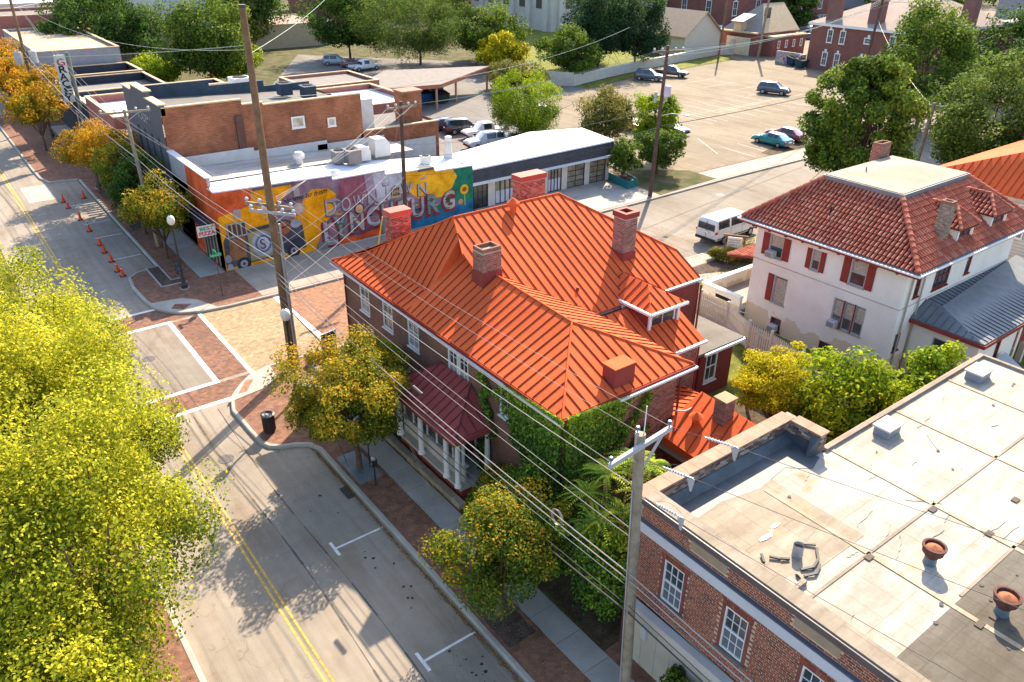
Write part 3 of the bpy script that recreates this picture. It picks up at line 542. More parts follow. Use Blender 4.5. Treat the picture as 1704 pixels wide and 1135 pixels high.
b = MB(); b.box(13.82,22.0,3.36,13.95,27.9,3.58); b.box(13.95,22.0,3.36,15.95,22.1,3.58); b.build('porch_fascia', PORCHRED, H); b = MB(); b.box(14.15,22.2,3.2,14.35,27.7,3.42); b.box(14.35,22.2,3.2,15.95,22.36,3.42); b.box(14.35,27.5,3.2,15.95,27.66,3.42); b.build('porch_beam', TRIM, H)
for (x, y) in ((14.27,22.45),(14.27,23.35),(14.27,25.45),(14.27,27.35),(15.75,22.4)):
    b = MB(); b.lathe([(.17,0),(.17,.1),(.125,.14),(.125,1.2),(.105,2.05),(.15,2.12),(.16,2.3)], (x,y,.9), 14); b.build('column', TRIM, H, smooth=False)
b = MB(); b.box(14.62,22.5,.9,14.72,27.6,1.75); b.box(14.5,22.4,1.75,14.8,27.6,1.82); b.build('porch_rail', flat('porch_rail_cream', (.55,.5,.44), .7), H)
b = MB(); b.box(14.6,22.55,1.9,14.63,27.4,3.25); sc = b.build('porch_screen', glassmat('screen_glass', (.025,.03,.03), .25), H)
b = MB(); 
for y in (22.55,23.3,24.6,25.4,26.6,27.4): b.box(14.56,y-.04,1.82,14.66,y+.04,3.3)
b.build('screen_frame', TRIM, sc)
# low stone wall beside the walk
SW = thing('retaining_wall', 'low tan stone retaining wall edging the sidewalk before the porch', 'wall', (13.95,14,.1))
rn = random.Random(5); y = 21.9; stm = [flat('stone_tan_%d' % i, c, .9, var=.2, scale=4) for i, c in enumerate(((.30,.24,.17),(.25,.2,.15),(.34,.28,.2)))]
while y < 36.8:
    l = rn.uniform(.35,.8)
    for k in (0, 1): MB().obox((13.9+rn.uniform(0,.03),y,.14+k*.17), (.3,0,0), (0,l-.02,0), (0,0,.155), 0).build('stone', rn.choice(stm), SW)
    y += l
# ------------------------------------------------------------------ the near brick building on the right
NB = thing('brick_building', 'two storey brick building with pale flat membrane roof and rusty roof vents', 'building', (14.5, 12.4, .1))
def membrane(name, col, g=(.9,2.9), dirt=.5, stains=()):
    m, t, b = newmat(name, .8, .25); v = geo(t); n = bricktex(t, geo(t, (1,1,1), (0,0,0)), (1,1,1), (.93,.92,.9), (.80,.77,.72), g[0], g[1], .02, .35)
    c = mix(t, 1, col, n.outputs[0], 'MULTIPLY'); c = mix(t, dirt, c, ramp(t, noise(t, v, .45, 6), .32, .66, (.72,.65,.56), (1.1,1.1,1.08)), 'MULTIPLY'); c = mix(t, .45, c, ramp(t, noise(t, geo(t, (.5,4,1)), 1.2, 5), .35, .65, (.8,.77,.72), (1.06,1.05,1.04)), 'MULTIPLY')
    c = mix(t, .35, c, ramp(t, noise(t, v, 9, 4), .35, .65, (.8,.78,.74), (1.08,1.08,1.07)), 'MULTIPLY'); c = mix(t, .5, c, ramp(t, noise(t, geo(t, (.35,1.4,1), (0,0,.3)), 1.1, 7, .7), .42, .60, (.62,.56,.48), (1.08,1.08,1.08)), 'MULTIPLY'); 
    for sx, sy, sr in stains:
        d = t.nodes.new('ShaderNodeVectorMath'); d.operation = 'DISTANCE'; g_ = t.nodes.new('ShaderNodeNewGeometry'); t.links.new(g_.outputs['Position'], d.inputs[0]); d.inputs[1].default_value = (sx, sy, 6.03)
        q = t.nodes.new('ShaderNodeMath'); q.operation = 'MULTIPLY_ADD'; t.links.new(noise(t, v, 1.8, 5), q.inputs[0]); q.inputs[1].default_value = 1.6*sr; t.links.new(d.outputs['Value'], q.inputs[2])
        c = mix(t, ramp(t, q.outputs[0], sr*.9, sr*1.6, (.65,.65,.65), (0,0,0)), c, (.40,.25,.13)); c = mix(t, ramp(t, q.outputs[0], sr*.7, sr*1.05, (.6,.6,.6), (0,0,0)), c, (.20,.11,.06))
    t.links.new(c, b.inputs['Base Color']); bump(t, b, noise(t, v, 2.5, 4), .5, .03); return m
MEM = membrane('membrane_pale', (.42,.39,.35), stains=[(19.6,10.25,1.0),(20.3,10.75,.8),(18.8,9.7,.8),(19.2,6.3,.5),(17.3,9.7,.7)]); MEM2 = membrane('membrane_grey', (.135,.12,.10), (.5,2.2), .8); MEM3 = membrane('membrane_cap', (.30,.255,.205), (.8,2), .6)
BAND = flat('band_paint_grey', (.52,.53,.55), .6, var=.07, scale=.8); SIDING = flat('siding_cream', (.50,.44,.35), .7, var=.08, scale=2); COPER = flat('coping_tile_brown', (.36,.20,.13), .75, var=.2, scale=2); TARB = flat('tar_flashing', (.065,.075,.085), .55, .4, var=.3, scale=2.5)
LINTEL = flat('infill_panel_tan', (.33,.25,.165), .8, var=.12, scale=3); NBM = flat('mortar_light', (.55,.42,.29), .95, var=.18, scale=8)
Y1 = 12.4; xf = 14.5; zp = 6.62
wn = [(10.53,3.62,.78,1.58),(8.22,3.66,.78,1.57),(5.72,3.66,.78,1.57),(3.3,3.66,.78,1.57),(.9,3.66,.78,1.57),(-1.5,3.66,.78,1.57)]
Y0 = -8.0
hl = [hole(y-Y0, z-.1-2.75, w, h) for y, z, w, h in wn]
b = MB(); b.wall((xf,Y0,2.85), (0,1,0), (-1,0,0), Y1-Y0, zp-2.85, hl, .14); b.wall((xf,Y1+.4,2.0), (1,0,0), (0,1,0), 7.6, 4.6); b.wall((xf,Y0,.1), (0,1,0), (-1,0,0), Y1-Y0, 2.0); b.build('mortar_wall', NBM, NB)
b = MB(); b.wall((22.1,11.1,.1), (1,0,0), (0,1,0), 11.5, 5.8); b.wall((xf,Y1+.4,.1), (1,0,0), (0,1,0), 7.6, 1.9); b.wall((33.6,-20,.1), (0,1,0), (1,0,0), 31.1, 5.8); b.wall((xf,-20,.1), (1,0,0), (0,-1,0), 19.1, 6.4); b.wall((xf,-20,.1), (0,1,0), (-1,0,0), 12, 6.4); b.build('wall', brickwall('side_brick', (.27,.10,.065), (.19,.07,.05), (.36,.27,.19)), NB)
NP = [(.27,.075,.04),(.24,.065,.038),(.31,.09,.05),(.20,.06,.045),(.28,.10,.06),(.26,.07,.04),(.15,.055,.045)]
inf = [(9.18,10.5,6.24,6.5),(10.5-4.8,7.02,6.24,6.5),(2.2,3.6,6.24,6.5)]
hb = [(a-.12, c-.06, d+.12, e+.18) for a, c, d, e in hl] + [(a-Y0, z0-2.85, c-Y0, z1-2.85) for a, c, z0, z1 in ((9.18,10.5,6.2,6.55),(5.7,7.02,6.2,6.55),(2.2,3.6,6.2,6.55))] + [(0, 5.62-2.85, Y1-Y0, 6.04-2.85)]
b = brickfield(MB(), (xf,Y0+7.9,2.85), (0,1,0), (-1,0,0), Y1-Y0-7.9, zp-2.85, [(a-7.9,c,d-7.9,e) for a,c,d,e in hb], pal=NP, seed=3, jit=.15); b.build('brickwork', BRICKATTR, NB, kind='stuff', col=True)
b = brickfield(MB(), (xf,Y1+.4,2.0), (1,0,0), (0,1,0), 7.6, 4.55, pal=NP, seed=6); b.build('brickwork', BRICKATTR, NB, kind='stuff', col=True)
b = MB()      # soldier courses and side strips round the windows
rnn = random.Random(8)
for y, z, w, h in wn[:5]:
    for k in range(13):
        c = rnn.choice(NP); b.obox((xf-.02,y-.14+k*.082,z+h+.01), (.03,0,0), (0,.07,0), (0,0,.2), 0, c)
b.build('soldier_course', BRICKATTR, NB, kind='stuff', col=True)
SURR = flat('surround_maroon', (.20,.075,.06), .7, var=.15); SILL = flat('sill_dark', (.12,.12,.12), .7)
for y, z, w, h in wn:
    f = window(NB, (xf,y,z), (0,1,0), (-1,0,0), w, h, TRIM, glassmat('nb_glass', (.02,.035,.04)), 3, 4, fw=.045, mun=.02, rec=.05, sill=False, curtain=(.02,.48,flat('screen_mesh', (.13,.15,.17), .6, var=.1)))
    b = MB(); b.box(xf-.03,y-.11,z-.02,xf+.1,y-.0,z+h); b.box(xf-.03,y+w,z-.02,xf+.1,y+w+.11,z+h); b.build('surround', SURR, f); MB().box(xf-.07,y-.13,z-.12,xf+.1,y+w+.13,z-.03).build('sill', SILL, f)
MB().box(xf-.09,Y0,5.62,xf-.003,Y1+.05,6.02).build('cornice_band', BAND, NB); MB().box(xf-.13,Y0,6.02,xf-.003,Y1+.07,6.07).build('band_cap', flat('band_cap_dark', (.1,.11,.14), .6), NB)
for y in (9.84, 6.36, 2.9): MB().box(xf-.012,y-.66,6.22,xf+.0,y+.66,6.53).build('infill_panel', LINTEL, NB)
for k in range(int((Y1-Y0)/.6)):
    y = Y0 + k*.6; MB().box(xf-.05,y+.006,.1,xf-.01,min(Y1,y+.594),2.32).build('siding_board', SIDING, NB)
MB().box(xf-.12,Y0,2.32,xf-.01,Y1,2.48).build('siding_ledge', SIDING, NB); MB().box(xf-.3,Y0,2.48,xf-.01,Y1,2.78).build('siding_cornice', flat('fascia_grey', (.5,.47,.42), .7, var=.08), NB)
MB().box(xf-.08,Y0,6.62,xf+.0,Y1+.2,6.82).build('parapet_edge', flat('edge_metal_dark', (.09,.075,.075), .5, .5), NB)
rw = MB(); rw.box(xf+.0,Y0,6.62,xf+.55,Y1-.0,6.86); rw.build('parapet_coping', MEM3, NB)
# roof deck and sheets
b = MB(); b.box(xf+.5,-20,5.4,22.0,Y1+.02,6.02); b.box(22.0,-20,5.4,33.6,11.1,6.02); b.build('roof_deck', MEM, NB)
sh = MB(); shs = random.Random(4)
x = 14.9
b = MB(); b.box(15.1,-20,6.024,33.55,4.95,6.03); b.build('membrane_old', MEM2, NB)
b = MB(); b.box(15.1,7.9,6.021,19.3,12.3,6.03); b.build('membrane_worn', membrane('membrane_tan', (.36,.315,.25), (.9,3.2), .7, stains=[(19.6,10.25,1.0),(20.3,10.75,.8),(18.8,9.7,.8),(17.3,9.7,.7)]), NB)
for x_, a, c in ((18.6,-5,11),(22.3,-5,11.05),(26.5,-5,11.05),(30.4,-5,11.05)): MB().box(x_,a,6.03,x_+.16,c,6.045).build('membrane_seam', membrane('seam_strip%d' % int(x_), (.46,.38,.29), (2,.8), .8), NB)
for y_, a, c in ((7.35,15.1,33.5),(4.95,19.2,33.5)): MB().box(a,y_,6.03,c,y_+.09,6.045).build('membrane_seam', MEM3, NB)
for (x_, y_) in ((18.55,7.3),(22.1,7.28),(24.7,5.95),(22.4,5.7),(20.4,6.4),(19.2,4.1),(18.6,4.2)): MB().box(x_-.14,y_-.09,6.03,x_+.14,y_+.09,6.06).build('seam_patch', flat('patch_dark', (.12,.095,.075), .9), NB)
rs = flat('rust_stain', (.48,.25,.09), .85, var=.35, scale=2.2)
def blob(cx, cy, rx_, ry, z, m, nm, seed, parent=NB, n=22):
    q = random.Random(seed); b = MB(); P = []
    for i in range(n): a = 2*math.pi*i/n; k = .8+.35*q.random(); P.append((cx+rx_*math.cos(a)*k, cy+ry*math.sin(a)*k))
    b.sheet(P, z); return b.build(nm, m, parent, kind=None)

ptc = flat('patch_white', (.75,.72,.68), .6, var=.1)
for cx, cy, a, c in ((17.5,9.75,.22,.07),(16.85,9.6,.3,.08),(17.2,9.67,.07,.05)): blob(cx,cy,a,c,6.05,ptc,'white_patch',int(cx*10))
# north parapet with exposed rough brick inside and terracotta coping
b = MB(); b.box(xf+.02,Y1+.02,6.02,22.1,Y1+.38,6.78); b.box(21.72,11.15,6.02,22.08,Y1+.02,6.78); b.build('parapet_core', flat('parapet_mortar', (.36,.3,.24), .95, var=.3, scale=5), NB)
pp = [(.20,.13,.10),(.28,.19,.15),(.13,.09,.075),(.33,.26,.22),(.10,.07,.06)]
b = brickfield(MB(), (xf+.4,Y1+.02,6.32), (1,0,0), (0,-1,0), 6.9, .46, pal=pp, seed=5, depth=.02); brickfield(b, (21.72,11.2,6.32), (0,1,0), (-1,0,0), 1.2, .46, pal=pp, seed=6, depth=.02); brickfield(b, (21.72,11.15,6.02), (1,0,0), (0,-1,0), .36, .76, pal=pp, seed=7, depth=.02); b.build('brickwork', BRICKATTR, NB, kind='stuff', col=True)
b = MB(); b.box(xf+.5,Y1-.03,6.02,21.7,Y1+.01,6.34); b.box(21.66,11.2,6.02,21.7,Y1-.03,6.34); b.add([(xf+.5,Y1-.03,6.3),(21.66,Y1-.03,6.3),(21.66,Y1-.3,6.035),(xf+.5,Y1-.3,6.035)], [(0,1,2,3)]); b.build('tar_flashing', TARB, NB)
b = MB(); b.sheet([(15.0,12.37),(21.66,12.37),(21.66,11.0),(20.9,10.75),(20.2,11.35),(18.6,11.15),(17.0,11.45),(15.0,11.3)], 6.034); b.build('tar_sheet', TARB, NB)
MB().add([(21.7,11.15,6.02),(21.7,11.15,6.76),(21.25,11.3,6.03),(21.7,11.5,6.6)],[(0,2,1),(1,2,3)]).build('tar_gusset', TARB, NB)
i = 0; x = xf-.05
while x < 21.6:
    l = .62; MB().box(x+.005,Y1-.06,6.78,min(22.2,x+l)-.005,Y1+.46,6.84).build('coping_tile', COPER, NB); x += l
y = 11.1
while y < Y1-.1: MB().box(21.66,y+.004,6.78,22.16,min(Y1-.07,y+.6)-.004,6.84).build('coping_tile', COPER, NB); y += .6
b = MB(); b.box(22.15,11.05,6.02,33.6,11.2,6.14); b.box(33.5,-20,6.02,33.65,11.05,6.14); b.build('roof_edge', MEM3, NB)
MB().box(22.1,11.2,5.8,33.66,11.26,6.12).build('roof_edge_flashing', flat('edge_rust', (.30,.2,.14), .7, var=.3, scale=2), NB)
def hatch(cx, cy, w, d, label):
    t = thing('roof_hatch', label, 'roof hatch', (cx,cy,6.03)); b = MB(); b.box(cx-w/2,cy-d/2,6.03,cx+w/2,cy+d/2,6.36); b.build('curb', flat('hatch_grey', (.2,.22,.25), .6, .4), t); MB().box(cx-w/2-.06,cy-d/2-.06,6.36,cx+w/2+.06,cy+d/2+.06,6.43).build('lid', flat('hatch_lid', (.58,.5,.4), .7, var=.12), t)
hatch(24.9,10.45,.85,.55,'grey square hatch at mid edge of the pale membrane roof'); hatch(31.6,10.4,.9,.6,'grey square hatch near the far back corner of the pale roof')
RUST = flat('vent_rust', (.11,.045,.035), .75, var=.35, scale=6); RUST2 = flat('vent_rust_bright', (.33,.12,.055), .8, var=.25, scale=8); VB = flat('vent_base_blue', (.10,.15,.17), .5, .5, var=.2, scale=5)
def roofvent(cx, cy, z, s, label, g='rusty round roof vents', conem=RUST2, zb=None):  # inner cone takes the brighter orange rust
    t = thing('roof_vent', label, 'roof vent', (cx,cy,z), g); MB().lathe([(.2*s,0),(.17*s,.28*s)], (cx,cy,z), 16).build('base', VB, t); MB().lathe([(.2*s,.28*s),(.21*s,.36*s),(.31*s,.44*s),(.33*s,.62*s),(.36*s,.64*s),(.36*s,.7*s),(.29*s,.7*s),(.27*s,.6*s)], (cx,cy,z), 20).build('collar', RUST, t, smooth=False); MB().lathe([(.27*s,.6*s),(.2*s,.64*s),(.0*s+.01,.72*s)], (cx,cy,z), 16).build('cone', conem, t)
roofvent(19.75,6.15,6.03,.92,'rusty round vent with orange cone standing alone mid roof'); roofvent(19.45,4.05,6.03,.95,'rusty round vent on the dark grey membrane nearest the bottom corner'); roofvent(26.2,6.0,6.03,.95,'rusty round vent cut by the right edge of the picture')
t = thing('roof_pipe', 'open grey pipe stub with curled black flashing scraps beside it', 'pipe', (16.95,8.6,6.03)); b = MB(); b.tube([(16.95,8.6,6.03),(16.95,8.6,6.42)], .15, 16, caps=False); b.tube([(16.95,8.6,6.03),(16.95,8.6,6.42)], .135, 16, caps=False); b.build('pipe', flat('pipe_grey', (.33,.35,.37), .5, .4, var=.2), t); MB().lathe([(.14,.0),(.13,.3)], (16.95,8.6,6.03), 12).build('pipe_core', flat('pipe_rust', (.12,.07,.045), .9), t)
for k, P in enumerate(([(17.1,8.55),(17.45,8.75),(17.7,8.5)],[(16.5,8.15),(16.85,8.0),(17.25,8.1),(17.6,8.4)],[(16.6,8.6),(16.4,8.75),(16.2,9.0)],[(16.35,7.95),(16.7,7.8),(17.1,7.95)],[(15.9,8.95),(16.1,9.2)])):
    b = MB(); 
    for a, c in zip(P[:-1], P[1:]): b.bar((*a,6.08),(*c,6.1),.07,.05)
    b.build('flashing_scrap', flat('scrap_black', (.03,.03,.035), .5), t)
t = thing('roof_scuttle', 'shallow tan scuttle box at the street edge of the pale roof', 'scuttle', (15.75,8.0,6.03)); b = MB(); b.box(15.5,7.75,6.03,16.2,8.3,6.16); b.build('box', MEM3, t); MB().box(15.6,7.85,6.16,15.95,8.15,6.17).build('lid', MEM, t)
MB().add([(16.2,7.8,6.03),(16.2,8.2,6.03),(16.05,8.0,6.3)],[(0,1,2)]).build('flap', VB, t)
# ------------------------------------------------------------------ white stucco house with tile roof
ST = thing('stucco_house', 'white stucco house with red clay tile hip roof and red shutters', 'house', (38.5,16.8,.1))
def stucco(name, col):
    m, t, b = newmat(name, .9, .15); s = t.nodes.new('ShaderNodeNewGeometry'); sp = t.nodes.new('ShaderNodeSeparateXYZ'); t.links.new(s.outputs['Position'], sp.inputs[0]); v = geo(t)
    c = ramp(t, noise(t, v, .8, 6), .3, .7, [x*.88 for x in col], col); f = noise(t, v, 14, 3); c = mix(t, .4, c, ramp(t, f, .3, .7, (.82,.8,.78), (1.04,1.04,1.04)), 'MULTIPLY')
    ad = t.nodes.new('ShaderNodeMath'); ad.operation = 'MULTIPLY_ADD'; nz = noise(t, v, 1.1, 5); t.links.new(nz, ad.inputs[0]); ad.inputs[1].default_value = -2.6; t.links.new(sp.outputs[2], ad.inputs[2])
    c = mix(t, ramp(t, ad.outputs[0], -1.6, -.1, (.6,.6,.6), (0,0,0)), c, (.60,.42,.24)) ; t.links.new(c, b.inputs['Base Color']); bump(t, b, f, .5, .015); return m
STU = stucco('stucco_cream', (.86,.80,.71)); TILE = attrmat('clay_tile', .8, .12); SHUT = flat('shutter_red', (.27,.04,.03), .6, var=.12, scale=3); DKTRIM = flat('trim_maroon', (.25,.045,.035), .6, var=.1); GSLATE = flat('flashing_blue_grey', (.15,.18,.20), .45, .5, var=.15)
sx0, sx1, sy0, sy1 = 38.5, 50.8, 17.2, 26.5
ww = [(24.6,4.86,.95,1.35),(22.15,4.95,.55,1.2),(19.35,4.9,.95,1.45)]; lw = [(23.9,2.12,.92,1.72),(18.9,2.15,1.95,1.72),(23.85,.35,.75,.85),(20.4,.3,.8,.7)]
b = MB(); b.wall((sx0,sy0,.1), (0,1,0), (-1,0,0), sy1-sy0, 6.5, [hole(y-sy0,z-.1,w,h) for y,z,w,h in ww+lw], .12)
sw_ = [(39.6,4.85,.55,1.15),(41.6,4.75,1.7,1.35),(45.1,4.85,.6,1.2),(39.3-.0,2.2,.0,.0)]
b.wall((sx0,sy0,.1), (1,0,0), (0,-1,0), sx1-sx0, 6.5, [hole(x-sx0,z-.1,w,h) for x,z,w,h in sw_[:3]]+[hole(.35,1.75,.6,1.05)], .12); b.wall((sx0,sy1,.1), (1,0,0), (0,1,0), sx1-sx0, 6.5); b.wall((sx1,sy0,.1), (0,1,0), (1,0,0), sy1-sy0, 6.5); b.build('wall', STU, ST)
MB().box(sx0-.03,sy0-.03,4.42,sx0,sy1,4.47).build('string_course', flat('string_tan', (.5,.43,.35), .8), ST); MB().box(sx0,sy0-.03,4.42,sx1,sy0,4.47).build('string_course', flat('string_tan2', (.5,.43,.35), .8), ST)
AL = flat('storm_sash', (.42,.40,.37), .5)
def shutter(x, y, z, w, h):
    b = MB(); b.box(x-.06,y,z,x-.01,y+w,z+h); s = b.build('shutter', SHUT, ST); q = MB()
    for k in range(int(h/.09)): q.obox((x-.075,y+.05,z+.04+k*.09), (.02,0,.03), (0,w-.1,0), (-.004,0,.03))
    q.build('louvre', SHUT, s, kind='stuff')
CR = flat('curtain_cream', (.45,.38,.3), .9, var=.3, scale=9)
for (y,z,w,h) in ww: window(ST, (sx0,y,z), (0,1,0), (-1,0,0), w, h, AL, GLASS, 1, 2, curtain=(.5,.98,CR)); shutter(sx0,y-.46 if w>.6 else y-.32,z,.44 if w>.6 else .3,h); shutter(sx0,y+w+.02,z,.44 if w>.6 else .3,h)
window(ST, (sx0,23.9,2.12), (0,1,0), (-1,0,0), .92, 1.72, AL, GLASS, 1, 3, curtain=(.05,.95,CR)); shutter(sx0,24.84,2.12,.4,1.72)
for k in range(3): window(ST, (sx0,18.9+k*.66,2.15), (0,1,0), (-1,0,0), .62, 1.72, AL, GLASS_L, 1, 4 if k == 2 else 2, curtain=(.4,.96,CR))
b = MB(); 
for y in (19.53,20.19): b.box(sx0-.05,y-.03,2.15,sx0-.0,y+.04,3.87)
b.build('mullion', DKTRIM, ST); window(ST, (sx0,23.85,.35), (0,1,0), (-1,0,0), .75, .85, DKTRIM, GLASS, 1, 2); window(ST, (sx0,20.4,.3), (0,1,0), (-1,0,0), .8, .7, DKTRIM, GLASS, 1, 1, sash=False)
for x,z,w,h in sw_[:3]: window(ST, (x,sy0,z), (1,0,0), (0,-1,0), w, h, DKTRIM, GLASS, 3 if w > 1 else 1, 2)
window(ST, (sx0+.35,sy0,1.85), (1,0,0), (0,-1,0), .6, 1.05, DKTRIM, GLASS, 1, 1, sash=False)
def aircon(parent_loc, label, u=(0,1,0)):
    x, y, z = parent_loc; t = thing('air_conditioner', label, 'air conditioner', parent_loc); MB().box(x-.4,y,z,x+.05,y+.5,z+.38).build('case', flat('ac_white', (.55,.53,.5), .5), t); MB().box(x-.41,y+.04,z+.05,x-.4,y+.46,z+.33).build('grille', flat('ac_grille', (.25,.25,.25), .6), t)
aircon((38.45,24.98,4.9),'boxy window air conditioner below the upper left stucco house window'); aircon((38.45,20.3,2.2),'small window air conditioner in the triple window of stucco house'); aircon((38.45,24.0,.4),'pale window air conditioner low at the basement window')
# eaves
ze = 6.9; ex0, ex1, ey0, ey1 = 37.75, 51.5, 16.35, 27.45; zd = 9.42; dx0, dx1, dy0, dy1 = 41.1, 48.2, 19.75, 24.4
b = MB(); b.box(ex0+.04,ey0+.04,6.62,ex1-.04,ey1-.04,6.7); b.build('soffit', DKTRIM, ST); b = MB(); b.box(ex0,ey0,6.68,ex0+.05,ey1,6.84); b.box(ex0,ey0,6.68,ex1,ey0+.05,6.84); b.box(ex0,ey1-.05,6.68,ex1,ey1,6.84); b.box(ex1-.05,ey0,6.68,ex1,ey1,6.84); b.build('fascia', DKTRIM, ST)
b = MB(); b.box(ex0-.1,ey0-.1,6.78,ex0,ey1+.05,6.86); b.box(ex0,ey0-.1,6.78,ex1,ey0,6.86); b.build('gutter_lip', TRIM, ST); b = MB(); b.box(ex0+.0,ey0,6.84,ex0+.16,ey1,6.9); b.box(ex0+.16,ey0,6.84,ex1,ey0+.16,6.9); b.build('gutter', GSLATE, ST)
for k in range(9): MB().box(37.95,17.5+k*1.12,6.48,38.5,17.62+k*1.12,6.62).build('bracket', DKTRIM, ST)
rf = MB(); q = [(ex0+.1,ey0+.1,ze-.06),(ex1-.1,ey0+.1,ze-.06),(ex1-.1,ey1-.1,ze-.06),(ex0+.1,ey1-.1,ze-.06),(dx0,dy0,zd-.06),(dx1,dy0,zd-.06),(dx1,dy1,zd-.06),(dx0,dy1,zd-.06)]
rf.add(q, [(0,1,5,4),(1,2,6,5),(2,3,7,6),(3,0,4,7),(4,5,6,7),(3,2,1,0)]); rf = rf.build('roof', flat('tile_bed', (.12,.035,.025), .8), ST)
TP = [(.40,.125,.075),(.38,.115,.07),(.42,.14,.085),(.36,.10,.06),(.40,.12,.07),(.44,.17,.11),(.33,.085,.055)]
def tilefield(parent, P, seed=1, cw=.235, rl=.36, pal=TP, sub=4):
    P = [Vector(p) for p in P]; n = Vector()
    for i in range(1, len(P)-1): n += (P[i]-P[0]).cross(P[i+1]-P[0])
    n.normalize(); n = -n if n.z < 0 else n; d = Vector((n.x, n.y, 0)).normalized(); d = (d-n*d.dot(n)).normalized(); s = n.cross(d); o = P[0]
    Q = [((p-o).dot(s), (p-o).dot(d)) for p in P]; rn = random.Random(seed); b = MB(); N_ = len(Q)
    def inside(a, e):
        c = False
        for i in range(N_):
            x1, y1 = Q[i]; x2, y2 = Q[i-1]
            if (y1 > e) != (y2 > e) and a < (x2-x1)*(e-y1)/(y2-y1)+x1: c = not c
        return c
    amin, amax = min(q[0] for q in Q), max(q[0] for q in Q); emin, emax = min(q[1] for q in Q), max(q[1] for q in Q)
    a = amin + cw/2
    while a < amax:
        e = emax - rl*.5
        while e > emin:
            if inside(a, e):
                c = rn.choice(pal); k = rn.uniform(.9,1.1); c = tuple(x*k for x in c); r0, r1 = cw*.30, cw*.37; ti = rn.uniform(-.01,.01); vs = []
                for (ee, r, lift) in ((e-rl*.58, r0, .0), (e+rl*.5, r1, .045)):
                    for q in range(sub+1):
                        t = math.pi*q/sub; vs.append(o + s*(a+ti+r*math.cos(t)) + d*ee + n*(lift+r*math.sin(t)*.95))
                fs = [(q, q+1, q+sub+2, q+sub+1) for q in range(sub)]; vs.append(o+s*(a+ti)+d*(e+rl*.5)+n*.0); fs += [(sub+1+q, sub+2+q, 2*sub+2) for q in range(sub)]
                b.add(vs, fs, 0, c)
            e -= rl
        a += cw
    b.build('roof_tile', TILE, parent, kind='stuff', col=True)
E0 = (ex0+.12,ey0+.12,ze); E1 = (ex1-.12,ey0+.12,ze); E2 = (ex1-.12,ey1-.12,ze); E3 = (ex0+.12,ey1-.12,ze); D0, D1, D2, D3 = (dx0,dy0,zd),(dx1,dy0,zd),(dx1,dy1,zd),(dx0,dy1,zd)
tilefield(rf, [E3,E0,D0,D3], 1); tilefield(rf, [E0,E1,D1,D0], 2); tilefield(rf, [E1,E2,D2,D1], 3); tilefield(rf, [E2,E3,D3,D2], 4)
def hiptiles(a, c, parent, seed, r=.15, L=.4):
    a, c = Vector(a), Vector(c); n = int((c-a).length/L); rn = random.Random(seed); b = MB()
    for k in range(n):
        p, q = a.lerp(c, k/n), a.lerp(c, (k+1.12)/n); q = a.lerp(c, min(1.02, (k+1.1)/n)); kx = rn.uniform(.8,1.2); cc = rn.choice(TP); b.tube([p+Vector((0,0,.07)), q+Vector((0,0,.05))], [r, r*.8], 8, col=tuple(x*kx for x in cc))
    b.build('hip_tile', TILE, parent, kind='stuff', col=True)
for k, (a, c) in enumerate(((E0,D0),(E1,D1),(E2,D2),(E3,D3))): hiptiles(a, c, rf, k)
b = MB(); b.box(dx0-.1,dy0-.1,zd-.1,dx1+.1,dy1+.1,zd+.16); b.build('deck_curb', GSLATE, rf); b = MB(); b.box(dx0-.02,dy0-.02,zd+.16,dx1+.02,dy1+.02,zd+.2); b.build('flat_deck', flat('deck_beige', (.33,.265,.19), .85, var=.07, scale=1), rf)
b = MB(); b.add([(dx0+2,dy0+.4,zd+.2),(dx1-.5,dy0+.6,zd+.2),(dx1-.5,dy1-.3,zd+.2),(dx0+.6,dy1-.3,zd+.2),((dx0+dx1)/2+1,(dy0+dy1)/2,zd+.55)], [(0,1,4),(1,2,4),(2,3,4),(3,0,4)]); b.build('deck_crown', flat('deck_beige2', (.33,.265,.19), .85, var=.07, scale=1), rf)
chimney(ST, 41.6,17.35,42.1,17.95, 7.2, 9.5, [(.27,.2,.15),(.22,.17,.13),(.3,.24,.19)], mortar=flat('chim_plaster', (.3,.25,.2), .9, var=.3, scale=3), base=7.6, seed=61)
chimney(ST, 47.0,24.6,48.1,25.2, 8.6, 10.3, P1, seed=71)
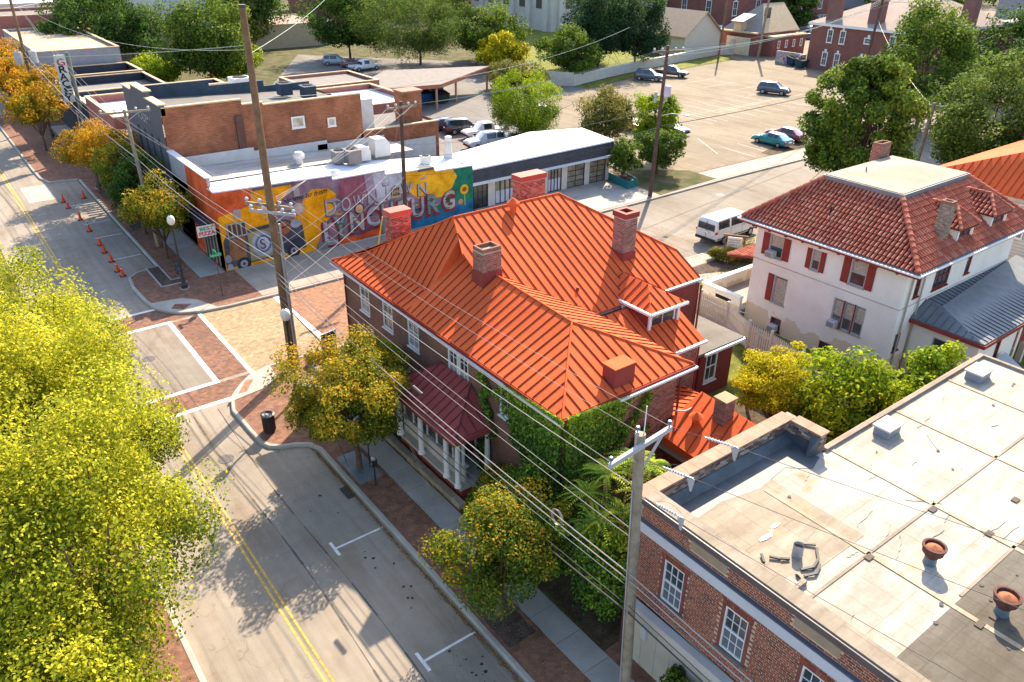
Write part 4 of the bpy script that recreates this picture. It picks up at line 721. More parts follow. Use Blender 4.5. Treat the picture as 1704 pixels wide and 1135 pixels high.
def dormer(x, y0, w, ztop, label=None):
    zb = 7.0; fy = 17.1; b = MB(); b.wall((x,fy,zb), (1,0,0), (0,-1,0), w, 1.15, [hole(.2,.1,w-.4,.9)], .1); b.wall((x,fy,zb), (0,1,0), (-1,0,0), 3.0, 1.15); b.wall((x+w,fy,zb), (0,1,0), (1,0,0), 3.0, 1.15); d = b.build('dormer', STU, ST)
    zr = 8.95; o = .2; F0, F1 = (x-o,fy-o,8.1), (x+w+o,fy-o,8.1); R0_, R1_ = (x+w/2,fy+.75,zr), (x+w/2,fy+3.0,zr); B0, B1 = (x-o,fy+2.2,8.1), (x+w+o,fy+2.2,8.1)
    b = MB(); b.add([(p[0],p[1],p[2]-.05) for p in (F0,F1,R0_,R1_,B0,B1)]+[(F0[0],F0[1],8.0),(F1[0],F1[1],8.0)], [(0,1,2),(0,2,3,4),(1,5,3,2),(6,7,1,0)]); r = b.build('roof', flat('tile_bed2', (.12,.035,.025), .8), ST)
    tilefield(r, [F0,F1,R0_], 11); tilefield(r, [B0,F0,R0_,R1_], 12); tilefield(r, [F1,B1,R1_,R0_], 13); hiptiles(F0,R0_,r,14,.1,.3); hiptiles(F1,R0_,r,15,.1,.3); hiptiles(R0_,R1_,r,16,.11,.35)
    MB().box(x-.02,fy-.04,zb,x+.14,fy,8.1).build('dormer_trim', TRIM, d); MB().box(x+w-.14,fy-.04,zb,x+w+.02,fy,8.1).build('dormer_trim', TRIM, d); window(ST, (x+.2,fy,zb+.1), (1,0,0), (0,-1,0), w-.4, .9, DKTRIM, GLASS, 2, 1, sash=False, sill=False)
dormer(42.6,0,1.7,0); dormer(46.4,0,1.8,0)
MB().tube([(39.3,22.6,7.9),(39.3,22.6,8.5)], .05).build('roof_pipe', DARK, ST); MB().lathe([(.14,0),(.1,.12)], (39.3,22.6,7.85)).build('pipe_flashing', GUT, ST); MB().tube([(43.2,23.2,9.6),(43.2,23.2,9.95)], .035).build('roof_pipe', DARK, ST)
# porch on the south side with grey metal roof
gx0, gx1, gy0 = 40.3, 52, 13.6; GM = flat('metal_roof_grey', (.15,.165,.175), .5, .4, var=.18, scale=2); GMR = flat('metal_seam', (.09,.10,.105), .5, .4, var=0)
Pp = [(gx0-.3,gy0-.3,3.62),(gx1,gy0-.3,3.62),(gx1,sy0,4.5),(gx0+1.0,sy0-.9,4.32),(gx0-.3,sy0,3.62),(gx0+1.0,sy0,4.32)]
b = MB(); b.add([(x,y,z-.05) for x,y,z in Pp]+[(gx0-.3,gy0-.3,3.42),(gx1,gy0-.3,3.42),(gx0-.3,sy0,3.42)], [(0,1,2,3),(4,0,3,5),(6,7,1,0),(8,6,0,4)]); gp = b.build('porch_roof', GM, ST); seam_roof(gp, [Pp[0],Pp[1],(gx1,sy0,4.32),(gx0+1.2,sy0,4.32)], GM, .4, ribm=GMR); seam_roof(gp, [(gx0-.3,sy0,3.62),(gx0-.3,gy0-.3,3.62),(gx0+1.0,sy0-.2,4.35),(gx0+1.0,sy0,4.35)], GM, .4, ribm=GMR)
b = MB(); b.box(gx0-.38,gy0-.38,3.36,gx0-.3,sy0,3.56); b.box(gx0-.3,gy0-.38,3.36,gx1,gy0-.3,3.56); b.build('fascia', DKTRIM, ST)
b = MB(); b.wall((gx0,gy0,.1), (0,1,0), (-1,0,0), sy0-gy0, 3.4, [hole(1.2,1.2,1.1,1.6)], .1); b.wall((gx0,gy0,.1), (1,0,0), (0,-1,0), 4.6, 3.4, [hole(2.2,1.5,.6,1.3)], .1); b.build('porch_wall', STU, ST); window(ST, (gx0,gy0+1.2,1.3), (0,1,0), (-1,0,0), 1.1, 1.6, AL, GLASS, 1, 3); window(ST, (gx0+2.2,gy0,1.6), (1,0,0), (0,-1,0), .6, 1.3, DKTRIM, GLASS, 1, 2)
for x in (45.3,46.9,49.0,51.6): MB().box(x,gy0,.1,x+.3,gy0+.3,3.4).build('post', STU, ST)
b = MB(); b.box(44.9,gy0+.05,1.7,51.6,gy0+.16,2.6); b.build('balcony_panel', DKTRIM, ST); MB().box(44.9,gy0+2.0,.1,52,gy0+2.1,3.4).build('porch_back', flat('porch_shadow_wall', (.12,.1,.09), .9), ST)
t = thing('bulkhead', 'low grey corrugated shed roof over the cellar door of stucco house', 'bulkhead', (40.6,11.9,.1)); b = MB(); b.slab([(40.2,13.4,2.0),(43.6,13.4,2.0),(43.6,11.9,1.2),(40.2,11.9,1.2)], (0,0,-.08)); b.build('roof', flat('tin_grey', (.3,.3,.31), .5, .5, var=.15), t); b = MB(); b.box(40.3,12.0,.1,43.5,13.4,1.15); b.build('wall', REDBRICK, t)
for k, (x,y) in enumerate(((39.05,17.12),(40.25,17.1))): MB().tube([(x,y,6.6),(x,y,.2)], .05).build('downpipe', flat('pipe_tan%d' % k, (.4,.34,.27), .6), ST)
# front terrace of the stucco house
t = thing('terrace', 'cream stucco terrace wall with cut openings at stucco house front', 'terrace', (38.9,26.6,.1)); b = MB()
b.box(38.0,26.6,.1,38.2,29.6,1.7); b.box(38.2,29.4,.1,46,29.6,1.7); b.build('wall', STU, t); MB().box(37.95,26.6,1.7,38.3,29.7,1.8).build('coping', TRIM, t); MB().box(38.3,29.35,1.7,46,29.7,1.8).build('coping', TRIM, t); MB().box(37.98,27.3,1.2,38.0,28.5,1.42).build('slot', DARK, t); MB().box(38.2,26.6,.1,46,29.4,.9).build('floor', CONC, t)
b = MB(); b.slab([(39.5,26.6,4.1),(39.5,29.2,3.5),(46,29.2,3.5),(46,26.6,4.1)], (0,0,-.12)); r = b.build('canopy_bed', DKTRIM, t); tilefield(r, [(39.5,26.6,4.12),(39.5,29.2,3.52),(46,29.2,3.52),(46,26.6,4.12)], 21)
# neighbour in white siding
WS = thing('siding_house', 'white clapboard house with red metal roof behind the stucco house', 'house', (55,16,.1)); CL = flat('clapboard', (.55,.52,.47), .75, var=.06)
b = MB(); b.box(56,13,.1,76,26,6.8); b.build('wall', CL, WS)
q = MB()
for k in range(28): q.box(55.97,13,.5+k*.22,56,26,.52+k*.22); q.box(56,12.97,.5+k*.22,76,13,.52+k*.22)
q.build('lap_shadow_lip', flat('lap_shadow', (.33,.31,.28), .8), WS, kind='stuff')  # lips coloured darker than the boards to paint the shadow under each lap
for y in (15,18.5,22): window(WS, (55.97,y,4.2), (0,1,0), (-1,0,0), .9, 1.5, TRIM, GLASS, 2, 2, rec=-.03)
b = MB(); b.add([(55.6,12.6,6.8),(76.4,12.6,6.8),(76.4,26.4,6.8),(55.6,26.4,6.8),(59,19.5,9.6),(73,19.5,9.6)], [(0,1,5,4),(1,2,5),(2,3,4,5),(3,0,4)]); r = b.build('roof', ROOFRED, WS); seam_roof(r, [(55.6,26.4,6.85),(55.6,12.6,6.85),(59,19.5,9.65)], ROOFRED, ribm=RIBRED); seam_roof(r, [(55.6,12.6,6.85),(76.4,12.6,6.85),(73,19.5,9.65),(59,19.5,9.65)], ROOFRED, ribm=RIBRED, sp=.6)
chimney(WS, 66,20,67.2,21.2, 9, 12, P3, seed=81)
# extra roof wear: wrinkles, tar dabs and loose strips on the pale membrane
rz = random.Random(12); WRK = flat('wrinkle_tan', (.37,.335,.29), .85, var=.15, scale=5)
wk = MB()
for k in range(26):
    x, y = rz.uniform(15.5,33), rz.uniform(5.2,10.8); a = rz.gauss(.1,.35); L = rz.uniform(.3,1.3); P = [(x+L*j/5*math.cos(a), y+L*j/5*math.sin(a)+rz.uniform(-.03,.03), 6.033) for j in range(6)]; wk.tube(P, rz.uniform(.006,.014), 4)
wk.build('membrane_wrinkle', WRK, NB, kind='stuff')
tb = MB()
for k in range(38): x, y, q = rz.uniform(15.5,33), rz.uniform(-2,10.8), rz.uniform(.02,.07); tb.sheet([(x+q*math.cos(i)*rz.uniform(.6,1.4), y+q*math.sin(i)*rz.uniform(.6,1.4)) for i in [j*.9 for j in range(7)]], 6.052)
tb.build('tar_dab', flat('tar_dab_m', (.10,.08,.065), .8, var=0), NB, kind='stuff')
# ------------------------------------------------------------------ mural building
MU = thing('mural_building', 'low white-roofed corner building painted with a big orange and purple mural', 'building', (14.9,53.3,.1))
BASEW = flat('wall_block_white', (.55,.53,.5), .8, var=.1); WROOF = flat('white_roof_coating', (.72,.71,.74), .55, var=.05, scale=.5); WROOF2 = membrane('white_roof_sheets', (.55,.51,.48), (6,1.0), .4)
def P_(c, n):
    m, t, b = newmat('mural_' + n, .8, .1); v = geo(t); f = noise(t, v, .9, 6, .65); c2 = [min(1, x*1.25+.015) for x in c]; c1 = [x*.72 for x in c]; q = ramp(t, f, .36, .62, c1, c2)
    bt = bricktex(t, wallvec(t)[0], (1,1,1), (.93,.93,.93), (.78,.78,.78), .42, .2, .012); q = mix(t, .6, q, bt.outputs[0], 'MULTIPLY'); q = mix(t, .35, q, ramp(t, noise(t, v, 7, 4), .3, .7, (.7,.7,.7), (1.2,1.2,1.2)), 'MULTIPLY'); t.links.new(q, b.inputs['Base Color']); return m
MO, MRO, MPU, MWI, MYE, MGR, MBL, MWH, MBK, MDP = P_((.80,.33,.0),'orange'), P_((.62,.10,.025),'red_orange'), P_((.24,.16,.20),'mauve'), P_((.22,.035,.05),'maroon'), P_((.85,.40,.01),'amber'), P_((.01,.17,.10),'green'), P_((.015,.14,.26),'blue'), P_((.50,.50,.56),'pale_lilac'), P_((.03,.03,.04),'black'), P_((.13,.07,.14),'deep_purple')
ytop = [(14.9,5.85),(23.6,5.6),(23.6,5.3),(28.0,5.3),(28.0,4.95),(32.5,4.8),(32.5,4.5),(36.2,4.4)]
b = MB(); b.wall((14.9,53.3,-.02), (0,1,0), (-1,0,0), 10.1, 5.0, [hole(1.0,.3,2.4,2.7)], .3); b.wall((14.9,63.4,0), (1,0,0), (0,1,0), 24, 4.6); b.wall((36.2,53.3,0), (0,1,0), (1,0,0), 4, 4.3); b.build('wall', BASEW, MU)
V = [(14.9,53.3,0),(36.2,53.3,0)] + [(x,53.3,z) for x,z in ytop[::-1]]; b = MB(); b.add(V, [tuple(range(len(V)))]); b.build('side_wall', MPU, MU)
def mur(P, m, lay, name='mural_shape', bevel=None):
    b = MB(); y = 53.3 - .004*lay; b.add([(x,y,z) for x,z in P], [tuple(range(len(P)))]); return b.build(name, m, MU)
def ell(cx, cz, rx_, rz, n=28, a0=0, a1=2*math.pi): return [(cx+rx_*math.cos(a0+(a1-a0)*i/n), cz+rz*math.sin(a0+(a1-a0)*i/n)) for i in range(n+(a1-a0 < 6.2))]
mur([(14.9,0),(21.6,0),(22.2,1.2),(22.8,2.2),(23.6,3.0),(23.8,4.2),(23.2,4.75),(21.9,4.9),(21.2,4.2),(20.3,2.9),(19.6,3.2),(19.2,4.0),(20.4,5.3),(20.5,5.65),(17.4,5.78),(17.2,4.9),(14.9,4.1)], MO, 1)
mur([(14.9,4.1),(17.3,4.55),(17.5,5.75),(14.9,5.83)], MRO, 2); mur([(18.9,2.9),(20.2,2.9),(21.0,4.4),(21.8,5.6),(20.7,5.65),(19.2,4.1)], MPU, 2)
mur([(21.6,0.1),(22.3,.1),(23.3,1.2),(24.0,2.0),(23.6,2.4),(22.6,1.9)], P_((.33,.16,.2),'plum'), 2); mur([(21.9,.1),(22.8,.1),(23.3,.6),(22.8,.9)], MWH, 3)
mur([(24.2,5.25),(26.6,5.25),(26.9,3.6),(24.4,3.0),(23.9,4.0)], P_((.30,.10,.13),'wine_haze'), 1); mur([(26.4,5.25),(27.9,5.25),(28,4.9),(30.2,4.85),(30.4,3.4),(27.0,2.7)], MWH, 2); mur([(26.2,5.25),(26.9,5.25),(27.2,3.2),(26.5,2.8)], P_((.40,.30,.38),'lilac'), 3)
mur([(29.6,4.85),(30.1,3.2),(30.9,2.5),(33.0,2.3),(34.1,2.9),(34.6,3.8),(34.2,4.45),(32.5,4.5),(32.5,4.75),(30.8,4.83)], MYE, 3); mur([(34.3,4.4),(34.6,3.8),(34.0,2.8),(33.2,2.3),(33.0,1.5),(36.19,1.5),(36.19,4.38)], MGR, 2)
mur([(28.6,1.3),(36.19,1.6),(36.19,.3),(28.6,-.0)], MBL, 4); mur([(28.6,1.5),(33,1.7),(33,1.2),(28.6,1.1)], MGR, 5); mur([(22.6,.3),(28.0,1.5),(28.0,.35),(24,.15)], P_((.60,.09,.02),'ember'), 4); mur([(24.6,.75),(28.6,1.6),(28.6,1.15),(25.4,.6)], MDP, 5)
mur([(14.9,0),(28,0),(28,.28),(21.8,.12),(14.9,.02)], MWH, 6)
# lettering
def textmesh(txt, size, ext, font_off=0, shear=0., spacing=1.):
    cu = bpy.data.curves.new('t', 'FONT'); cu.body = txt; cu.size = size; cu.extrude = ext; cu.offset = font_off; cu.shear = shear; cu.space_character = spacing; cu.resolution_u = 3
    o = bpy.data.objects.new('t', cu); C.objects.link(o); dg = bpy.context.evaluated_depsgraph_get(); me = bpy.data.meshes.new_from_object(o.evaluated_get(dg)); C.objects.unlink(o); bpy.data.objects.remove(o); return me
def text(parent, txt, size, origin, u, v, m, name='lettering', ext=.004, off=0., shear=0., sx=1., w=None, spacing=1.):
    me = textmesh(txt, size, ext, off, shear, spacing); u, v = norm(u), norm(v); n = u.cross(v); L = WL.get(parent.name, Vector()) if parent else Vector()
    co = np.zeros(len(me.vertices)*3, 'f'); me.vertices.foreach_get('co', co); co = co.reshape(-1,3)
    if w: sx = w/max(.01, co[:,0].max()-co[:,0].min())
    k = co[:,0:1]*sx; new = np.array(Vector(origin)-L)[None] + k*np.array(u)[None] + co[:,1:2]*np.array(v)[None] + co[:,2:3]*np.array(n)[None]
    me.vertices.foreach_set('co', new.ravel().astype('f')); me.materials.clear(); me.materials.append(m); me.update(); o = bpy.data.objects.new(name, me); C.objects.link(o)
    if parent: o.parent = parent
    return o
LG = P_((.10,.10,.12),'letter_grey'); LL = P_((.42,.40,.44),'letter_light')
for k, (ch, x, z, s) in enumerate((('D',22.7,2.62,1.75),('O',24.05,2.72,1.55),('W',25.1,2.72,1.5),('N',26.25,2.9,1.5),('T',27.7,3.0,1.9),('O',28.35,3.0,1.35),('W',29.35,3.1,1.35),('N',30.7,2.75,1.45))):
    wd = {'W':1.0,'N':.95,'T':.6,'D':.95,'O':.85}[ch]; text(MU, ch, s, (x,53.3-.028,z), (1,0,.01), (0,0,1), LG, 'mural_letter', w=wd, off=.045); text(MU, ch, s, (x+.04,53.3-.034,z+.04), (1,0,.01), (0,0,1), LL, 'mural_letter', w=wd-.08, off=.004)
for k, (ch, x, z, s) in enumerate((('L',22.25,.35,2.6),('Y',23.3,.7,2.5),('N',24.5,.95,2.3),('C',25.95,1.1,2.2),('H',27.25,1.1,2.3),('B',28.7,1.1,2.2),('U',30.0,1.05,2.2),('R',31.45,1.1,2.2),('G',33.0,1.15,2.1))):
    wd = 1.25 if ch in 'NCUG' else 1.15
    for j in range(4): text(MU, ch, s, (x+.03*j,53.3-.04-.003*j,z-.16+.05*j), (1,0,.02), (0,0,1), MWI, 'mural_letter', w=wd+.12, off=.14)
    text(MU, ch, s, (x+.12,53.3-.058,z+.05), (1,0,.02), (0,0,1), [P_((.34,.36,.40),'letter_fill'), P_((.16,.30,.28),'scene_teal'), P_((.36,.37,.34),'scene_mist')][k % 3], 'mural_letter', w=wd-.1, off=.045)
    q = random.Random(k); 
    for j in range(5): mur([(x+.15+q.random()*.9+.12*math.cos(a), z+.15+q.random()*0+.25*j+.07*math.sin(a)) for a in [i*1.05 for i in range(6)]], [MGR,P_((.35,.1,.05),'scene_red'),MBL,P_((.12,.2,.08),'scene_leaf')][j % 4], 16)
for (cx, cz, r, m) in ((35.3,2.55,.42,MYE),(35.3,2.55,.2,P_((.3,.1,.02),'brown')),(34.9,1.55,.24,P_((.5,.2,.08),'bud')),): mur(ell(cx,cz,r,r), m, 6 if r > .3 else 8)
mur([(35.25,2.1),(35.35,2.1),(35.4,1.2),(35.3,1.2)], P_((.25,.4,.03),'stem'), 7)
mur(ell(25.55,2.75,.42,.45), MBK, 20); mur(ell(25.55,2.75,.32,.34), P_((.62,.36,.2),'badge_peach'), 21)
text(MU, 'Welcome to', .55, (19.0,53.26,4.15), (1,0,.08), (0,0,1), MBK, 'mural_script', shear=.4); text(MU, 'from', .55, (22.0,53.26,4.35), (1,0,.1), (0,0,1), MBK, 'mural_script', shear=.4)
rq = random.Random(9)
HZ = [P_((.34,.26,.31),'haze_rose'),P_((.45,.43,.47),'haze_white'),P_((.30,.12,.14),'haze_wine'),P_((.6,.28,.06),'haze_amber')]
for k in range(26):
    x, z, L, h = rq.uniform(22.5,34.5), rq.uniform(1.6,4.2), rq.uniform(.5,1.8), rq.uniform(.05,.16); mur([(x+L*j/8, z+.35*L*math.sin(j*.5+k)*.4+h*(1-abs(j-4)/4)) for j in range(9)]+[(x+L*j/8, z+.35*L*math.sin(j*.5+k)*.4-h*(1-abs(j-4)/4)) for j in range(7,0,-1)], HZ[k%4] if x < 30 else HZ[(k%2)*3], 6.2+k*.02)
# painted truck on the wall
CH = P_((.07,.08,.10),'truck_dark'); SVR = P_((.33,.36,.41),'truck_silver'); BR = P_((.28,.13,.06),'truck_brown')
mur([(14.95,.35),(15.0,2.3),(15.3,2.75),(19.7,3.05),(20.9,2.35),(21.0,.6),(20.2,.5),(14.95,.3)], CH, 4); mur([(15.25,.8),(15.4,2.35),(16.55,2.5),(16.5,.75)], BR, 6)
mur([(16.75,.45),(16.75,2.6),(18.75,2.7),(18.75,.6)], P_((.3,.26,.12),'truck_gold'), 6); mur(ell(17.8,1.6,.85,.95), SVR, 7); mur(ell(17.8,1.6,.6,.68), P_((.12,.16,.22),'emblem_dark'), 8); mur(ell(17.8,1.6,.45,.5), MWH, 9)
text(MU, 'S', 1.1, (17.5,53.25,1.22), (1,0,0), (0,0,1), CH, 'mural_letter')
for cx, cz in ((16.2,.42),(20.0,.55)): mur(ell(cx,cz,.5,.5), MBK, 10); mur(ell(cx,cz,.27,.27), SVR, 11); mur(ell(cx,cz,.12,.12), MWI, 12)
mur(ell(19.5,2.45,.45,.5), P_((.38,.12,.05),'face_bronze'), 12); mur(ell(19.42,2.5,.14,.08), MBK, 13); mur(ell(19.7,2.55,.14,.08), MBK, 13); mur(ell(20.4,2.6,.42,.32), SVR, 11); mur(ell(20.75,4.0-.35,.45,.45), P_((.55,.42,.35),'saucer'), 13); mur(ell(20.75,3.65,.28,.28), P_((.7,.6,.5),'saucer_light'), 14)
mur([(19.3,1.2),(20.8,1.6),(20.9,.7),(19.4,.7)], P_((.04,.05,.07),'grille'), 7); mur(ell(15.15,1.0,.22,.3), SVR, 8); mur(ell(15.2,.4,.2,.25), SVR, 12)
GWF = flat('painted_frame_grey', (.35,.32,.30), .7); BBK = flat('louvre_brown', (.10,.06,.035), .7, var=.2)
def grille_win(x, z, w, h, n):
    b = MB(); b.box(x,53.2,z,x+w,53.27,z+.1); b.box(x,53.2,z+h-.1,x+w,53.27,z+h)
    for i in range(n+1): xx = x+(w-.09)*i/n; b.box(xx,53.205,z+.1,xx+.09,53.265,z+h-.1)
    f = b.build('window', GWF, MU); MB().box(x+.05,53.23,z+.05,x+w-.05,53.28,z+h-.05).build('pane', BBK, f)
grille_win(15.35,2.5,1.4,1.05,4); b = MB(); window(MU, (28.45,53.28,3.1), (1,0,0), (0,-1,0), .75, .8, flat('frame_tan', (.45,.38,.25), .7), BBK, 4, 3, rec=-.02)
for x, z, w, h in ((16.0,3.85,.5,.6),(20.5,4.6,.45,.6),(27.4,.3,.85,.9),(21.9,.1,.8,.6)): MB().box(x,53.2,z,x+w,53.29,z+h).build('wall_box', GWF if z > 2 else flat('hatch_grey2', (.2,.2,.19), .8), MU)
# front facade: red orange paint, parapet steps, shop window, pizza sign
b = MB(); b.add([(14.885,53.3,4.0),(14.885,53.3,5.85),(14.885,54.3,6.1),(14.885,54.5,6.58),(14.885,59.4,6.58),(14.885,59.4,.9),(14.885,57.6,.9),(14.885,57.6,3.2),(14.885,53.3,3.2)], [(0,1,2,3,4,5,6,7,8)]); b.build('front_paint', MRO, MU)
b = MB(); b.box(14.9,59.4,0,15.15,63.4,6.65); b.box(14.9,54.5,4.9,15.15,59.4,6.58); b.box(14.9,53.3,4.9,15.15,54.5,5.85); b.build('front_parapet', flat('parapet_grey', (.33,.33,.34), .8, var=.1), MU); b = MB(); b.box(14.82,54.45,6.58,15.3,63.45,6.66); b.build('coping', WROOF, MU); MB().box(14.86,53.28,5.85,15.25,54.5,5.93).build('coping', WROOF, MU)
b = MB(); b.box(14.9,53.31,.0,14.93,54.2,3.2); b.build('front_pier', MO, MU); b = MB(); b.box(14.9,54.2,.0,15.2,59.4,3.4); b.build('shopfront', flat('shopfront_dark', (.05,.045,.045), .6), MU)
for y in (54.35,55.1,55.9,56.7,57.3): MB().box(14.84,y,.15,14.9,y+.1,2.9).build('shop_mullion', GWF, MU)
MB().box(14.84,57.5,.1,14.9,59.4,1.5).build('shop_panel', MRO, MU); MB().box(14.0,54.2,3.3,14.9,59.4,3.42).build('awning', flat('awning_dark', (.03,.04,.05), .7), MU)
t = thing('shop_sign', 'small white sign with green and red lettering at the mural building front', 'sign', (14.5,53.9,2.7)); MB().box(13.55,53.86,2.75,14.8,53.94,3.55).build('board', TRIM, t); MB().bar((13.55,53.9,3.6),(14.9,53.9,3.6),.04).build('bracket', DARK, t)
text(t, 'BEST', .34, (13.7,53.85,3.22), (1,0,0), (0,0,1), flat('sign_green', (.06,.25,.04), .6), w=.95, off=.008); text(t, 'PIZZA', .38, (13.62,53.85,2.86), (1,0,0), (0,0,1), flat('sign_red', (.6,.04,.05), .6), w=1.1, off=.01)
# roof
b = MB(); b.add([(15.1,53.45,4.95),(23.6,53.45,4.85),(23.6,63.4,5.0),(15.1,63.4,5.1)], [(0,1,2,3)]); b.build('roof', WROOF, MU); b = MB(); b.add([(23.6,53.45,4.9),(36.2,53.45,4.15),(36.2,57.6,4.3),(30,59,4.55),(30,63.4,4.7),(23.6,63.4,5.0)], [(0,1,2,3,4,5)]); b.build('roof', WROOF, MU)
b = MB(); b.add([(15.15,58.8,5.13),(34,59.2,4.85),(34,63.35,4.8),(15.15,63.35,5.2)], [(0,1,2,3)]); b.build('roof_sheets', WROOF2, MU)
b = MB()
for (xa, za), (xc_, zc_) in zip(ytop[:-1], ytop[1:]):
    if xc_ - xa > .2: b.add([(xa,53.22,za+.0),(xc_,53.22,zc_+.0),(xc_,53.6,zc_),(xa,53.6,za),(xa,53.22,za+.1),(xc_,53.22,zc_+.1),(xc_,53.6,zc_+.1),(xa,53.6,za+.1)], [(0,1,5,4),(4,5,6,7),(1,2,6,5),(0,4,7,3),(3,7,6,2)]); b.add([(xa,53.5,4.1),(xc_,53.5,4.1),(xc_,53.5,zc_+.02),(xa,53.5,za+.02)], [(3,2,1,0)])
b.build('parapet_cap', WROOF, MU)
b = MB(); b.box(17.6,53.18,5.55,20.6,53.3,5.72); b.build('gutter', flat('gutter_dark', (.12,.11,.11), .6), MU); MB().box(30.9,53.15,4.75,32.3,53.9,4.95).build('roof_fixture', flat('fix_dark', (.1,.1,.1), .6), MU)
for (xa, ya, za, zc_) in ((15.1,63.35,5.1,6.0),(21.5,63.35,5.0,5.7),(27,63.35,4.9,5.4)): b = MB(); b.box(xa,ya-.1,za-.2,xa+6.4,ya,zc_); b.build('parapet_upstand', flat('upstand_white', (.5,.48,.46), .8, var=.1), MU)
ACW = flat('ac_cream', (.55,.54,.5), .5, var=.08); ACG = flat('ac_coil', (.20,.20,.20), .7)
def acunit(cx, cy, z, s, label, m=ACG, cat='air conditioner', g=None):
    t = thing('rooftop_unit', label, cat, (cx,cy,z), g); MB().box(cx-s/2,cy-s/2,z+.08,cx+s/2,cy+s/2,z+s*1.05).build('case', m, t); MB().lathe([(s*.4,0),(s*.4,.05),(s*.1,.05)], (cx,cy,z+s*1.05), 14).build('fan_guard', DARK, t); MB().box(cx-s/2-.03,cy-s/2-.03,z+s*.98,cx+s/2+.03,cy+s/2+.03,z+s*1.04).build('lid', ACW, t); return t
acunit(26.9,58.9,4.85,1.0,'dark coil rooftop condenser leftmost of the cluster on the mural building'); acunit(27.7,58.2,4.85,1.15,'brown-grey rooftop condenser beside the two white duct boxes',flat('ac_brown', (.17,.15,.14), .7))
def duct(x, y, z, w, l, h, label):
    t = thing('rooftop_duct', label, 'duct', (x,y,z)); b = MB(); b.add([(x,y,z),(x+w,y,z),(x+w,y+l,z),(x,y+l,z),(x+.1,y,z+h),(x+w*.7,y,z+h),(x+w,y,z+h*.65),(x+.1,y+l,z+h),(x+w*.7,y+l,z+h),(x+w,y+l,z+h*.65)], [(0,1,6,5,4),(3,7,8,9,2),(4,5,8,7),(5,6,9,8),(1,2,9,6),(0,4,7,3)]); b.build('hood', ACW, t)
    MB().box(x+w+.0,y+.1,z+.1,x+w+.03,y+l-.1,z+h*.5).build('louvre', ACG, t); return t
duct(28.4,58.4,4.8,1.1,1.0,1.15,'white box duct in the middle of the rooftop cluster'); duct(30.2,59.0,4.75,1.5,1.2,1.5,'largest white hooded duct at the right end of the rooftop cluster'); acunit(33.4,56.2,4.3,.7,'small white rooftop unit near the right end of mural building roof',ACW)
t = thing('turbine_vent', 'white round turbine vent standing on the mural building roof', 'roof vent', (23.9,60.0,5.0)); MB().lathe([(.3,0),(.28,.35),(.45,.45),(.48,.75),(.3,.95),(.05,1.0)], (23.9,60.0,5.0), 14).build('turbine', ACW, t); t = thing('flue', 'tall white tapered flue rising from the roof above the mural', 'flue', (36.2,57.0,4.2)); MB().lathe([(.55,0),(.35,.3),(.25,1.6),(.3,1.7),(.3,1.9),(.05,2.0)], (36.2,57.0,4.2), 14).build('stack', ACW, t)
t = thing('roof_drum', 'squat white drum vent near the front edge of mural roof', 'roof vent', (24.6,54.9,4.85)); MB().lathe([(.45,0),(.4,.5),(.42,.55),(.2,.7)], (24.6,54.9,4.85), 14).build('drum', ACW, t)
# ------------------------------------------------------------------ garage row with mansard strip
GA = thing('garage_building', 'long white garage building with dark mansard strip and glazed bay doors', 'building', (36.2,54.4,.1)); CRM = flat('garage_cream', (.60,.56,.5), .75, var=.06); SHG = brickwall('shingle_dark', (.075,.08,.09), (.055,.06,.07), (.04,.04,.045), .3, w=.3, h=.16); BKF = flat('door_frame_black', (.02,.022,.03), .4)
doors = [(36.5,38.55,'dark'),(39.3,41.6,'wood'),(42.3,44.6,'wood'),(45.3,47.0,'wood'),(47.65,49.85,'glass'),(50.45,52.6,'glass')]
b = MB(); b.wall((36.2,54.4,.0), (1,0,0), (0,-1,0), 16.8, 3.0, [hole(a-36.2,.12,c-a,2.2) for a,c,_ in doors], .25); b.wall((53,54.4,0), (0,1,0), (1,0,0), 5.5, 3.0); b.build('wall', CRM, GA)
PG = glassmat('garage_glass', (.16,.14,.10), .12); WP = flat('door_panel_white', (.55,.55,.6), .6)
for a, c, k in doors:
    w = c-a
    if k == 'dark': window(GA, (a,54.4,.12), (1,0,0), (0,-1,0), w, 2.2, BKF, glassmat('dk', (.02,.025,.02), .2), 4, 3, sash=False, sill=False, rec=.12, name='bay_door')
    elif k == 'wood':
        f = window(GA, (a,54.4,.12), (1,0,0), (0,-1,0), w, 2.2, BKF, PG, 4, 1, sash=False, sill=False, rec=.12, mun=.12, name='bay_door')
        for q in range(4): MB().box(a+.12+q*(w-.16)/4,54.49,.25,a+.02+(q+1)*(w-.16)/4,54.50,1.35).build('door_panel', WP, f)
    else: window(GA, (a,54.4,.12), (1,0,0), (0,-1,0), w, 2.2, BKF, PG, 2, 4, sash=False, sill=False, rec=.12, mun=.06, name='bay_door')
b = MB(); b.add([(36.2,53.6,2.52),(53.4,53.6,2.62),(53.4,53.9,2.75),(36.2,53.9,2.68),(36.2,54.4,2.5),(53.4,54.4,2.6)], [(0,1,2,3),(4,5,1,0)]); b.build('visor', CRM, GA); b = MB(); b.add([(36.2,53.9,2.66),(53.2,53.9,2.78),(53.2,54.2,3.95),(36.2,54.2,3.75)], [(0,1,2,3)]); b.build('mansard', SHG, GA)
b = MB(); b.add([(36.2,54.15,3.8),(53.3,54.15,4.0),(53.3,58.9,4.3),(47,59.5,4.6),(36.2,57.6,4.3)], [(0,1,2,3,4)]); b.add([(36.2,54.1,3.72),(53.3,54.1,3.9),(53.3,54.15,4.02),(36.2,54.15,3.84)], [(0,1,2,3)]); b.add([(53.3,54.1,3.9),(53.3,58.9,3.9),(53.3,58.9,4.3),(53.3,54.15,4.0)], [(0,1,2,3)]); b.build('roof', WROOF, GA); 
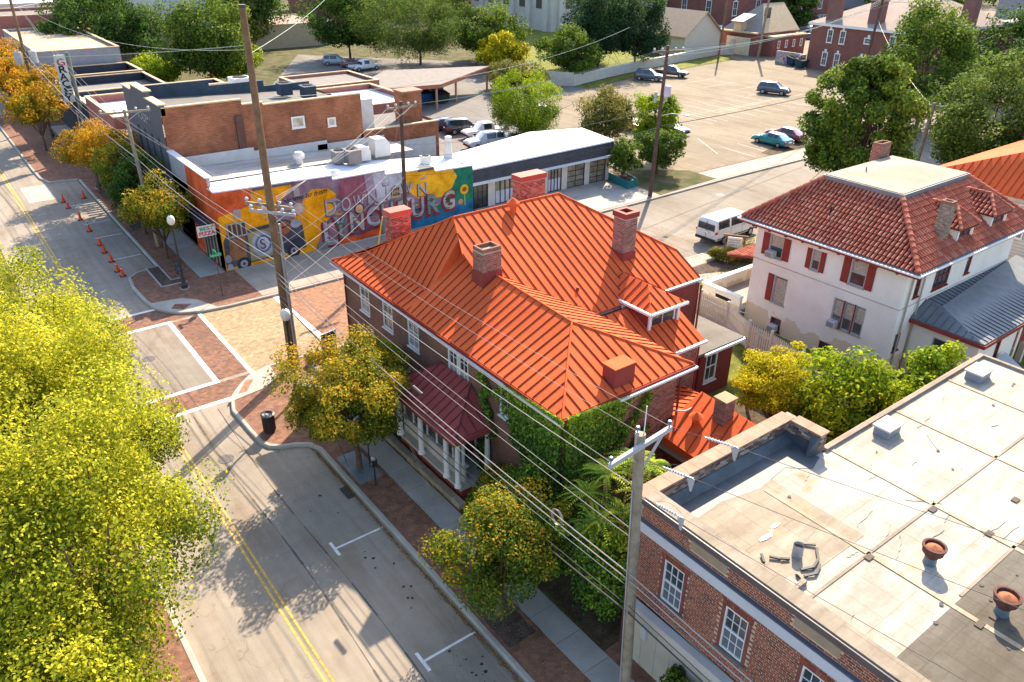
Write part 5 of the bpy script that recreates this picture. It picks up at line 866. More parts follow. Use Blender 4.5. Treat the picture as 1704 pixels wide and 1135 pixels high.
t = thing('planter_box', 'teal painted wooden planter box holding a small tree by the garages', 'planter', (53,51,.1)); TEAL = flat('teal_paint', (.02,.17,.17), .7, var=.12, scale=3); b = MB(); b.obox((52.2,50.9,.15),(1.5,.2,0),(-.0,.1,0),(0,0,.75)); b.build('side', TEAL, t); MB().obox((52.2,51.0,.15),(.1,0,0),(.9,3.9,0),(0,0,.75)).build('side', TEAL, t); MB().obox((53.6,51.1,.15),(.1,0,0),(.9,3.8,0),(0,0,.75)).build('side', TEAL, t); MB().prism([(52.3,51),(53.65,51.2),(54.5,54.9),(53.1,54.8)], .6, .8).build('soil', SOIL, t)
# ------------------------------------------------------------------ grey-fronted brick block behind
GB = thing('grey_front_building', 'grey painted facade with long side wall of orange-brown brick', 'building', (14.9,63.5,.1)); OBR = brickwall('orange_brick', (.36,.125,.055), (.26,.075,.035), (.30,.17,.10), .6, w=.34, h=.12, m=.016); GFR = flat('facade_grey', (.105,.105,.115), .8, var=.1, scale=.6); DKROOF = flat('roof_dark_felt', (.15,.135,.12), .85, var=.12, scale=.8); CREAMC = flat('coping_cream', (.58,.42,.25), .7, var=.12)
sd_ = [(15.0,9.75),(21.1,9.75),(21.1,9.35),(22.8,9.35),(22.8,9.15),(31.5,9.15)]
V = [(14.9,63.5,0),(31.5,63.5,0)]+[(x,63.5,z) for x,z in sd_[::-1]]; b = MB(); b.add(V, [tuple(range(len(V)))]); b.wall((31.5,63.5,0), (0,1,0), (1,0,0), 11, 8.2); b.build('wall', OBR, GB)
b = MB(); b.wall((14.9,63.5,.0), (0,1,0), (-1,0,0), 11.0, 9.2, [hole(y,4.6,.6,2.6) for y in (1.6,3.6,5.6,7.6)], .2); b.build('front', GFR, GB)
for y in (1.6,3.6,5.6,7.6): window(GB, (14.9,63.5+y,4.7), (0,1,0), (-1,0,0), .6, 2.5, GFR, GLASS, 1, 2, rec=.14, fw=.05)
for ya, yb, z in ((63.5,67.2,9.95),(67.2,71.6,10.4),(71.6,74.5,9.95)): MB().box(14.9,ya,9.2,15.3,yb-.01,z).build('parapet', GFR, GB); MB().box(14.8,ya-.02,z,15.45,yb+.0,z+.1).build('coping', CREAMC, GB)
text(GB, 'ACADEMY', .95, (14.87,70.6,7.9), (0,-1,0), (0,0,1), flat('letter_pale', (.30,.29,.27), .7), w=3.8, off=.02)
MB().box(14.55,63.5,4.0,14.9,74.5,4.3).build('cornice', GFR, GB); MB().box(14.86,64,.2,14.9,74,3.4).build('shopfront', flat('shop_dark', (.04,.04,.045), .4), GB)
b = MB(); b.add([(15.3,63.7,8.9),(31.4,63.7,8.2),(31.4,74.4,8.0),(15.3,74.4,8.7)], [(0,1,2,3)]); b.build('roof', DKROOF, GB)
b = MB(); b.box(15.3,74.2,8.4,22,74.5,9.7); b.box(22,74.2,8.2,27,74.5,9.2); b.box(27,74.2,8.0,31.5,74.5,8.7); b.build('rear_parapet', flat('parapet_teal_dark', (.05,.07,.09), .7, var=.2), GB); b = MB()
for (x0_, z0_), (x1_, z1_) in zip(sd_[:-1], sd_[1:]):
    if x1_-x0_ > .3: b.box(x0_,63.42,z0_,x1_,63.75,z0_+.1)
b.build('coping', CREAMC, GB); b = MB(); b.wall((31.3,63.5,.0), (1,0,0), (0,-1,0), 8.0, 5.9, [hole(4.4,2.6,1.0,.7)]); b.wall((39.3,63.5,0), (0,1,0), (1,0,0), 6, 5.9); b.build('low_wall', OBR, GB); MB().box(31.6,63.45,5.9,39.4,63.75,6.0).build('coping', CREAMC, GB); b = MB(); b.box(31.5,63.8,5.4,39.3,70,5.7); b.build('low_roof', DKROOF, GB)
for x, z, w, h in ((25.0,7.0,1.15,.95),(28.2,6.75,.75,.75)): window(GB, (x,63.47,z), (1,0,0), (0,-1,0), w, h, TRIM, flat('pane_cream', (.5,.42,.3), .4, var=.3, scale=2), 1, 1, rec=-.03, sash=False, fw=.12)
MB().box(20.4,63.3,4.9,21.0,63.5,8.6).build('buttress', flat('brick_dark_stain', (.12,.06,.045), .9, var=.2), GB); b = MB(); b.box(31.0,64.6,5.4,33.2,66.4,8.4); b.build('white_bay', BASEW, GB)
t = thing('brick_stack', 'square orange brick stack standing on the low rear roof', 'chimney', (37.5,66,5.7)); MB().box(36.6,65.2,5.6,38.6,66.8,8.4).build('stack', OBR, t); MB().box(36.5,65.1,8.4,38.7,66.9,8.55).build('cap', flat('stack_cap', (.35,.17,.12), .8), t)
acunit(31.2,82.0,8.0,1.3,'dark square condenser on the grey roof nearest the tall pole') if False else acunit(27.5,70.5,8.35,1.1,'dark square condenser in the middle of the grey building roof',flat('ac_navy', (.04,.055,.08), .6)); acunit(28.8,68.3,8.3,1.1,'dark square condenser nearer the brick parapet of grey building roof',flat('ac_navy2', (.04,.055,.08), .6))
# lower blocks further up the street
def block_bldg(name, label, x0, y0, x1, y1, h, wallm, roofm, par=.6, copm=CREAMC, wins=(), cat='building', loc=None):
    t = thing(name, label, cat, (x0,y0,.1)); b = MB(); b.wall((x0,y0,0), (0,1,0), (-1,0,0), y1-y0, h); b.wall((x0,y0,0), (1,0,0), (0,-1,0), x1-x0, h); b.wall((x1,y0,0), (0,1,0), (1,0,0), y1-y0, h); b.wall((x0,y1,0), (1,0,0), (0,1,0), x1-x0, h)
    b.wall((x0+.3,y0+.3,h-par), (0,1,0), (1,0,0), y1-y0-.6, par); b.wall((x0+.3,y1-.3,h-par), (1,0,0), (0,-1,0), x1-x0-.6, par); b.build('wall', wallm, t); b = MB(); b.sheet(R4(x0+.05,y0+.05,x1-.05,y1-.05), h-par); b.build('roof', roofm, t)
    b = MB(); b.box(x0-.05,y0-.05,h,x0+.35,y1+.05,h+.1); b.box(x0+.35,y0-.05,h,x1+.05,y0+.3,h+.1); b.box(x0+.35,y1-.3,h,x1+.05,y1+.05,h+.1); b.box(x1-.3,y0+.3,h,x1+.05,y1-.3,h+.1); b.build('coping', copm, t)
    for (f, u0, z, w, hh) in wins:
        if f == 'w': window(t, (x0-.02,y0+u0,z), (0,1,0), (-1,0,0), w, hh, TRIM, GLASS, 1, 2, rec=-.02)
        if f == 's': window(t, (x0+u0,y0-.02,z), (1,0,0), (0,-1,0), w, hh, TRIM, GLASS, 1, 2, rec=-.02)
    return t
SAL = flat('wall_salmon', (.34,.13,.10), .85, var=.12); NVY = flat('wall_navy', (.035,.04,.055), .7, var=.2); GRW = flat('wall_grey_mid', (.26,.26,.28), .85, var=.1); TANW = flat('wall_tan', (.42,.32,.2), .85, var=.1); DOCKR = membrane('roof_tan_far', (.58,.45,.32), (5,5), .6); FLT = flat('roof_felt_far', (.22,.19,.165), .9, var=.15)
block_bldg('salmon_shop', 'salmon walled shop with bright white flat roof beside grey facade', 14.9,81,31,93.5,6.0,SAL,WROOF,.7); block_bldg('navy_shop', 'navy fronted shop under the vertical sign', 14.9,93.6,31,101.5,5.2,NVY,WROOF,.5,wins=[('w',1,1,6,2.5)]); MB
t = thing('street_pergola', 'slatted canopy frame in the gap beside the grey facade', 'canopy', (15,74.6,0))
for k in range(9): MB().box(15.1,75+k*.65,4.9,21,75.25+k*.65,5.05).build('slat', flat('slat_tan', (.45,.36,.28), .8), t)
MB().box(15.0,74.7,.1,15.3,80.8,3.4).build('gate_wall', flat('brick_dim', (.22,.1,.07), .9), t)
block_bldg('felt_roof_shop', 'dark shop with brown felt roof and navy parapet walls', 14.9,101.6,25.5,113,5.0,NVY,FLT,.9); block_bldg('stepped_shop', 'second dark parapet shop with narrow tan roof', 14.9,113.1,25.5,121,5.2,NVY,DOCKR,1.0); block_bldg('grey_store', 'broad grey walled store with sunlit tan roof', 14.9,121.5,25,151,7.2,GRW,DOCKR,.3)
block_bldg('brick_store', 'dark red brick store at far end of street', 14.9,152,27,166,9,SAL,FLT,.4); block_bldg('white_top_store', 'far store with white parapet in the top left corner', 12,168,52,190,9.5,BASEW,WROOF,.3); block_bldg('tan_brick_store', 'tan brick store half hidden behind the dark tree', 28,152,46,166,6.0,TANW,FLT,.3,wins=[('s',6,2,3,1.5)])
block_bldg('rear_shop', 'low shop roof with rusty brown parapet behind the grey building', 31.6,74.6,44,86,5.6,SAL,WROOF,.5); 
for x,y,m,l in ((22.5,89.5,RUST2,'flaring rusty vent farthest left on the white roof'),(22.8,85.2,RUST2,'rusty mushroom vent in the middle of the white roof')): roofvent(x,y,5.3,2.0,l,'rusty vents on the white shop roof')
t = thing('roof_elbow', 'rusty elbow duct beside the salmon parapet on the white roof', 'duct', (20.5,83,5.3)); MB().tube([(20.5,83,5.3),(20.5,83,6.3),(20.9,83,6.6),(21.4,83,6.3)], .3, 10).build('elbow', RUST2, t)
t = acunit(29.5,88,5.3,2.0,'large white rooftop air unit at back of the white shop roof',ACW)
# vertical sign on its post
t = thing('blade_sign', 'tall grey vertical blade sign with dark hollow letters above the shops', 'sign', (14.4,93.5,0)); MB().tube([(14.3,93.8,.1),(14.3,93.8,10.4)], .2, 10).build('post', flat('post_grey', (.14,.15,.13), .6), t); MB().box(13.0,93.6,5.6,14.0,93.85,10.2).build('board', flat('sign_board_grey', (.42,.42,.38), .7, var=.15), t)
for k, ch in enumerate('GRACEY'): text(t, ch, .95, (13.12,93.58,9.2-k*.7), (1,0,0), (0,0,1), DARK if k else flat('sgr', (.3,.05,.05), .7), w=.72, off=.02)
# carport / canopies behind
t = thing('station_canopy', 'long flat canopy with rust red fascia over the rear parking lot', 'canopy', (45,92,0)); b = MB(); b.add([(44.7,94.2,3.3),(57.5,92.0,3.3),(71.5,100.5,3.4),(56.5,105.5,3.4)], [(0,1,2,3)]); b.slab([(44.7,94.2,3.4),(57.5,92.0,3.4),(71.5,100.5,3.5),(56.5,105.5,3.5)], (0,0,-.35)); b.build('roof', FLT, t)
b = MB(); 
for a, c in (((44.7,94.2),(57.5,92.0)),((57.5,92),(71.5,100.5))): b.bar((*a,3.15),(*c,3.15),.12,.5)
b.build('fascia', flat('fascia_rust', (.38,.15,.09), .7), t)
for x,y in ((57,92.3),(62,95.2),(71,100.4),(50,93.5),(46,94.2)): MB().box(x-.12,y-.12,.1,x+.12,y+.12,3.1).build('post', flat('post_terracotta', (.45,.25,.17), .7), t)
block_bldg('drive_in_block', 'terracotta walled low block under the canopy end', 40,95,50,104,4.2,flat('terracotta', (.36,.15,.1), .8),FLT,.3)
def dumpster(x, y, label, col, g='dumpsters behind the shops'):
    t = thing('dumpster', label, 'dumpster', (x,y,.15), g); b = MB(); b.add([(x-.8,y-.6,.3),(x+.8,y-.6,.3),(x+.8,y+.6,.3),(x-.8,y+.6,.3),(x-1,y-.8,1.4),(x+1,y-.8,1.4),(x+1,y+.8,1.7),(x-1,y+.8,1.7)], [(0,1,5,4),(1,2,6,5),(2,3,7,6),(3,0,4,7),(3,2,1,0)]); b.build('bin', flat('bin_%s' % label[:4], col, .5, var=.1), t); b = MB(); b.slab([(x-1.05,y-.85,1.42),(x+1.05,y-.85,1.42),(x+1.05,y+.85,1.75),(x-1.05,y+.85,1.75)], (0,0,.06)); b.build('lid', DARK, t)
dumpster(57.9,97.3,'bright blue dumpster left of the pair under the canopy', (.02,.12,.35)); dumpster(61.2,99.6,'second blue dumpster behind the first under canopy', (.03,.14,.33)); dumpster(59.6,95.4,'black-lidded dark bin beside the blue dumpsters', (.02,.03,.03)); dumpster(129.6,86.0,'dark teal dumpster by the speckled enclosure', (.02,.06,.07), None); dumpster(130.8,88.6,'dark blue bin squeezed behind the teal dumpster', (.02,.05,.09), None)
# ------------------------------------------------------------------ civic buildings at the back
def far_house(name, label, x0, y0, x1, y1, h, wallm, roofm, rh, wins=(), chim=(), ax='x', trim=TRIM, ov=.5, rot=0):
    t = thing(name, label, 'building', (x0,y0,0)); b = MB(); b.box(x0,y0,0,x1,y1,h); b.build('wall', wallm, t); b = MB(); W_ = min(x1-x0, y1-y0)/2; X0,X1,Y0_,Y1_ = x0-ov,x1+ov,y0-ov,y1+ov
    if ax == 'x': r0, r1 = (X0+W_,(y0+y1)/2,h+rh), (X1-W_,(y0+y1)/2,h+rh); F = [(0,1,5,4),(1,2,5),(2,3,4,5),(3,0,4)]
    else: r0, r1 = ((x0+x1)/2,Y0_+W_,h+rh), ((x0+x1)/2,Y1_-W_,h+rh); F = [(0,1,4),(1,2,5,4),(2,3,5),(3,0,4,5)]
    b.add([(X0,Y0_,h+.15),(X1,Y0_,h+.15),(X1,Y1_,h+.15),(X0,Y1_,h+.15),r0,r1], F); b.build('roof', roofm, t); b = MB(); b.box(X0,Y0_,h-.25,X1,Y1_,h+.14); b.build('eave', trim, t)
    for (f, u0, z, w, hh) in wins:
        o, u, n = {'w': ((x0-.03,y0+u0,z),(0,1,0),(-1,0,0)), 's': ((x0+u0,y0-.03,z),(1,0,0),(0,-1,0))}[f]; fr = window(t, o, u, n, w, hh, trim, GLASS_L, 2, 2, rec=-.04, fw=.16)
        o = Vector(o); u = Vector(u); MB().obox(o+u*(w/2-.2)+Vector((0,0,hh)), u*.4, Vector(n)*.12, (0,0,.45)).build('keystone', trim, fr)
    for (cx, cy, w, d, zt_) in chim: c = MB().box(cx,cy,h-1,cx+w,cy+d,zt_).build('chimney', brickwall('farchim', (.22,.09,.07), (.18,.07,.06), (.25,.17,.14), .3), t); MB().box(cx-.12,cy-.12,zt_,cx+w+.12,cy+d+.12,zt_+.3).build('chimney_cap', flat('cc', (.4,.22,.16), .8), c)
    return t
FBR = brickwall('far_brick_maroon', (.24,.075,.06), (.19,.06,.05), (.27,.15,.12), .25); SHT = flat('shingle_tan', (.34,.26,.21), .9, var=.1, scale=.5); SHG2 = flat('shingle_grey', (.22,.2,.2), .9, var=.1)
ws = [('w',2.6,4.6,1.3,2.3),('w',5.6,4.6,1.3,2.3),('w',.0,4.9,.0,.0)]
WN = [('w',y,4.7,1.1,2.2) for y in (15.6,13.2,1.5,4.2)] + [('w',8.2,5.2,1.5,1.0),('w',-3.5,4.7,1.1,2.2),('w',-6.5,4.7,1.1,2.2)] + [('w',y,.9,1.1,2.3) for y in (15.9,13.5,9.0,3.5,.0,-4)]
far_house('brick_mansion', 'large maroon brick building with tan hip roof and four tall chimneys', 131,66,160,86,7.6,FBR,SHT,5.5,[(f,y,z,w,h) for f,y,z,w,h in WN if w and y > 0],[(131.6,81.8,1.5,2.2,12.2),(132,74.2,1.5,2.2,11.8),(132,66.9,1.5,2.2,11.2),(150,80,2,2,15.5),(146,66,2,2,15)],ax='y')
far_house('cream_villa', 'cream roofed brick villa behind the big green tree', 158,44,184,66,8,FBR,flat('roof_cream', (.62,.52,.42), .8, var=.06),3.2,[('w',3,4.5,1.4,2.4),('w',8,4.5,1.4,2.4)],[(166,50,1.8,2.0,14)])
far_house('slate_terrace', 'long grey stone terrace along the top right edge', 210,60,330,90,10,GRW,SHG2,5,[('w',y,4,1.6,2.6) for y in (4,9,14,19,24)],[(225,70,3,3,18),(260,72,3,3,18)])
far_house('brick_church_hall', 'tall dark red brick hall with tan trimmed windows at top of picture', 166,134,215,160,16,FBR,SHT,4,[('s',u,z,1.8,3.4) for u in (3,12,21,30,39) for z in (3,9)]+[('w',y,z,1.8,3.4) for y in (4,12,20) for z in (3,9)])
t = far_house('cream_church', 'tall cream rendered church side with flat buttresses', 126,152,165,185,20,flat('render_cream', (.50,.45,.38), .85, var=.06, scale=.3),SHT,5)
for k in range(5): MB().box(125.4,153+k*6.5,0,126,154.6+k*6.5,18).build('buttress', flat('render_cream2', (.54,.49,.42), .85), t); MB().box(125.85,155.6+k*6.5,5,125.97,157.6+k*6.5,15).build('window', flat('tall_window', (.09,.07,.06), .3), t)
for k in range(5): MB().box(128+k*6.5,151.4,0,129.6+k*6.5,152,18).build('buttress', flat('render_cream3', (.54,.49,.42), .85), t); MB().box(130.5+k*6.5,151.9,5,132.3+k*6.5,151.97,15).build('window', flat('tall_window2', (.09,.07,.06), .3), t)
# small cream garage with tan roof
t = thing('cream_garage', 'small cream clapboard garage with tan pitched roof beside dark cedar', 'garage', (120,106,0)); b = MB(); b.wall((121,106,0), (0,1,0), (-1,0,0), 11, 4.2); b.add([(121,106,0),(131,106,0),(131,106,4.2),(126,106,8.0),(121,106,4.2)], [(0,1,2,3,4)]); b.wall((131,106,0), (0,1,0), (1,0,0), 11, 4.2); b.build('wall', flat('clap_cream', (.60,.53,.42), .8, var=.05), t); b = MB(); b.slab([(120.4,105.4,3.9),(120.4,117.5,3.9),(126,117.5,8.2),(126,105.4,8.2)], (0,0,-.15)); b.slab([(131.6,105.4,3.9),(131.6,117.5,3.9),(126,117.5,8.2),(126,105.4,8.2)], (0,0,-.15)); b.build('roof', flat('roof_tan_small', (.42,.30,.2), .9, var=.08), t)
# pump house
t = thing('pump_house', 'small brick and cream gabled garage with slate dormer roof', 'garage', (134,98,0)); CRB = flat('cream_shingle', (.52,.40,.24), .85, var=.1, scale=2)
b = MB(); b.box(134,99.5,0,146.5,108.5,4.3); b.build('wall', FBR, t); MB().box(133.9,100.9,.1,134.0,106.6,3.4).build('garage_door', flat('door_cream', (.62,.52,.37), .7), t); text(t, 'ENGINE CO.', .6, (133.86,105.9,3.45), (0,-1,0), (0,0,1), DARK, w=3.6)
b = MB(); b.add([(134.6,98.9,4.3),(147,98.9,4.3),(147,108.9,4.3),(134.6,108.9,4.3),(140.5,103.9,9.2),(147,103.9,9.2),(140.5,98.9,4.3)], [(2,3,4,5),(3,0,4)]); b.build('roof', flat('slate_blue', (.10,.12,.14), .6, var=.15), t)
b = MB(); b.add([(134.8,99.2,4.4),(147,99.2,4.4),(147,103.9,9.1),(140.5,103.9,9.1)], [(0,1,2,3)]); b.slab([(134.8,99.2,4.4),(147,99.2,4.4),(147,103.9,9.0),(140.5,103.9,9.0)], (0,0,-.1)); b.build('gable', CRB, t); MB().box(138.5,101.5,5.8,140.0,101.9,8.6).build('gable_window', GLASS, t)
b = MB(); b.box(136.5,97.5,0,147,99.5,3.6); b.build('side_wing', FBR, t); MB().box(136.3,97.3,3.6,147.2,99.6,3.85).build('wing_roof', CRB, t)
for k in range(4): window(t, (137.9+k*2.4,97.47,1.6), (1,0,0), (0,-1,0), .8, 1.4, TRIM, GLASS_L, 1, 2, rec=-.04, fw=.16)
b = MB(); b.box(133.2,99.2,4.25,134.0,108.8,4.5); b.build('eave', CRB, t); MB().box(133.6,103.3,4.3,135.2,105,6.2).build('dormer', CRB, t); b = MB(); b.slab([(133.2,102.6,6.2),(137,102.6,7.4),(137,105.6,7.4),(133.2,105.6,6.2)], (0,0,-.15)); b.build('dormer_roof', flat('slate_blue2', (.10,.12,.14), .6), t)
t = thing('graffiti_enclosure', 'speckled pink and white painted bin enclosure beside maroon building', 'enclosure', (131.5,86.4,0)); mm, tt, bb = newmat('speckle', .8); vo = tt.nodes.new('ShaderNodeTexVoronoi'); vo.inputs['Scale'].default_value = 3; tt.links.new(geo(tt), vo.inputs['Vector']); tt.links.new(mix(tt, .75, (.6,.5,.48), vo.outputs['Color'], 'MULTIPLY'), bb.inputs['Base Color']); b = MB(); b.box(131.0,86.6,.1,131.3,92.5,2.3); b.box(129.5,86.3,.1,131.3,86.6,2.3); b.build('wall', mm, t)
# white concrete fence walls
t = thing('concrete_wall', 'low white concrete wall curving along the grass of parking lot', 'wall', (84,95,0)); CWL = flat('wall_offwhite', (.56,.50,.42), .85, var=.1)
Pw = [(83.8,95.2),(94,98.2),(104,100.4),(115,102.6),(124,104.4),(129.8,105.2),(132.6,104.2)]
for a, c in zip(Pw[:-1], Pw[1:]): MB().bar((*a,.85),(*c,.85),.25,1.5).build('wall_panel', CWL, t); MB().bar((*a,1.66),(*c,1.66),.36,.12).build('coping', TRIM, t)
MB().bar((83.8,95.2,1.1),(77,104,1.1),.3,2.1).build('wall_panel', CWL, t); MB().box(132.4,103.6,0,133,104.4,3.0).build('pier', CWL, t)
# far houses to the left behind trees and skyline blocks
block_bldg('beige_annexe', 'low beige hip-roofed annexe glimpsed between trees beyond the rear lot', 58,160,74,178,4.5,TANW,flat('roof_taupe', (.32,.22,.17), .9),.1)
far_house('far_brick_row', 'far brick row beyond the willow', 96,215,150,235,9,FBR,SHT,4); far_house('far_town_house', 'distant pale house left of church', 60,240,84,260,9,BASEW,SHG2,5); far_house('far_stone_hall', 'distant grey hall above the parked cars', 220,150,280,175,12,GRW,SHG2,6); far_house('far_brick_block', 'distant brick block on the left skyline', 10,215,45,240,9,SAL,FLT,3)
# ------------------------------------------------------------------ vehicles
TYRE = flat('tyre', (.02,.02,.02), .85, var=0); RIM = flat('rim_alloy', (.35,.35,.36), .35, .5, .7, var=0); CGL = glassmat('car_glass', (.015,.02,.025), .05); LAMPR = flat('tail_lamp', (.45,.01,.01), .3, .5, var=0); LAMPW = flat('head_lamp', (.6,.6,.58), .2, .6, var=0); BUMP = flat('bumper_black', (.03,.03,.032), .6, var=0); CHR = flat('chrome_trim', (.4,.4,.42), .25, .6, .6, var=0)
# stations: x, half width, z bottom, z belt, z roof, roof half width
CARS = {
 'sedan': [(-2.3,.70,.42,.72,.72,.6),(-2.2,.86,.28,.86,.86,.75),(-1.75,.90,.24,.95,.97,.76),(-1.2,.91,.22,.96,1.36,.62),(-.6,.91,.2,.95,1.43,.62),(.25,.91,.2,.93,1.42,.62),(.95,.91,.2,.92,.96,.74),(1.7,.89,.22,.85,.85,.76),(2.2,.82,.28,.72,.72,.66),(2.33,.66,.4,.6,.6,.55)],
 'suv': [(-2.3,.82,.45,.9,.95,.7),(-2.25,.90,.34,1.05,1.2,.72),(-1.95,.93,.3,1.08,1.70,.7),(-1.0,.94,.28,1.08,1.76,.7),(.3,.94,.28,1.06,1.74,.69),(1.05,.94,.28,1.05,1.08,.78),(1.9,.93,.3,1.0,1.0,.8),(2.25,.86,.36,.85,.85,.7),(2.35,.74,.46,.7,.7,.6)],
 'van': [(-2.75,.92,.42,1.2,1.25,.85),(-2.72,.98,.38,1.3,1.8,.86),(-2.55,1.0,.36,1.32,2.05,.84),(-1.0,1.0,.34,1.32,2.10,.84),(1.0,1.0,.34,1.3,2.08,.84),(1.75,1.0,.34,1.22,1.28,.9),(2.5,.98,.36,1.1,1.1,.88),(2.72,.9,.4,.95,.95,.8)],
 'pickup': [(-2.75,.9,.5,1.0,1.0,.85),(-2.7,.95,.45,1.05,1.05,.88),(-.95,.95,.4,1.05,1.05,.88),(-.9,.95,.4,1.08,1.55,.72),(-.6,.95,.4,1.08,1.8,.70),(.55,.95,.4,1.06,1.78,.70),(1.25,.95,.4,1.04,1.08,.8),(2.3,.93,.42,1.0,1.0,.82),(2.65,.86,.5,.85,.85,.74),(2.72,.75,.55,.7,.7,.64)]}
def make_car(kind, paint, label, name, cat='car', group=None):
    st = CARS[kind]; t = thing(name, label, cat, (0,0,0), group); b = MB(); n = 12; vs = []
    def ring(s, g=0.):
        x, w, zb, zl, zr, rw = s; cab = zr-zl > .12; r2 = rw
        h = [(-.0,zb),(w*.86,zb),(w,zb+.14),(w*1.0,(zb+zl)/2),(w*.96,zl),(r2,zr-.05 if cab else zl+.01),(r2*.86,zr if cab else zl+.02)]
        return [(x, y, z) for y, z in h] + [(x, 0, zr+(.03 if cab else .03))] + [(x, -y, z) for y, z in h[::-1]][:-1]
    R = [ring(s) for s in st]; n = len(R[0])
    for r in R: vs += r
    fs = [(i*n+k, i*n+(k+1)%n, (i+1)*n+(k+1)%n, (i+1)*n+k) for i in range(len(R)-1) for k in range(n)] + [tuple(range(n))[::-1], tuple((len(R)-1)*n+k for k in range(n))]
    b.add(vs, fs); body = b.build('body', paint, t, smooth=True); m = body.modifiers.new('b', 'BEVEL'); m.width = .02; m.segments = 1; m.limit_method = 'ANGLE'
    # glazing
    def quadinset(P, k=.12, off=.012):
        P = [Vector(p) for p in P]; c = sum(P, Vector())/4; nn = (P[2]-P[0]).cross(P[3]-P[1]).normalized()
        if nn.dot(c-Vector((c.x*.6,0,.9))) < 0: nn = -nn
        return [p.lerp(c, k)+nn*off for p in P]
    g = []
    for i in range(len(st)-1):
        c0, c1 = st[i][4]-st[i][3] > .12, st[i+1][4]-st[i+1][3] > .12
        if c0 and c1 and st[i+1][0]-st[i][0] > .35:
            for sg in (1, -1):
                a = [R[i][4], R[i+1][4], R[i+1][5], R[i][5]]; a = [(p[0], p[1]*sg, p[2]) for p in a]; g.append(('side_window', a))
        elif c0 != c1:
            a = [R[i][4], R[i][n-4], R[i+1][n-4], R[i+1][4]]; lo, hi = (R[i], R[i+1]) if c1 else (R[i+1], R[i]); a = [lo[4], lo[n-4], (hi[0][0],-hi[5][1],hi[6][2]-.04), (hi[0][0],hi[5][1],hi[6][2]-.04)]; g.append(('windscreen', a))
    if kind in ('van','suv'):
        s = R[1]; s2 = R[2]; g.append(('rear_window', [(s[4][0]-.02,.7,s[4][2]+.0),(s[4][0]-.02,-.7,s[4][2]+.0),(s2[0][0]-.03,-.66,s2[6][2]-.14),(s2[0][0]-.03,.66,s2[6][2]-.14)]))
    for nm, a in g: q = quadinset(a, .09 if nm != 'side_window' else .14, .02); MB().add(q, [(0,1,2,3)]).build(nm, CGL, t)
    ax = {'sedan':(-1.42,1.4,.31),'suv':(-1.4,1.42,.36),'van':(-1.65,1.75,.36),'pickup':(-1.75,1.75,.38)}[kind]
    w = st[3][1]
    for x in ax[:2]:
        for sg in (1, -1):
            b = MB(); b.tube([(x,sg*(w-.2),ax[2]),(x,sg*(w+.02),ax[2])], ax[2], 16); wh = b.build('wheel', TYRE, t); MB().tube([(x,sg*(w+.0),ax[2]),(x,sg*(w+.035),ax[2])], ax[2]*.6, 10).build('rim', RIM, wh)
    x0, x1 = st[0][0], st[-1][0]; zl = st[1][3]; zf = st[-2][3]
    for sg in (1, -1):
        MB().box(x0-.02,sg*(st[0][1]-.02),zl-.28,x0+.2,sg*(st[1][1]+.01),zl-.08).build('tail_light', LAMPR, t); MB().box(x1-.16,sg*(st[-1][1]-.2),zf-.16,x1+.02,sg*(st[-1][1]+.06),zf-.02).build('headlight', LAMPW, t); MB().box(st[-4][0]-.1,sg*(w),st[-4][3]-.02,st[-4][0]+.06,sg*(w+.16),st[-4][3]+.13).build('mirror', paint, t)
    b = MB(); b.box(x0-.08,-st[1][1]*.95,st[1][2]+.02,x0+.12,st[1][1]*.95,st[1][2]+.22); b.build('rear_bumper', BUMP if kind in ('van','suv') else paint, t); MB().box(x1-.12,-st[-2][1]*.95,st[-2][2]+.02,x1+.06,st[-2][1]*.95,st[-2][2]+.2).build('front_bumper', BUMP, t); MB().box(x0-.085,-.26,zl-.3,x0-.05,.26,zl-.16).build('number_plate', TRIM, t)
    for sg in (1, -1):
        for xd in {'sedan':(-.95,.15,1.1),'suv':(-1.0,.1,1.1),'van':(-.9,.55,1.6),'pickup':(-.75,.1,1.15)}[kind]: MB().box(xd-.008,sg*(w+.001)-.004,st[3][2]+.12,xd+.008,sg*(w+.001)+.004,st[3][3]-.02).build('door_gap', BUMP, t)
        for xd in {'sedan':(-.75,.35),'suv':(-.8,.3),'van':(.75,),'pickup':(-.55,.3)}[kind]: MB().box(xd-.07,sg*(w-.0),st[3][3]-.14,xd+.07,sg*(w+.03),st[3][3]-.1).build('door_handle', CHR, t)
    if kind == 'van': MB().box(-2.77,-.012,.6,-2.745,.012,1.95).build('door_gap', BUMP, t); MB().box(-2.5,-1.012,.55,2.5,-1.0,.62).build('side_trim', BUMP, t); MB().box(-2.5,1.0,.55,2.5,1.012,.62).build('side_trim', BUMP, t)
    if kind == 'pickup': MB().box(-2.62,-.76,1.02,-.98,.76,1.075).build('bed_liner', BUMP, t)
    return t
protos = {}
def car(kind, col, x, y, ang, label, name='parked_car', cat='car', z=.155, g=None):
    if kind in protos: t = copy_tree(*protos[kind])
    else: t = make_car(kind, paintmat('proto_'+kind, (.1,.1,.1)), label, name, cat); protos[kind] = (t, None); kk = {}; protos[kind] = (t, [(c, [(d, []) for d in bpy.data.objects if d.parent == c]) for c in bpy.data.objects if c.parent == t])
    t.name = name; t['label'] = label; t['category'] = cat; t.location = (x, y, z); t.rotation_euler = (0, 0, math.radians(ang))
    if g: t['group'] = g
    elif 'group' in t: del t['group']
    p = paintmat('paint_'+label[:18], col)
    for c in list(t.children) if len(t.children) else [o for o in bpy.data.objects if o.parent == t]:
        if c.name.split('.')[0] in ('body','mirror'):
            c.data = c.data.copy(); c.data.materials[0] = p
    return t
GC = 'cars parked in the lots behind the shops'
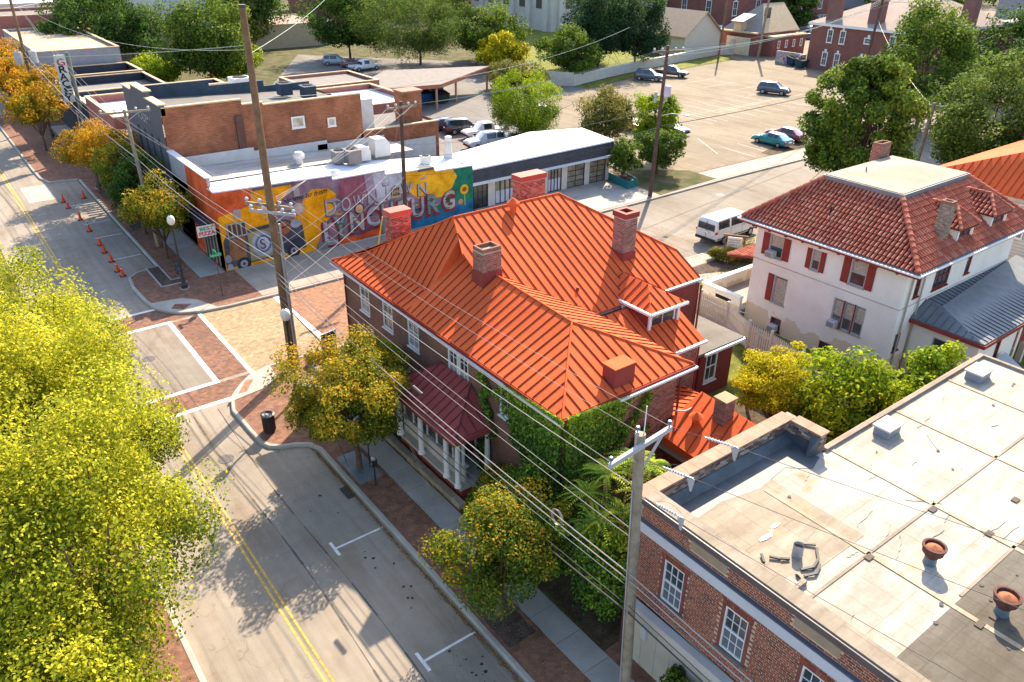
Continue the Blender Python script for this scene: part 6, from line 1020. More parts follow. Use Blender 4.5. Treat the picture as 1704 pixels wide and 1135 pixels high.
car('van', (.66,.64,.6), 50.0, 37.3, 2, 'white passenger van parked at the kerb by the stucco house', 'passenger_van', 'van', .0)
car('sedan', (.0,.20,.22), 78.2, 53.9, 170-80, 'teal compact car at edge of the sunny lot', 'parked_car'); car('sedan', (.16,.02,.04), 81.7, 54.6, 92, 'maroon sedan right beside the teal car', 'parked_car')
car('suv', (.035,.06,.10), 104.5, 73.2, -68, 'navy blue suv alone in the middle of sunny parking lot', 'parked_suv', 'suv'); car('pickup', (.05,.03,.045), 103.2, 92.6, -65, 'dark purple pickup parked by the grass strip', 'pickup_truck', 'pickup'); car('suv', (.06,.08,.11), 97.5, 92.2, -60, 'dark suv tucked behind the transformer pole', 'parked_suv', 'suv')
car('sedan', (.02,.05,.09), 51.5, 81.5, -12, 'dark blue car furthest back beside the brick end wall','parked_car','car',g=GC); car('suv', (.02,.025,.035), 52.3, 79.0, -12, 'black suv behind the white pickup', 'parked_suv','suv',g=GC)
car('pickup', (.62,.6,.62), 53.1, 75.6, 172, 'white pickup truck in the lot behind the mural', 'pickup_truck','pickup',g=GC); car('suv', (.55,.55,.57), 50.4, 71.6, 172, 'white roofed van behind the brick end wall','parked_suv','suv',g=GC); car('sedan', (.035,.025,.022), 53.5, 70.6, 172, 'black-brown sedan beside the white pickup','parked_car',g=GC); car('sedan', (.45,.5,.55), 55.3, 68.2, 172, 'pale silver car nearest the garages, partly under the tree','parked_car',g=GC)
car('suv', (.3,.33,.36), 63.8, 80.4, 150, 'grey suv shaded by the bright green tree','parked_suv','suv'); car('sedan', (.02,.03,.06), 72.6, 64.5, -80, 'dark car half hidden by the bushes','parked_car'); car('sedan', (.2,.02,.02), 70.0, 68.4, -80, 'red car hidden behind the bushes','parked_car'); car('sedan', (.07,.16,.3), 66.5, 61.2, -80, 'blue car behind the end of garage roof','parked_car')
car('suv', (.25,.3,.32), 62.5, 134.5, -30, 'grey suv at left of group in the shaded rear lot','parked_suv','suv'); car('pickup', (.62,.62,.64), 64.0, 126.5, 5, 'white pickup truck in the shaded rear lot','pickup_truck','pickup'); car('sedan', (.2,.05,.06), 64.2, 130.8, -20, 'dark red car between suv and white pickup','parked_car')
car('suv', (.45,.46,.5), 180, 117, -20, 'silver suv beyond the pump house','parked_suv','suv',.0); car('sedan', (.05,.06,.04), 167, 110, -20, 'dark olive sedan beside silver suv','parked_car','car',.0); car('suv', (.5,.5,.5), 206, 132, -20, 'distant white and red van','parked_van','van',.0)
for k,(c,l) in enumerate((((.35,.37,.4),'silver pickup left of row below the maroon hall'),((.05,.07,.1),'dark car in the row below the maroon hall'),((.03,.05,.09),'navy car right of row below the maroon hall'))): car('suv' if k else 'pickup', c, 160+k*6.0, 130-k*.5, -85, l, 'parked_car', 'car', .0)
car('sedan', (.3,.03,.05), 93, 196, 10, 'red car far beyond the trees','parked_car','car',.0); car('sedan', (.25,.04,.09), 104, 196, 10, 'dark pink car far beyond trees','parked_car','car',.0)
# ------------------------------------------------------------------ cones
CO = flat('cone_orange', (.75,.07,.015), .5, var=0); CB = flat('cone_base', (.03,.02,.02), .8, var=0); CWS = flat('cone_white', (.8,.8,.8), .5, var=0); CG = 'orange traffic cones along the parking lane'
def cone(x, y, label, white):
    t = thing('traffic_cone', label, 'traffic cone', (x,y,0), CG); MB().box(x-.2,y-.2,0,x+.2,y+.2,.04).build('base', CB, t); MB().lathe([(.15,.04),(.13,.12),(.03,.74),(.028,.75)], (x,y,0), 14).build('body', CO, t)
    if white: MB().lathe([(.098,.30),(.079,.42)], (x,y,0), 14).build('band', CWS, t); MB().lathe([(.068,.50),(.053,.60)], (x,y,0), 14).build('band', CWS, t)
CL_ = ['banded cone nearest the corner island','banded cone second from the corner island','plain orange cone third from the corner island','plain cone just below a banded one in the middle','banded cone in the middle of line','banded cone with white top above the middle pair','plain cone alone above the parking line','banded cone second from the far end','plain cone at far end of the line by sunlit patch','plain cone by the far kerb, right of line']
for (x,y,w),l in zip(((8.8,57.0,1),(8.7,58.1,1),(8.8,60.3,0),(8.8,62.5,0),(8.9,64.4,1),(8.9,68.2,1),(8.9,71.6,0),(8.7,75.5,1),(8.7,77.6,0),(10.4,77.8,0)), CL_): cone(x,y,l,w)
# ------------------------------------------------------------------ street lamps
BLK = flat('cast_iron_black', (.02,.022,.025), .45, .5, var=0); GLOBE = flat('globe_cream', (.78,.72,.6), .35, .5, var=0)
def lamp(x, y, label, z=.15):
    t = thing('street_lamp', label, 'street lamp', (x,y,z), 'black globe street lamps'); MB().lathe([(.32,0),(.32,.05)], (x,y,z), 16).build('plinth', CONC_L, t); MB().lathe([(.24,.05),(.22,.3),(.13,.5),(.1,.8),(.075,1.0),(.06,2.5),(.055,4.2),(.1,4.25),(.12,4.5)], (x,y,z), 14).build('pole', BLK, t, smooth=False)
    MB().lathe([(.1,4.5),(.21,4.62),(.25,4.82),(.21,5.02),(.08,5.14)], (x,y,z), 16).build('globe', GLOBE, t, smooth=True); MB().lathe([(.06,5.13),(.03,5.2),(.01,5.3)], (x,y,z), 8).build('finial', BLK, t); MB().bar((x-.45,y,z+3.2),(x+.0,y,z+3.2),.04).build('banner_arm', BLK, t)
lamp(11.58,52.0,'black globe lamp standing on the far corner island'); lamp(12.05,34.4,'black globe lamp behind the tall wooden pole'); lamp(12.3,104,'black globe lamp among the far street trees'); lamp(12.1,79.9,'black globe lamp between orange street trees')
# trash bin
t = thing('litter_bin', 'black slatted round litter bin on the brick corner', 'litter bin', (9.75,32.3,.15)); MB().lathe([(.24,0),(.26,.05),(.24,.1)], (9.75,32.3,.15), 18).build('base', BLK, t); MB().lathe([(.27,.1),(.27,.84)], (9.75,32.3,.15), 24).build('liner', flat('bin_liner', (.05,.035,.03), .5), t)
for k in range(22): a = 2*math.pi*k/22; MB().obox((9.75+.29*math.cos(a)-.012,32.3+.29*math.sin(a)-.012,.22), (.024,0,0), (0,.024,0), (0,0,.8)).build('slat', BLK, t)
b = MB(); b.lathe([(.27,.86),(.33,.9),(.34,.97),(.26,1.0),(.16,.93),(.12,.93)], (9.75,32.3,.15), 20); b.build('lid', BLK, t); MB().lathe([(.14,.9),(.05,.99)], (9.72,32.3,.15), 8).build('bag', flat('bag_white', (.5,.45,.45), .5, var=.3, scale=20), t)
# parking meter, signs
t = thing('parking_meter', 'black twin parking meter with silver top by the tree pit', 'parking meter', (11.9,25.5,.15)); MB().lathe([(.04,0),(.035,1.05)], (11.9,25.5,.15), 8).build('post', BLK, t); b = MB(); b.box(11.78,25.4,1.2,12.02,25.6,1.55); h_ = b.build('head', BLK, t); MB().lathe([(.12,0),(.11,.08),(.03,.16)], (11.9,25.5,1.55), 12).build('dome', CHR, h_); MB().box(11.77,25.44,1.3,11.78,25.56,1.4).build('dial', CHR, h_)
t = thing('parking_sign', 'small blue-topped sign post beside the tree pit', 'sign', (12.3,26.8,.15)); MB().lathe([(.03,0),(.03,1.4)], (12.3,26.8,.15), 8).build('post', BLK, t); MB().box(12.12,26.78,1.5,12.48,26.82,1.85).build('panel', flat('blue_sign', (.03,.22,.32), .5), t)
t = thing('street_sign', 'stop sign post with green street name blades at mural corner', 'sign', (13.22,49.25,.15)); MB().lathe([(.03,0),(.03,3.0)], (13.22,49.25,.15), 8).build('post', flat('post_brown', (.09,.06,.045), .6), t); b = MB(); P = [(13.22+.38*math.cos(a+.39)*0, 49.25+.38*math.cos(a+.39), 2.35+.38*math.sin(a+.39)) for a in [i*math.pi/4 for i in range(8)]]
dv = Vector((.26,.966,0)); b.slab([Vector((13.22,49.25,2.35))+dv*(.38*math.cos(i*math.pi/4+.39))+Vector((0,0,.38*math.sin(i*math.pi/4+.39))) for i in range(8)], Vector((-.966,.26,0))*.02); b.build('stop_plate', flat('stop_red', (.5,.02,.02), .5), t)
GR = flat('sign_green_plate', (.0,.33,.13), .5); MB().box(12.85,49.22,2.95,13.6,49.25,3.15).build('name_blade', GR, t); MB().box(13.2,48.9,3.17,13.23,49.6,3.37).build('name_blade', GR, t); text(t, 'MAIN ST', .13, (12.93,49.21,3.0), (1,0,0), (0,0,1), TRIM, w=.6)
t = thing('menu_board', 'black chalk easel sign with white writing by corner of brick house', 'sign', (13.6,36.6,.15)); u = Vector((.97,.22,0)); o = Vector((14.85,37.3,.15)); nn = Vector((.22,-.97,0)); up = Vector((.03,-.0,1)); b = MB(); b.obox(o+up*.1, u*.95, nn*.05, up*1.45); b.build('panel', flat('chalk_black', (.02,.022,.028), .6), t)
FRM = flat('sign_frame_grey', (.42,.4,.42), .6); 
for a, c, w in ((o,u*.05,0),(o+u*.95,u*.05,0)): MB().obox(a-nn*.0, c, nn*.07, up*1.62).build('frame', FRM, t)
MB().obox(o+up*1.55, u*1.0, nn*.07, up*.06).build('frame', FRM, t); 
for k,(s,z,w) in enumerate((('FRESH',1.15,.6),('local',.85,.7),('FARM',.62,.7),('& WINE',.35,.7))): text(t, s, .24, o+u*.15+nn*.056+up*(z-.0), u, up, TRIM, w=w, off=.006)
text(t, 'FRESH', .01, o, u, up, TRIM) if False else None
# sign by the van, shrubs come later
t = thing('yard_sign', 'white notice board hung between two brown posts over clipped bushes', 'sign', (45.9,33.6,.15)); BRN = flat('post_timber', (.20,.10,.065), .8); p0, p1 = Vector((45.7,34.1,.15)), Vector((46.5,33.0,.15)); d = (p1-p0).normalized(); MB().tube([p0,p0+Vector((0,0,1.9))],.06,6).build('post',BRN,t); MB().tube([p1,p1+Vector((0,0,1.9))],.06,6).build('post',BRN,t); MB().bar(p0-d*.2+Vector((0,0,1.9)),p1+d*.25+Vector((0,0,1.9)),.12,.1).build('beam',BRN,t); q = p0+d*.15+Vector((0,0,.75)); MB().obox(q, d*1.05, Vector((-d.y,d.x,0))*.05, Vector((0,0,1.0))).build('board', TRIM, t)
nb_ = Vector((-.81,-.59,0)); 
for k in range(4): text(t, 'OFFICE HOURS'[:12-k*2], .16, p0+d*.2+nb_*.04+Vector((0,0,1.5-k*.2)), d, (0,0,1), flat('txt_grey%d' % k, (.2,.2,.22), .7), w=.9)
t = thing('bicycle', 'blue bicycle leaning by the lamp on the far corner island', 'bicycle', (11.9,54.2,.15)); BLU = flat('bike_blue', (.03,.14,.25), .4)
for y in (53.7, 54.75): 
    q = MB(); q.tube([(11.9,y+.33*math.cos(a),.5+.33*math.sin(a)) for a in [i*2*math.pi/16 for i in range(17)]], .025, 6, caps=False); q.build('wheel', TYRE, t)
q = MB(); 
for a, c in (((53.7,.5),(54.0,.95)),((54.0,.95),(54.5,.98)),((54.5,.98),(54.75,.5)),((54.0,.95),(54.2,.5)),((54.2,.5),(54.5,.98)),((53.7,.5),(54.2,.5)),((54.5,.98),(54.55,1.15))): q.tube([(11.9,a[0],a[1]),(11.9,c[0],c[1])], .02, 6)
q.build('frame', BLU, t); MB().box(11.8,53.9,1.0,12.0,54.15,1.05).build('saddle', BLK, t); MB().tube([(11.65,54.55,1.15),(12.15,54.55,1.15)],.015,6).build('handlebar',BLK,t)
# ------------------------------------------------------------------ picket fence
PF = thing('picket_fence', 'white pointed picket fence between the brick house yard and stucco house', 'fence', (36.6,28.9,.15)); PKM = flat('picket_white', (.68,.64,.57), .6, var=.08, scale=3)
Fp = [(37.1,31.6),(36.65,28.6),(36.6,26.4),(35.6,24.0),(35.5,22.4),(35.0,20.0),(34.3,18.0),(33.2,15.5)]; pk = None; npk = 0
for a, c in zip(Fp[:-1], Fp[1:]):
    A_, B_ = Vector((*a,.15)), Vector((*c,.15)); L_ = (B_-A_).length; d = (B_-A_)/L_; m = int(L_/.15)
    for k in range(m):
        if pk is None: q = MB(); q.add([(-.06,-.012,0),(.06,-.012,0),(.06,-.012,1.55),(0,-.012,1.7),(-.06,-.012,1.55),(-.06,.012,0),(.06,.012,0),(.06,.012,1.55),(0,.012,1.7),(-.06,.012,1.55)], [(0,1,2,3,4),(9,8,7,6,5),(1,6,7,2),(2,7,8,3),(3,8,9,4),(4,9,5,0)]); pk = q.build('picket', PKM); o_ = pk
        else: o_ = pk.copy(); C.objects.link(o_)
        o_.parent = PF; o_.location = (A_+d*(k+.5)*L_/m) - Vector((36.6,28.9,.15)); o_.rotation_euler = (0,0,math.atan2(d.y,d.x)); npk += 1
    for z in (.35, 1.25): MB().bar(A_+Vector((.0,0,z)), B_+Vector((.0,0,z)), .05, .08).build('rail', PKM, PF)
    MB().box(a[0]-.07,a[1]-.07,.15,a[0]+.07,a[1]+.07,2.0).build('post', PKM, PF)
t = thing('ladder', 'white wooden ladder leaning flat against the picket fence', 'ladder', (35.6,23.6,.15)); MB().tube([(35.35,23.55,.2),(35.45,23.5,1.75)],.03,6).build('rail',PKM,t); MB().tube([(35.2,23.2,.2),(35.3,23.15,1.75)],.03,6).build('rail',PKM,t)
for k in range(6): MB().tube([(35.36+k*.012,23.54,.4+k*.24),(35.22+k*.012,23.19,.4+k*.24)],.018,6).build('rung',PKM,t)
t = thing('iron_handrail', 'thin metal handrail on the steps beside the stucco terrace', 'railing', (38.1,26.5,.1)); 
for a, c in (((37.2,27.0,.15),(37.2,27.0,1.2)),((38.0,25.7,.15),(38.0,25.7,1.0)),((37.2,27.0,1.2),(38.0,25.7,1.0)),((37.2,27.0,.7),(38.0,25.7,.55))): MB().tube([a,c],.025,6).build('rail',GUT,t)
t = thing('garden_arch', 'bent white plastic arch standing in the back garden', 'arch', (31,20.6,.15)); MB().tube([(31.6+.9*math.cos(a),19.6-.5*math.cos(a),.2+2.2*math.sin(a)) for a in [i*math.pi/10 for i in range(11)]],.09,8).build('hoop',TRIM,t)
# ------------------------------------------------------------------ poles
WOOD = flat('pole_wood', (.20,.12,.065), .85, var=.25, scale=2); WOODG = flat('pole_wood_grey', (.27,.22,.155), .85, var=.25, scale=3); WOODD = flat('pole_wood_dark', (.10,.065,.05), .85, var=.2, scale=2); STEEL = flat('galvanised', (.38,.38,.38), .5, .5, .3, var=.15); INS = flat('insulator', (.45,.47,.5), .3, .5, var=0); INSB = flat('insulator_blue', (.06,.13,.2), .3, .5, var=0); FIB = flat('fibre_arm', (.36,.36,.36), .6, var=.08)
def woodbark(m):
    t = m.node_tree; b = t.nodes['Principled BSDF']; bump(t, b, noise(t, geo(t, (9,9,.8)), 3, 4), .6, .02)
for m in (WOOD, WOODG, WOODD): woodbark(m)
def pole(name, label, base, top, r0, r1, m, arms=(), extra=None):
    t = thing(name, label, 'utility pole', base, None); base, top = Vector(base), Vector(top); n = 6; MB().tube([base.lerp(top,k/n) for k in range(n+1)], [r0+(r1-r0)*k/n for k in range(n+1)], 14).build('shaft', m, t)
    for (f, d, L_, mm, th, off) in arms:
        p = base.lerp(top, f); d = Vector(d).normalized(); p = p + Vector(off); MB().bar(p-d*L_/2, p+d*L_/2, th, th*1.2).build('crossarm', mm, t)
        for k in (-.46,-.2,.22,.46): q = p+d*L_*k+Vector((0,0,th*.6)); MB().lathe([(.03,0),(.03,.08),(.09,.1),(.1,.16),(.05,.22)], q, 8).build('insulator', INS, t)
        for sg in (-1,1): MB().bar(p+d*L_*.3*sg, base.lerp(top, f)-Vector((0,0,.7)), .05, .03).build('brace', STEEL, t)
    return t
BPt = Vector((13.2,37.65,18.7)); BP = pole('utility_pole', 'tall leaning brown wooden pole rising over the intersection', (13.25,37.7,.15), BPt, .24, .15, WOOD, [(.5,(1,-.15,-.28),2.4,WOODG,.13,(0,.14,0)),(.485,(1,-.15,-.28),2.3,FIB,.12,(0,-.2,0))])
MB().lathe([(.17,0),(.17,.12)], BPt, 10).build('cap', BLK, BP); MB().tube([(13.5,37.5,.2),(13.48,37.5,8.5)], .06, 8).build('conduit', STEEL, BP); MB().tube([(13.38,37.42,.2),(13.36,37.42,7.0)], .045, 8).build('conduit', STEEL, BP)
NPt = Vector((13.35,11.8,9.95)); NPb = Vector((13.2,11.2,.15)); NP_ = pole('utility_pole', 'grey weathered wooden pole with silver crossarm in front of the near brick building', NPb, NPt, .19, .15, WOODG); 
arm_c = NPb.lerp(NPt,.975)+Vector((0,-.16,0)); ad = Vector((.93,.05,.06)).normalized(); MB().bar(arm_c-ad*1.35, arm_c+ad*1.1, .11, .14).build('crossarm', FIB, NP_); armL, armR = arm_c-ad*1.3+Vector((0,0,.1)), arm_c+ad*1.02+Vector((0,0,.1)); ptop = NPt+Vector((-.12,-.0,.12))
for p in (armL, armR, ptop): MB().lathe([(.02,-.05),(.02,.05),(.06,.07),(.07,.13),(.04,.17)], p, 10).build('insulator', INSB, NP_)
MB().bar(arm_c+ad*.75-Vector((0,0,.08)), NPb.lerp(NPt,.86), .06, .06).build('brace', STEEL, NP_); MB().bar(arm_c-ad*.6-Vector((0,0,.08)), NPb.lerp(NPt,.9), .04, .03).build('brace', STEEL, NP_); MB().tube([ptop-Vector((.0,0,.5)), ptop+Vector((0,0,.0))],.05,8).build('bracket',STEEL,NP_); MB().tube([NPt+Vector((.12,-.02,-.1)), NPt+Vector((.12,-.02,.85))],.015,6).build('rod',TRIM,NP_)
MB().box(13.3,10.75,3.0,13.45,10.95,3.45).build('meter_box', FIB, NP_); MB().tube([NPb+Vector((-.2,.05,.1)), NPb.lerp(NPt,.82)+Vector((-.19,0,0))], .02, 6).build('conduit', STEEL, NP_)
P3t = Vector((28.0,50.2,11.0)); P3 = pole('utility_pole', 'dark wooden pole standing in front of the big mural', (27.9,50.3,.15), P3t, .17,.13,WOODD,[(.965,(1,.05,.0),2.5,WOODG,.12,(0,-.15,0))])
P4b, P4t = Vector((52.45,48.2,.15)), Vector((52.6,47.9,13.3)); P4 = pole('utility_pole', 'dark wooden transformer pole at the parking lot sidewalk', P4b, P4t, .2,.14,WOODD,[(.965,(1,-.3,0),3.0,WOOD,.13,(0,-.16,0))]); MB().lathe([(.28,0),(.3,.1),(.3,.85),(.1,.95)], (52.6,47.45,9.2), 14).build('transformer', flat('transformer_lilac', (.5,.42,.5), .5), P4); MB().lathe([(.12,0),(.12,.9)], (52.1,48.3,8.6), 8).build('arrester', FIB, P4); MB().lathe([(.12,0),(.12,.9)], (53.1,48.0,8.6), 8).build('arrester', FIB, P4)
MB().tube([(52.5,48.1,7.4),(53.2,47.3,7.7),(54.0,46.4,7.6)], .035, 8).build('lamp_arm', STEEL, P4); b = MB(); b.lathe([(.05,0),(.2,.05),(.22,.12),(.05,.2)], (54.1,46.3,7.48), 10); b.build('lamp_head', STEEL, P4)
P2b, P2t = Vector((12.35,61.1,.15)), Vector((12.25,62.3,10.2)); P2 = pole('utility_pole', 'slim pole with crossarm before the grey facade', P2b, P2t, .15,.11,WOODG,[(.985,(1,-.1,.0),3.4,WOODG,.12,(0,-.14,0))]); 
P0b, P0t = Vector((12.3,109.5,.15)), Vector((12.3,109.1,15.2)); P0 = pole('utility_pole', 'far wooden pole carrying two grey transformers at upper left', P0b, P0t, .2,.15,WOOD)
for dx in (-.75,.75): MB().lathe([(.4,0),(.42,.1),(.42,1.3),(.15,1.45)], (12.3+dx,108.9,7.6), 12).build('transformer', FIB, P0)
P5 = pole('utility_pole', 'bare brown pole at the grass tip of parking lot', (125.4,101.2,.1), (125.6,100.8,14.5), .2,.15,WOOD); P6 = pole('utility_pole', 'grey pole with lamp beside the pump house', (133.1,98.0,.1), (134.0,97.6,17), .25,.18,WOODG); P7 = pole('utility_pole', 'brown pole with top crossarm before the maroon mansion', (121.5,69.5,.1), (122.3,69.0,13.2), .22,.17,WOODD,[(.985,(.3,-1,.0),5,WOOD,.18,(0,0,0))]); P8b, P8t = Vector((73.5,34.9,.1)), Vector((74.2,34.9,8.3)); P8 = pole('utility_pole', 'grey pole between the two big right-hand trees', P8b, P8t, .2,.16,WOODG,[(.97,(.2,-1,0),2.2,WOODG,.12,(0,0,0))]); P9 = pole('utility_pole', 'tall grey pole near upper right corner', (150.5,60,.1), (151.5,59.4,17), .25,.18,WOODG,[(.93,(.3,-1,0),6,WOODG,.18,(0,0,0))])
MB().tube([(133.3,97.9,13.6),(132.2,98.4,13.9),(131.2,98.8,13.7)], .05, 6).build('lamp_arm', STEEL, P6)
# ------------------------------------------------------------------ wires
WB = flat('wire_black', (.06,.055,.05), .5, .4, var=0); WG = flat('wire_bright', (.34,.29,.25), .35, .5, .3, var=0); WT = flat('wire_verdigris', (.22,.30,.24), .5, .4, var=0)
def wire(a, c, r, sag, m, label, n=22, name='overhead_wire', g='overhead wires between the street poles'):
    a, c = Vector(a), Vector(c); pts = [a.lerp(c, k/n) - Vector((0,0,4*sag*(k/n)*(1-k/n))) for k in range(n+1)]; mid = a; q = MB(); q.tube([p for p in pts], r*.72, 5, caps=False); t = q.build(name, m, at=a); tag(t, label, 'cable', g); return t
f_ = NPb.lerp
NPh = lambda z: NPb.lerp(NPt, (z-.15)/9.8) ; BPh = lambda z, dx=0, dy=0: Vector((13.25+dx,37.7+dy,z)); P2h = lambda z, dx=0: Vector((12.3+dx, 61.7, z)); P0h = lambda z, dx=0: Vector((12.3+dx,109.3,z))
ba = Vector((1,-.15,-.28)).normalized(); bc = BPh(9.4,-.02,-.0)
GW_ = 'wires between the tall brown pole and grey pole'
for k, (s, r, z1, z0, dx, m) in enumerate((('uppermost',.016,6.9,7.6,-.22,WG),('second',.016,6.6,7.25,-.22,WG),('thick twin lashed',.032,5.3,5.9,-.2,WG),('thick lower lashed',.03,5.05,5.6,-.2,WG),('thin dark',.012,4.8,5.35,-.25,WT),('lowest slack',.02,4.1,4.7,-.25,WB),('heavy black spliced',.04,3.85,4.35,-.25,WB))):
    wire(NPh(z1)+Vector((-.18,0,0)), BPh(z0,dx), r, .25+.06*k, m, s+' cable strung along the street in front of the brick house', g=GW_)
    wire(NPh(z1)+Vector((-.18,-.1,0)), Vector((13.3,-25,z1+.3)), r, .6, m, s+' cable running on past the near brick building', g='cables passing the near brick building') if k > 1 else None
wire(armR, bc+ba*1.1+Vector((0,0,.5)), .009, .35, WG, 'fine bright conductor from right end of the silver crossarm across red roof'); wire(ptop, bc+ba*.3+Vector((0,0,.6)), .009, .35, WG, 'fine bright conductor from the grey pole top across red roof'); wire(armL, bc-ba*1.0+Vector((0,0,.5)), .012, .3, WG, 'fine bright conductor from left end of the silver crossarm'); wire(NPh(8.2), BPh(8.0,.2), .022, .35, WG, 'thicker bright wire crossing in front of the brick house windows')
# strain insulators
for k, (p, q2, lab) in enumerate(((armR, Vector((16.6,6.6,9.7)),'right'),(NPh(9.0)+Vector((.25,0,0)), Vector((15.2,5.8,9.3)),'middle'),(NPh(7.9)+Vector((.15,0,0)), Vector((14.2,4.8,8.2)),'left'))):
    d = (q2-p).normalized(); s = p+d*(1.0 if k == 0 else .55); t = thing('strain_insulator', lab+' grey strain insulator and cutout hung beyond the silver crossarm', 'insulator', s); WL[t.name] = s
    MB().tube([s, s+d*.9], .022, 6).build('rod', STEEL, t)
    for j in range(7): MB().tube([s+d*(.12+j*.085), s+d*(.15+j*.085)], .05, 8).build('shed', INS, t)
    MB().add([s+d*.75+Vector((-.05,0,-.02)), s+d*.9+Vector((.02,0,-.02)), s+d*.85+Vector((0,0,-.45)), s+d*.75+Vector((-.05,-.05,-.02)), s+d*.9+Vector((.02,-.05,-.02)), s+d*.85+Vector((.02,-.04,-.45))], [(0,1,2),(5,4,3),(0,2,5,3),(1,4,5,2),(0,3,4,1)]).build('cutout', FIB, t)
    wire(p, s, .008, .02, WB, lab+' short jumper from the silver crossarm', g='jumper wires on the grey pole'); wire(s+d*.9, q2+d*14, .011, .15, WB, lab+' dark wire running over the pale membrane roof', g='dark wires over the pale roof')
    wire(s+Vector((0,0,.03)), s+d*.75+Vector((.12,0,.0)), .006, -.18, WB, lab+' curled jumper loop over the insulator', g='jumper loops on the grey pole')
b = MB(); c0 = Vector((13.2,14.9,5.35)); 
for k in range(3): b.tube([c0+Vector((.02*k, .25*math.cos(a)-.02*k, -.35+.3*math.sin(a))) for a in [i*2*math.pi/18 for i in range(19)]], .014, 5, caps=False)
tag(b.build('cable_coil', WG, at=c0), 'coiled loop of spare pale cable hanging from the lashed lines', 'cable coil')
b = MB(); b.tube([Vector((13.0,22.9,5.75)), Vector((13.0,23.6,5.78))], .07, 8); tag(b.build('splice_case', WB, at=(13,23,5.7)), 'dark splice case on the lashed cable in front of the porch', 'splice case')
# guy wires down to the sidewalk with yellow guard
wire((13.1,27.3,5.6),(13.35,23.2,.3), .01,.0, WG, 'left thin guy wire dropping to the sidewalk', g='guy wires'); wire((13.1,27.4,5.7),(13.45,23.2,.3), .01,.0, WG, 'right thin guy wire dropping to the sidewalk', g='guy wires'); YG = flat('guard_yellow', (.75,.45,.02), .5, var=0)
b = MB(); b.tube([(12.95,18.0,.15),(12.8,19.4,2.2)], .04, 8); tag(b.build('guy_guard', YG, at=(12.95,18,.15)), 'slanted yellow guy wire guard on the near brick sidewalk', 'guy guard'); b = MB(); b.tube([(24.9,49.6,.2),(25.6,49.6,3.1)], .05, 8); tag(b.build('guy_guard', YG, at=(24.9,49.6,.2)), 'slanted yellow guy wire guard below the mural', 'guy guard'); wire((25.6,49.6,3.1),(27.9,50.2,10.2), .01,0, WG, 'guy wire from the mural pole to its yellow guard', g='guy wires')
# big pole to far poles
for k, (z1, z0, r, m, s) in enumerate(((9.9,10.2,.013,WG,'uppermost'),(9.6,10.2,.013,WG,'second'),(7.6,8.0,.02,WG,'thick bright'),(7.2,7.6,.014,WT,'thin green'),(6.2,6.8,.035,WG,'heavy lashed'),(5.9,6.4,.018,WB,'lower dark'),(5.6,6.1,.018,WG,'lowest bright'))):
    wire(BPh(z1,-.2+.1*k), P2h(z0,-1.2+.5*k if k < 2 else 0), r, .3+.05*k, m, s+' cable from the tall pole up the street', g='cables running up the street'); wire(P2h(z0,-1.2+.5*k if k < 2 else 0), P0h(z0+2.0+(3 if k < 2 else 0)), r*1.2, .8, m, s+' cable between the two upper street poles', g='cables between the upper street poles')
# cross-street wires
P3a = P3b_ = Vector((28.0,50.1,10.7))
for k, dx in enumerate((-1.1,-.2,1.0)): wire(BPh(9.6+.12*k,.3), P3a+Vector((dx,0,0)), .014, .3, WG, ['left','middle','right'][k]+' bright wire from the tall pole to the mural pole', g='bright wires from tall pole to mural pole'); wire(P3a+Vector((dx,0,0)), P4b.lerp(P4t,.965)+Vector((dx*.9,0,.15)), .014,.5,WT, ['left','middle','right'][k]+' wire from mural pole to transformer pole', g='wires from mural pole to transformer pole')
for k, z in enumerate((7.9,7.0,6.2,5.6)): wire(BPh(z-.6,.2), (28,50.2,z), .016,.4,WG if k%2 else WB, 'side street cable %s in front of mural' % ['highest','second highest','third','lowest'][k], g='cables crossing in front of the mural'); wire((28,50.2,z), (52.45,48.1,z+.2), .018,.6,WB if k%2 else WT, 'side street cable %s beside the garage roof' % ['highest','second highest','third','lowest'][k], g='cables over the garage roof')
for k,(z,s) in enumerate(((12.9,'upper'),(12.7,'middle'),(12.4,'lower'))): wire((51.6+k*.9,48.1,z), (122.1,69.2,12.2+.3*k), .03,1.3,WT, s+' wire from transformer pole across the lot', g='wires across the sunny lot')
wire((52.6,47.8,6.6),(150.8,59.8,9), .045, 1.8, WB, 'sagging black cable across the sunny lot'); wire((52.6,48,12.7),(88,46,16), .02,.5,WG,'wire leaving transformer pole to the right'); wire((74.2,35,7.7),(60,50,8.5), .02,.6,WB,'thin wire from pole between the big trees'); wire((74.2,35,7.9),(122,69,10), .02,.8,WG,'bright wire joining the pole between trees to lot pole')
wire(BPt-Vector((0,0,1.6)), (-8,70,15.5), .02,.8,WT, 'long green wire sweeping from tall pole top to upper left', g='long wires at upper left'); wire(BPt-Vector((0,0,2.0)), (60,120,17), .02,1.0,WT, 'long green wire from the tall pole over willow', g='long wires over the trees'); wire(BPt-Vector((0,0,4.0)), (60,60,13.2), .02,1.2,WT, 'second long green wire from tall pole to the right', g='long wires over the trees'); wire(BPt-Vector((0,0,1.8)), (12.3,109,14.6), .016,1.6,WG, 'pale wire from tall pole top to far transformer pole', g='long wires at upper left')
wire((12.3,109,13.5),(40,160,15), .03,.6,WT,'green wire leaving the far transformer pole'); wire((125.5,100.9,13.5),(134,97.7,14),.03,.3,WG,'short wire between bare pole and lamp pole'); wire((134,97.7,15.5),(122.2,69.1,13),.03,.8,WG,'wire from lamp pole to the mansion pole'); wire((122.2,69.1,13),(151.4,59.5,16),.04,1.2,WB,'wire from mansion pole to the upper right pole'); wire((122.2,69.1,12.6),(151.4,59.5,15.5),.04,1.4,WG,'lower wire from mansion pole to the upper right pole')
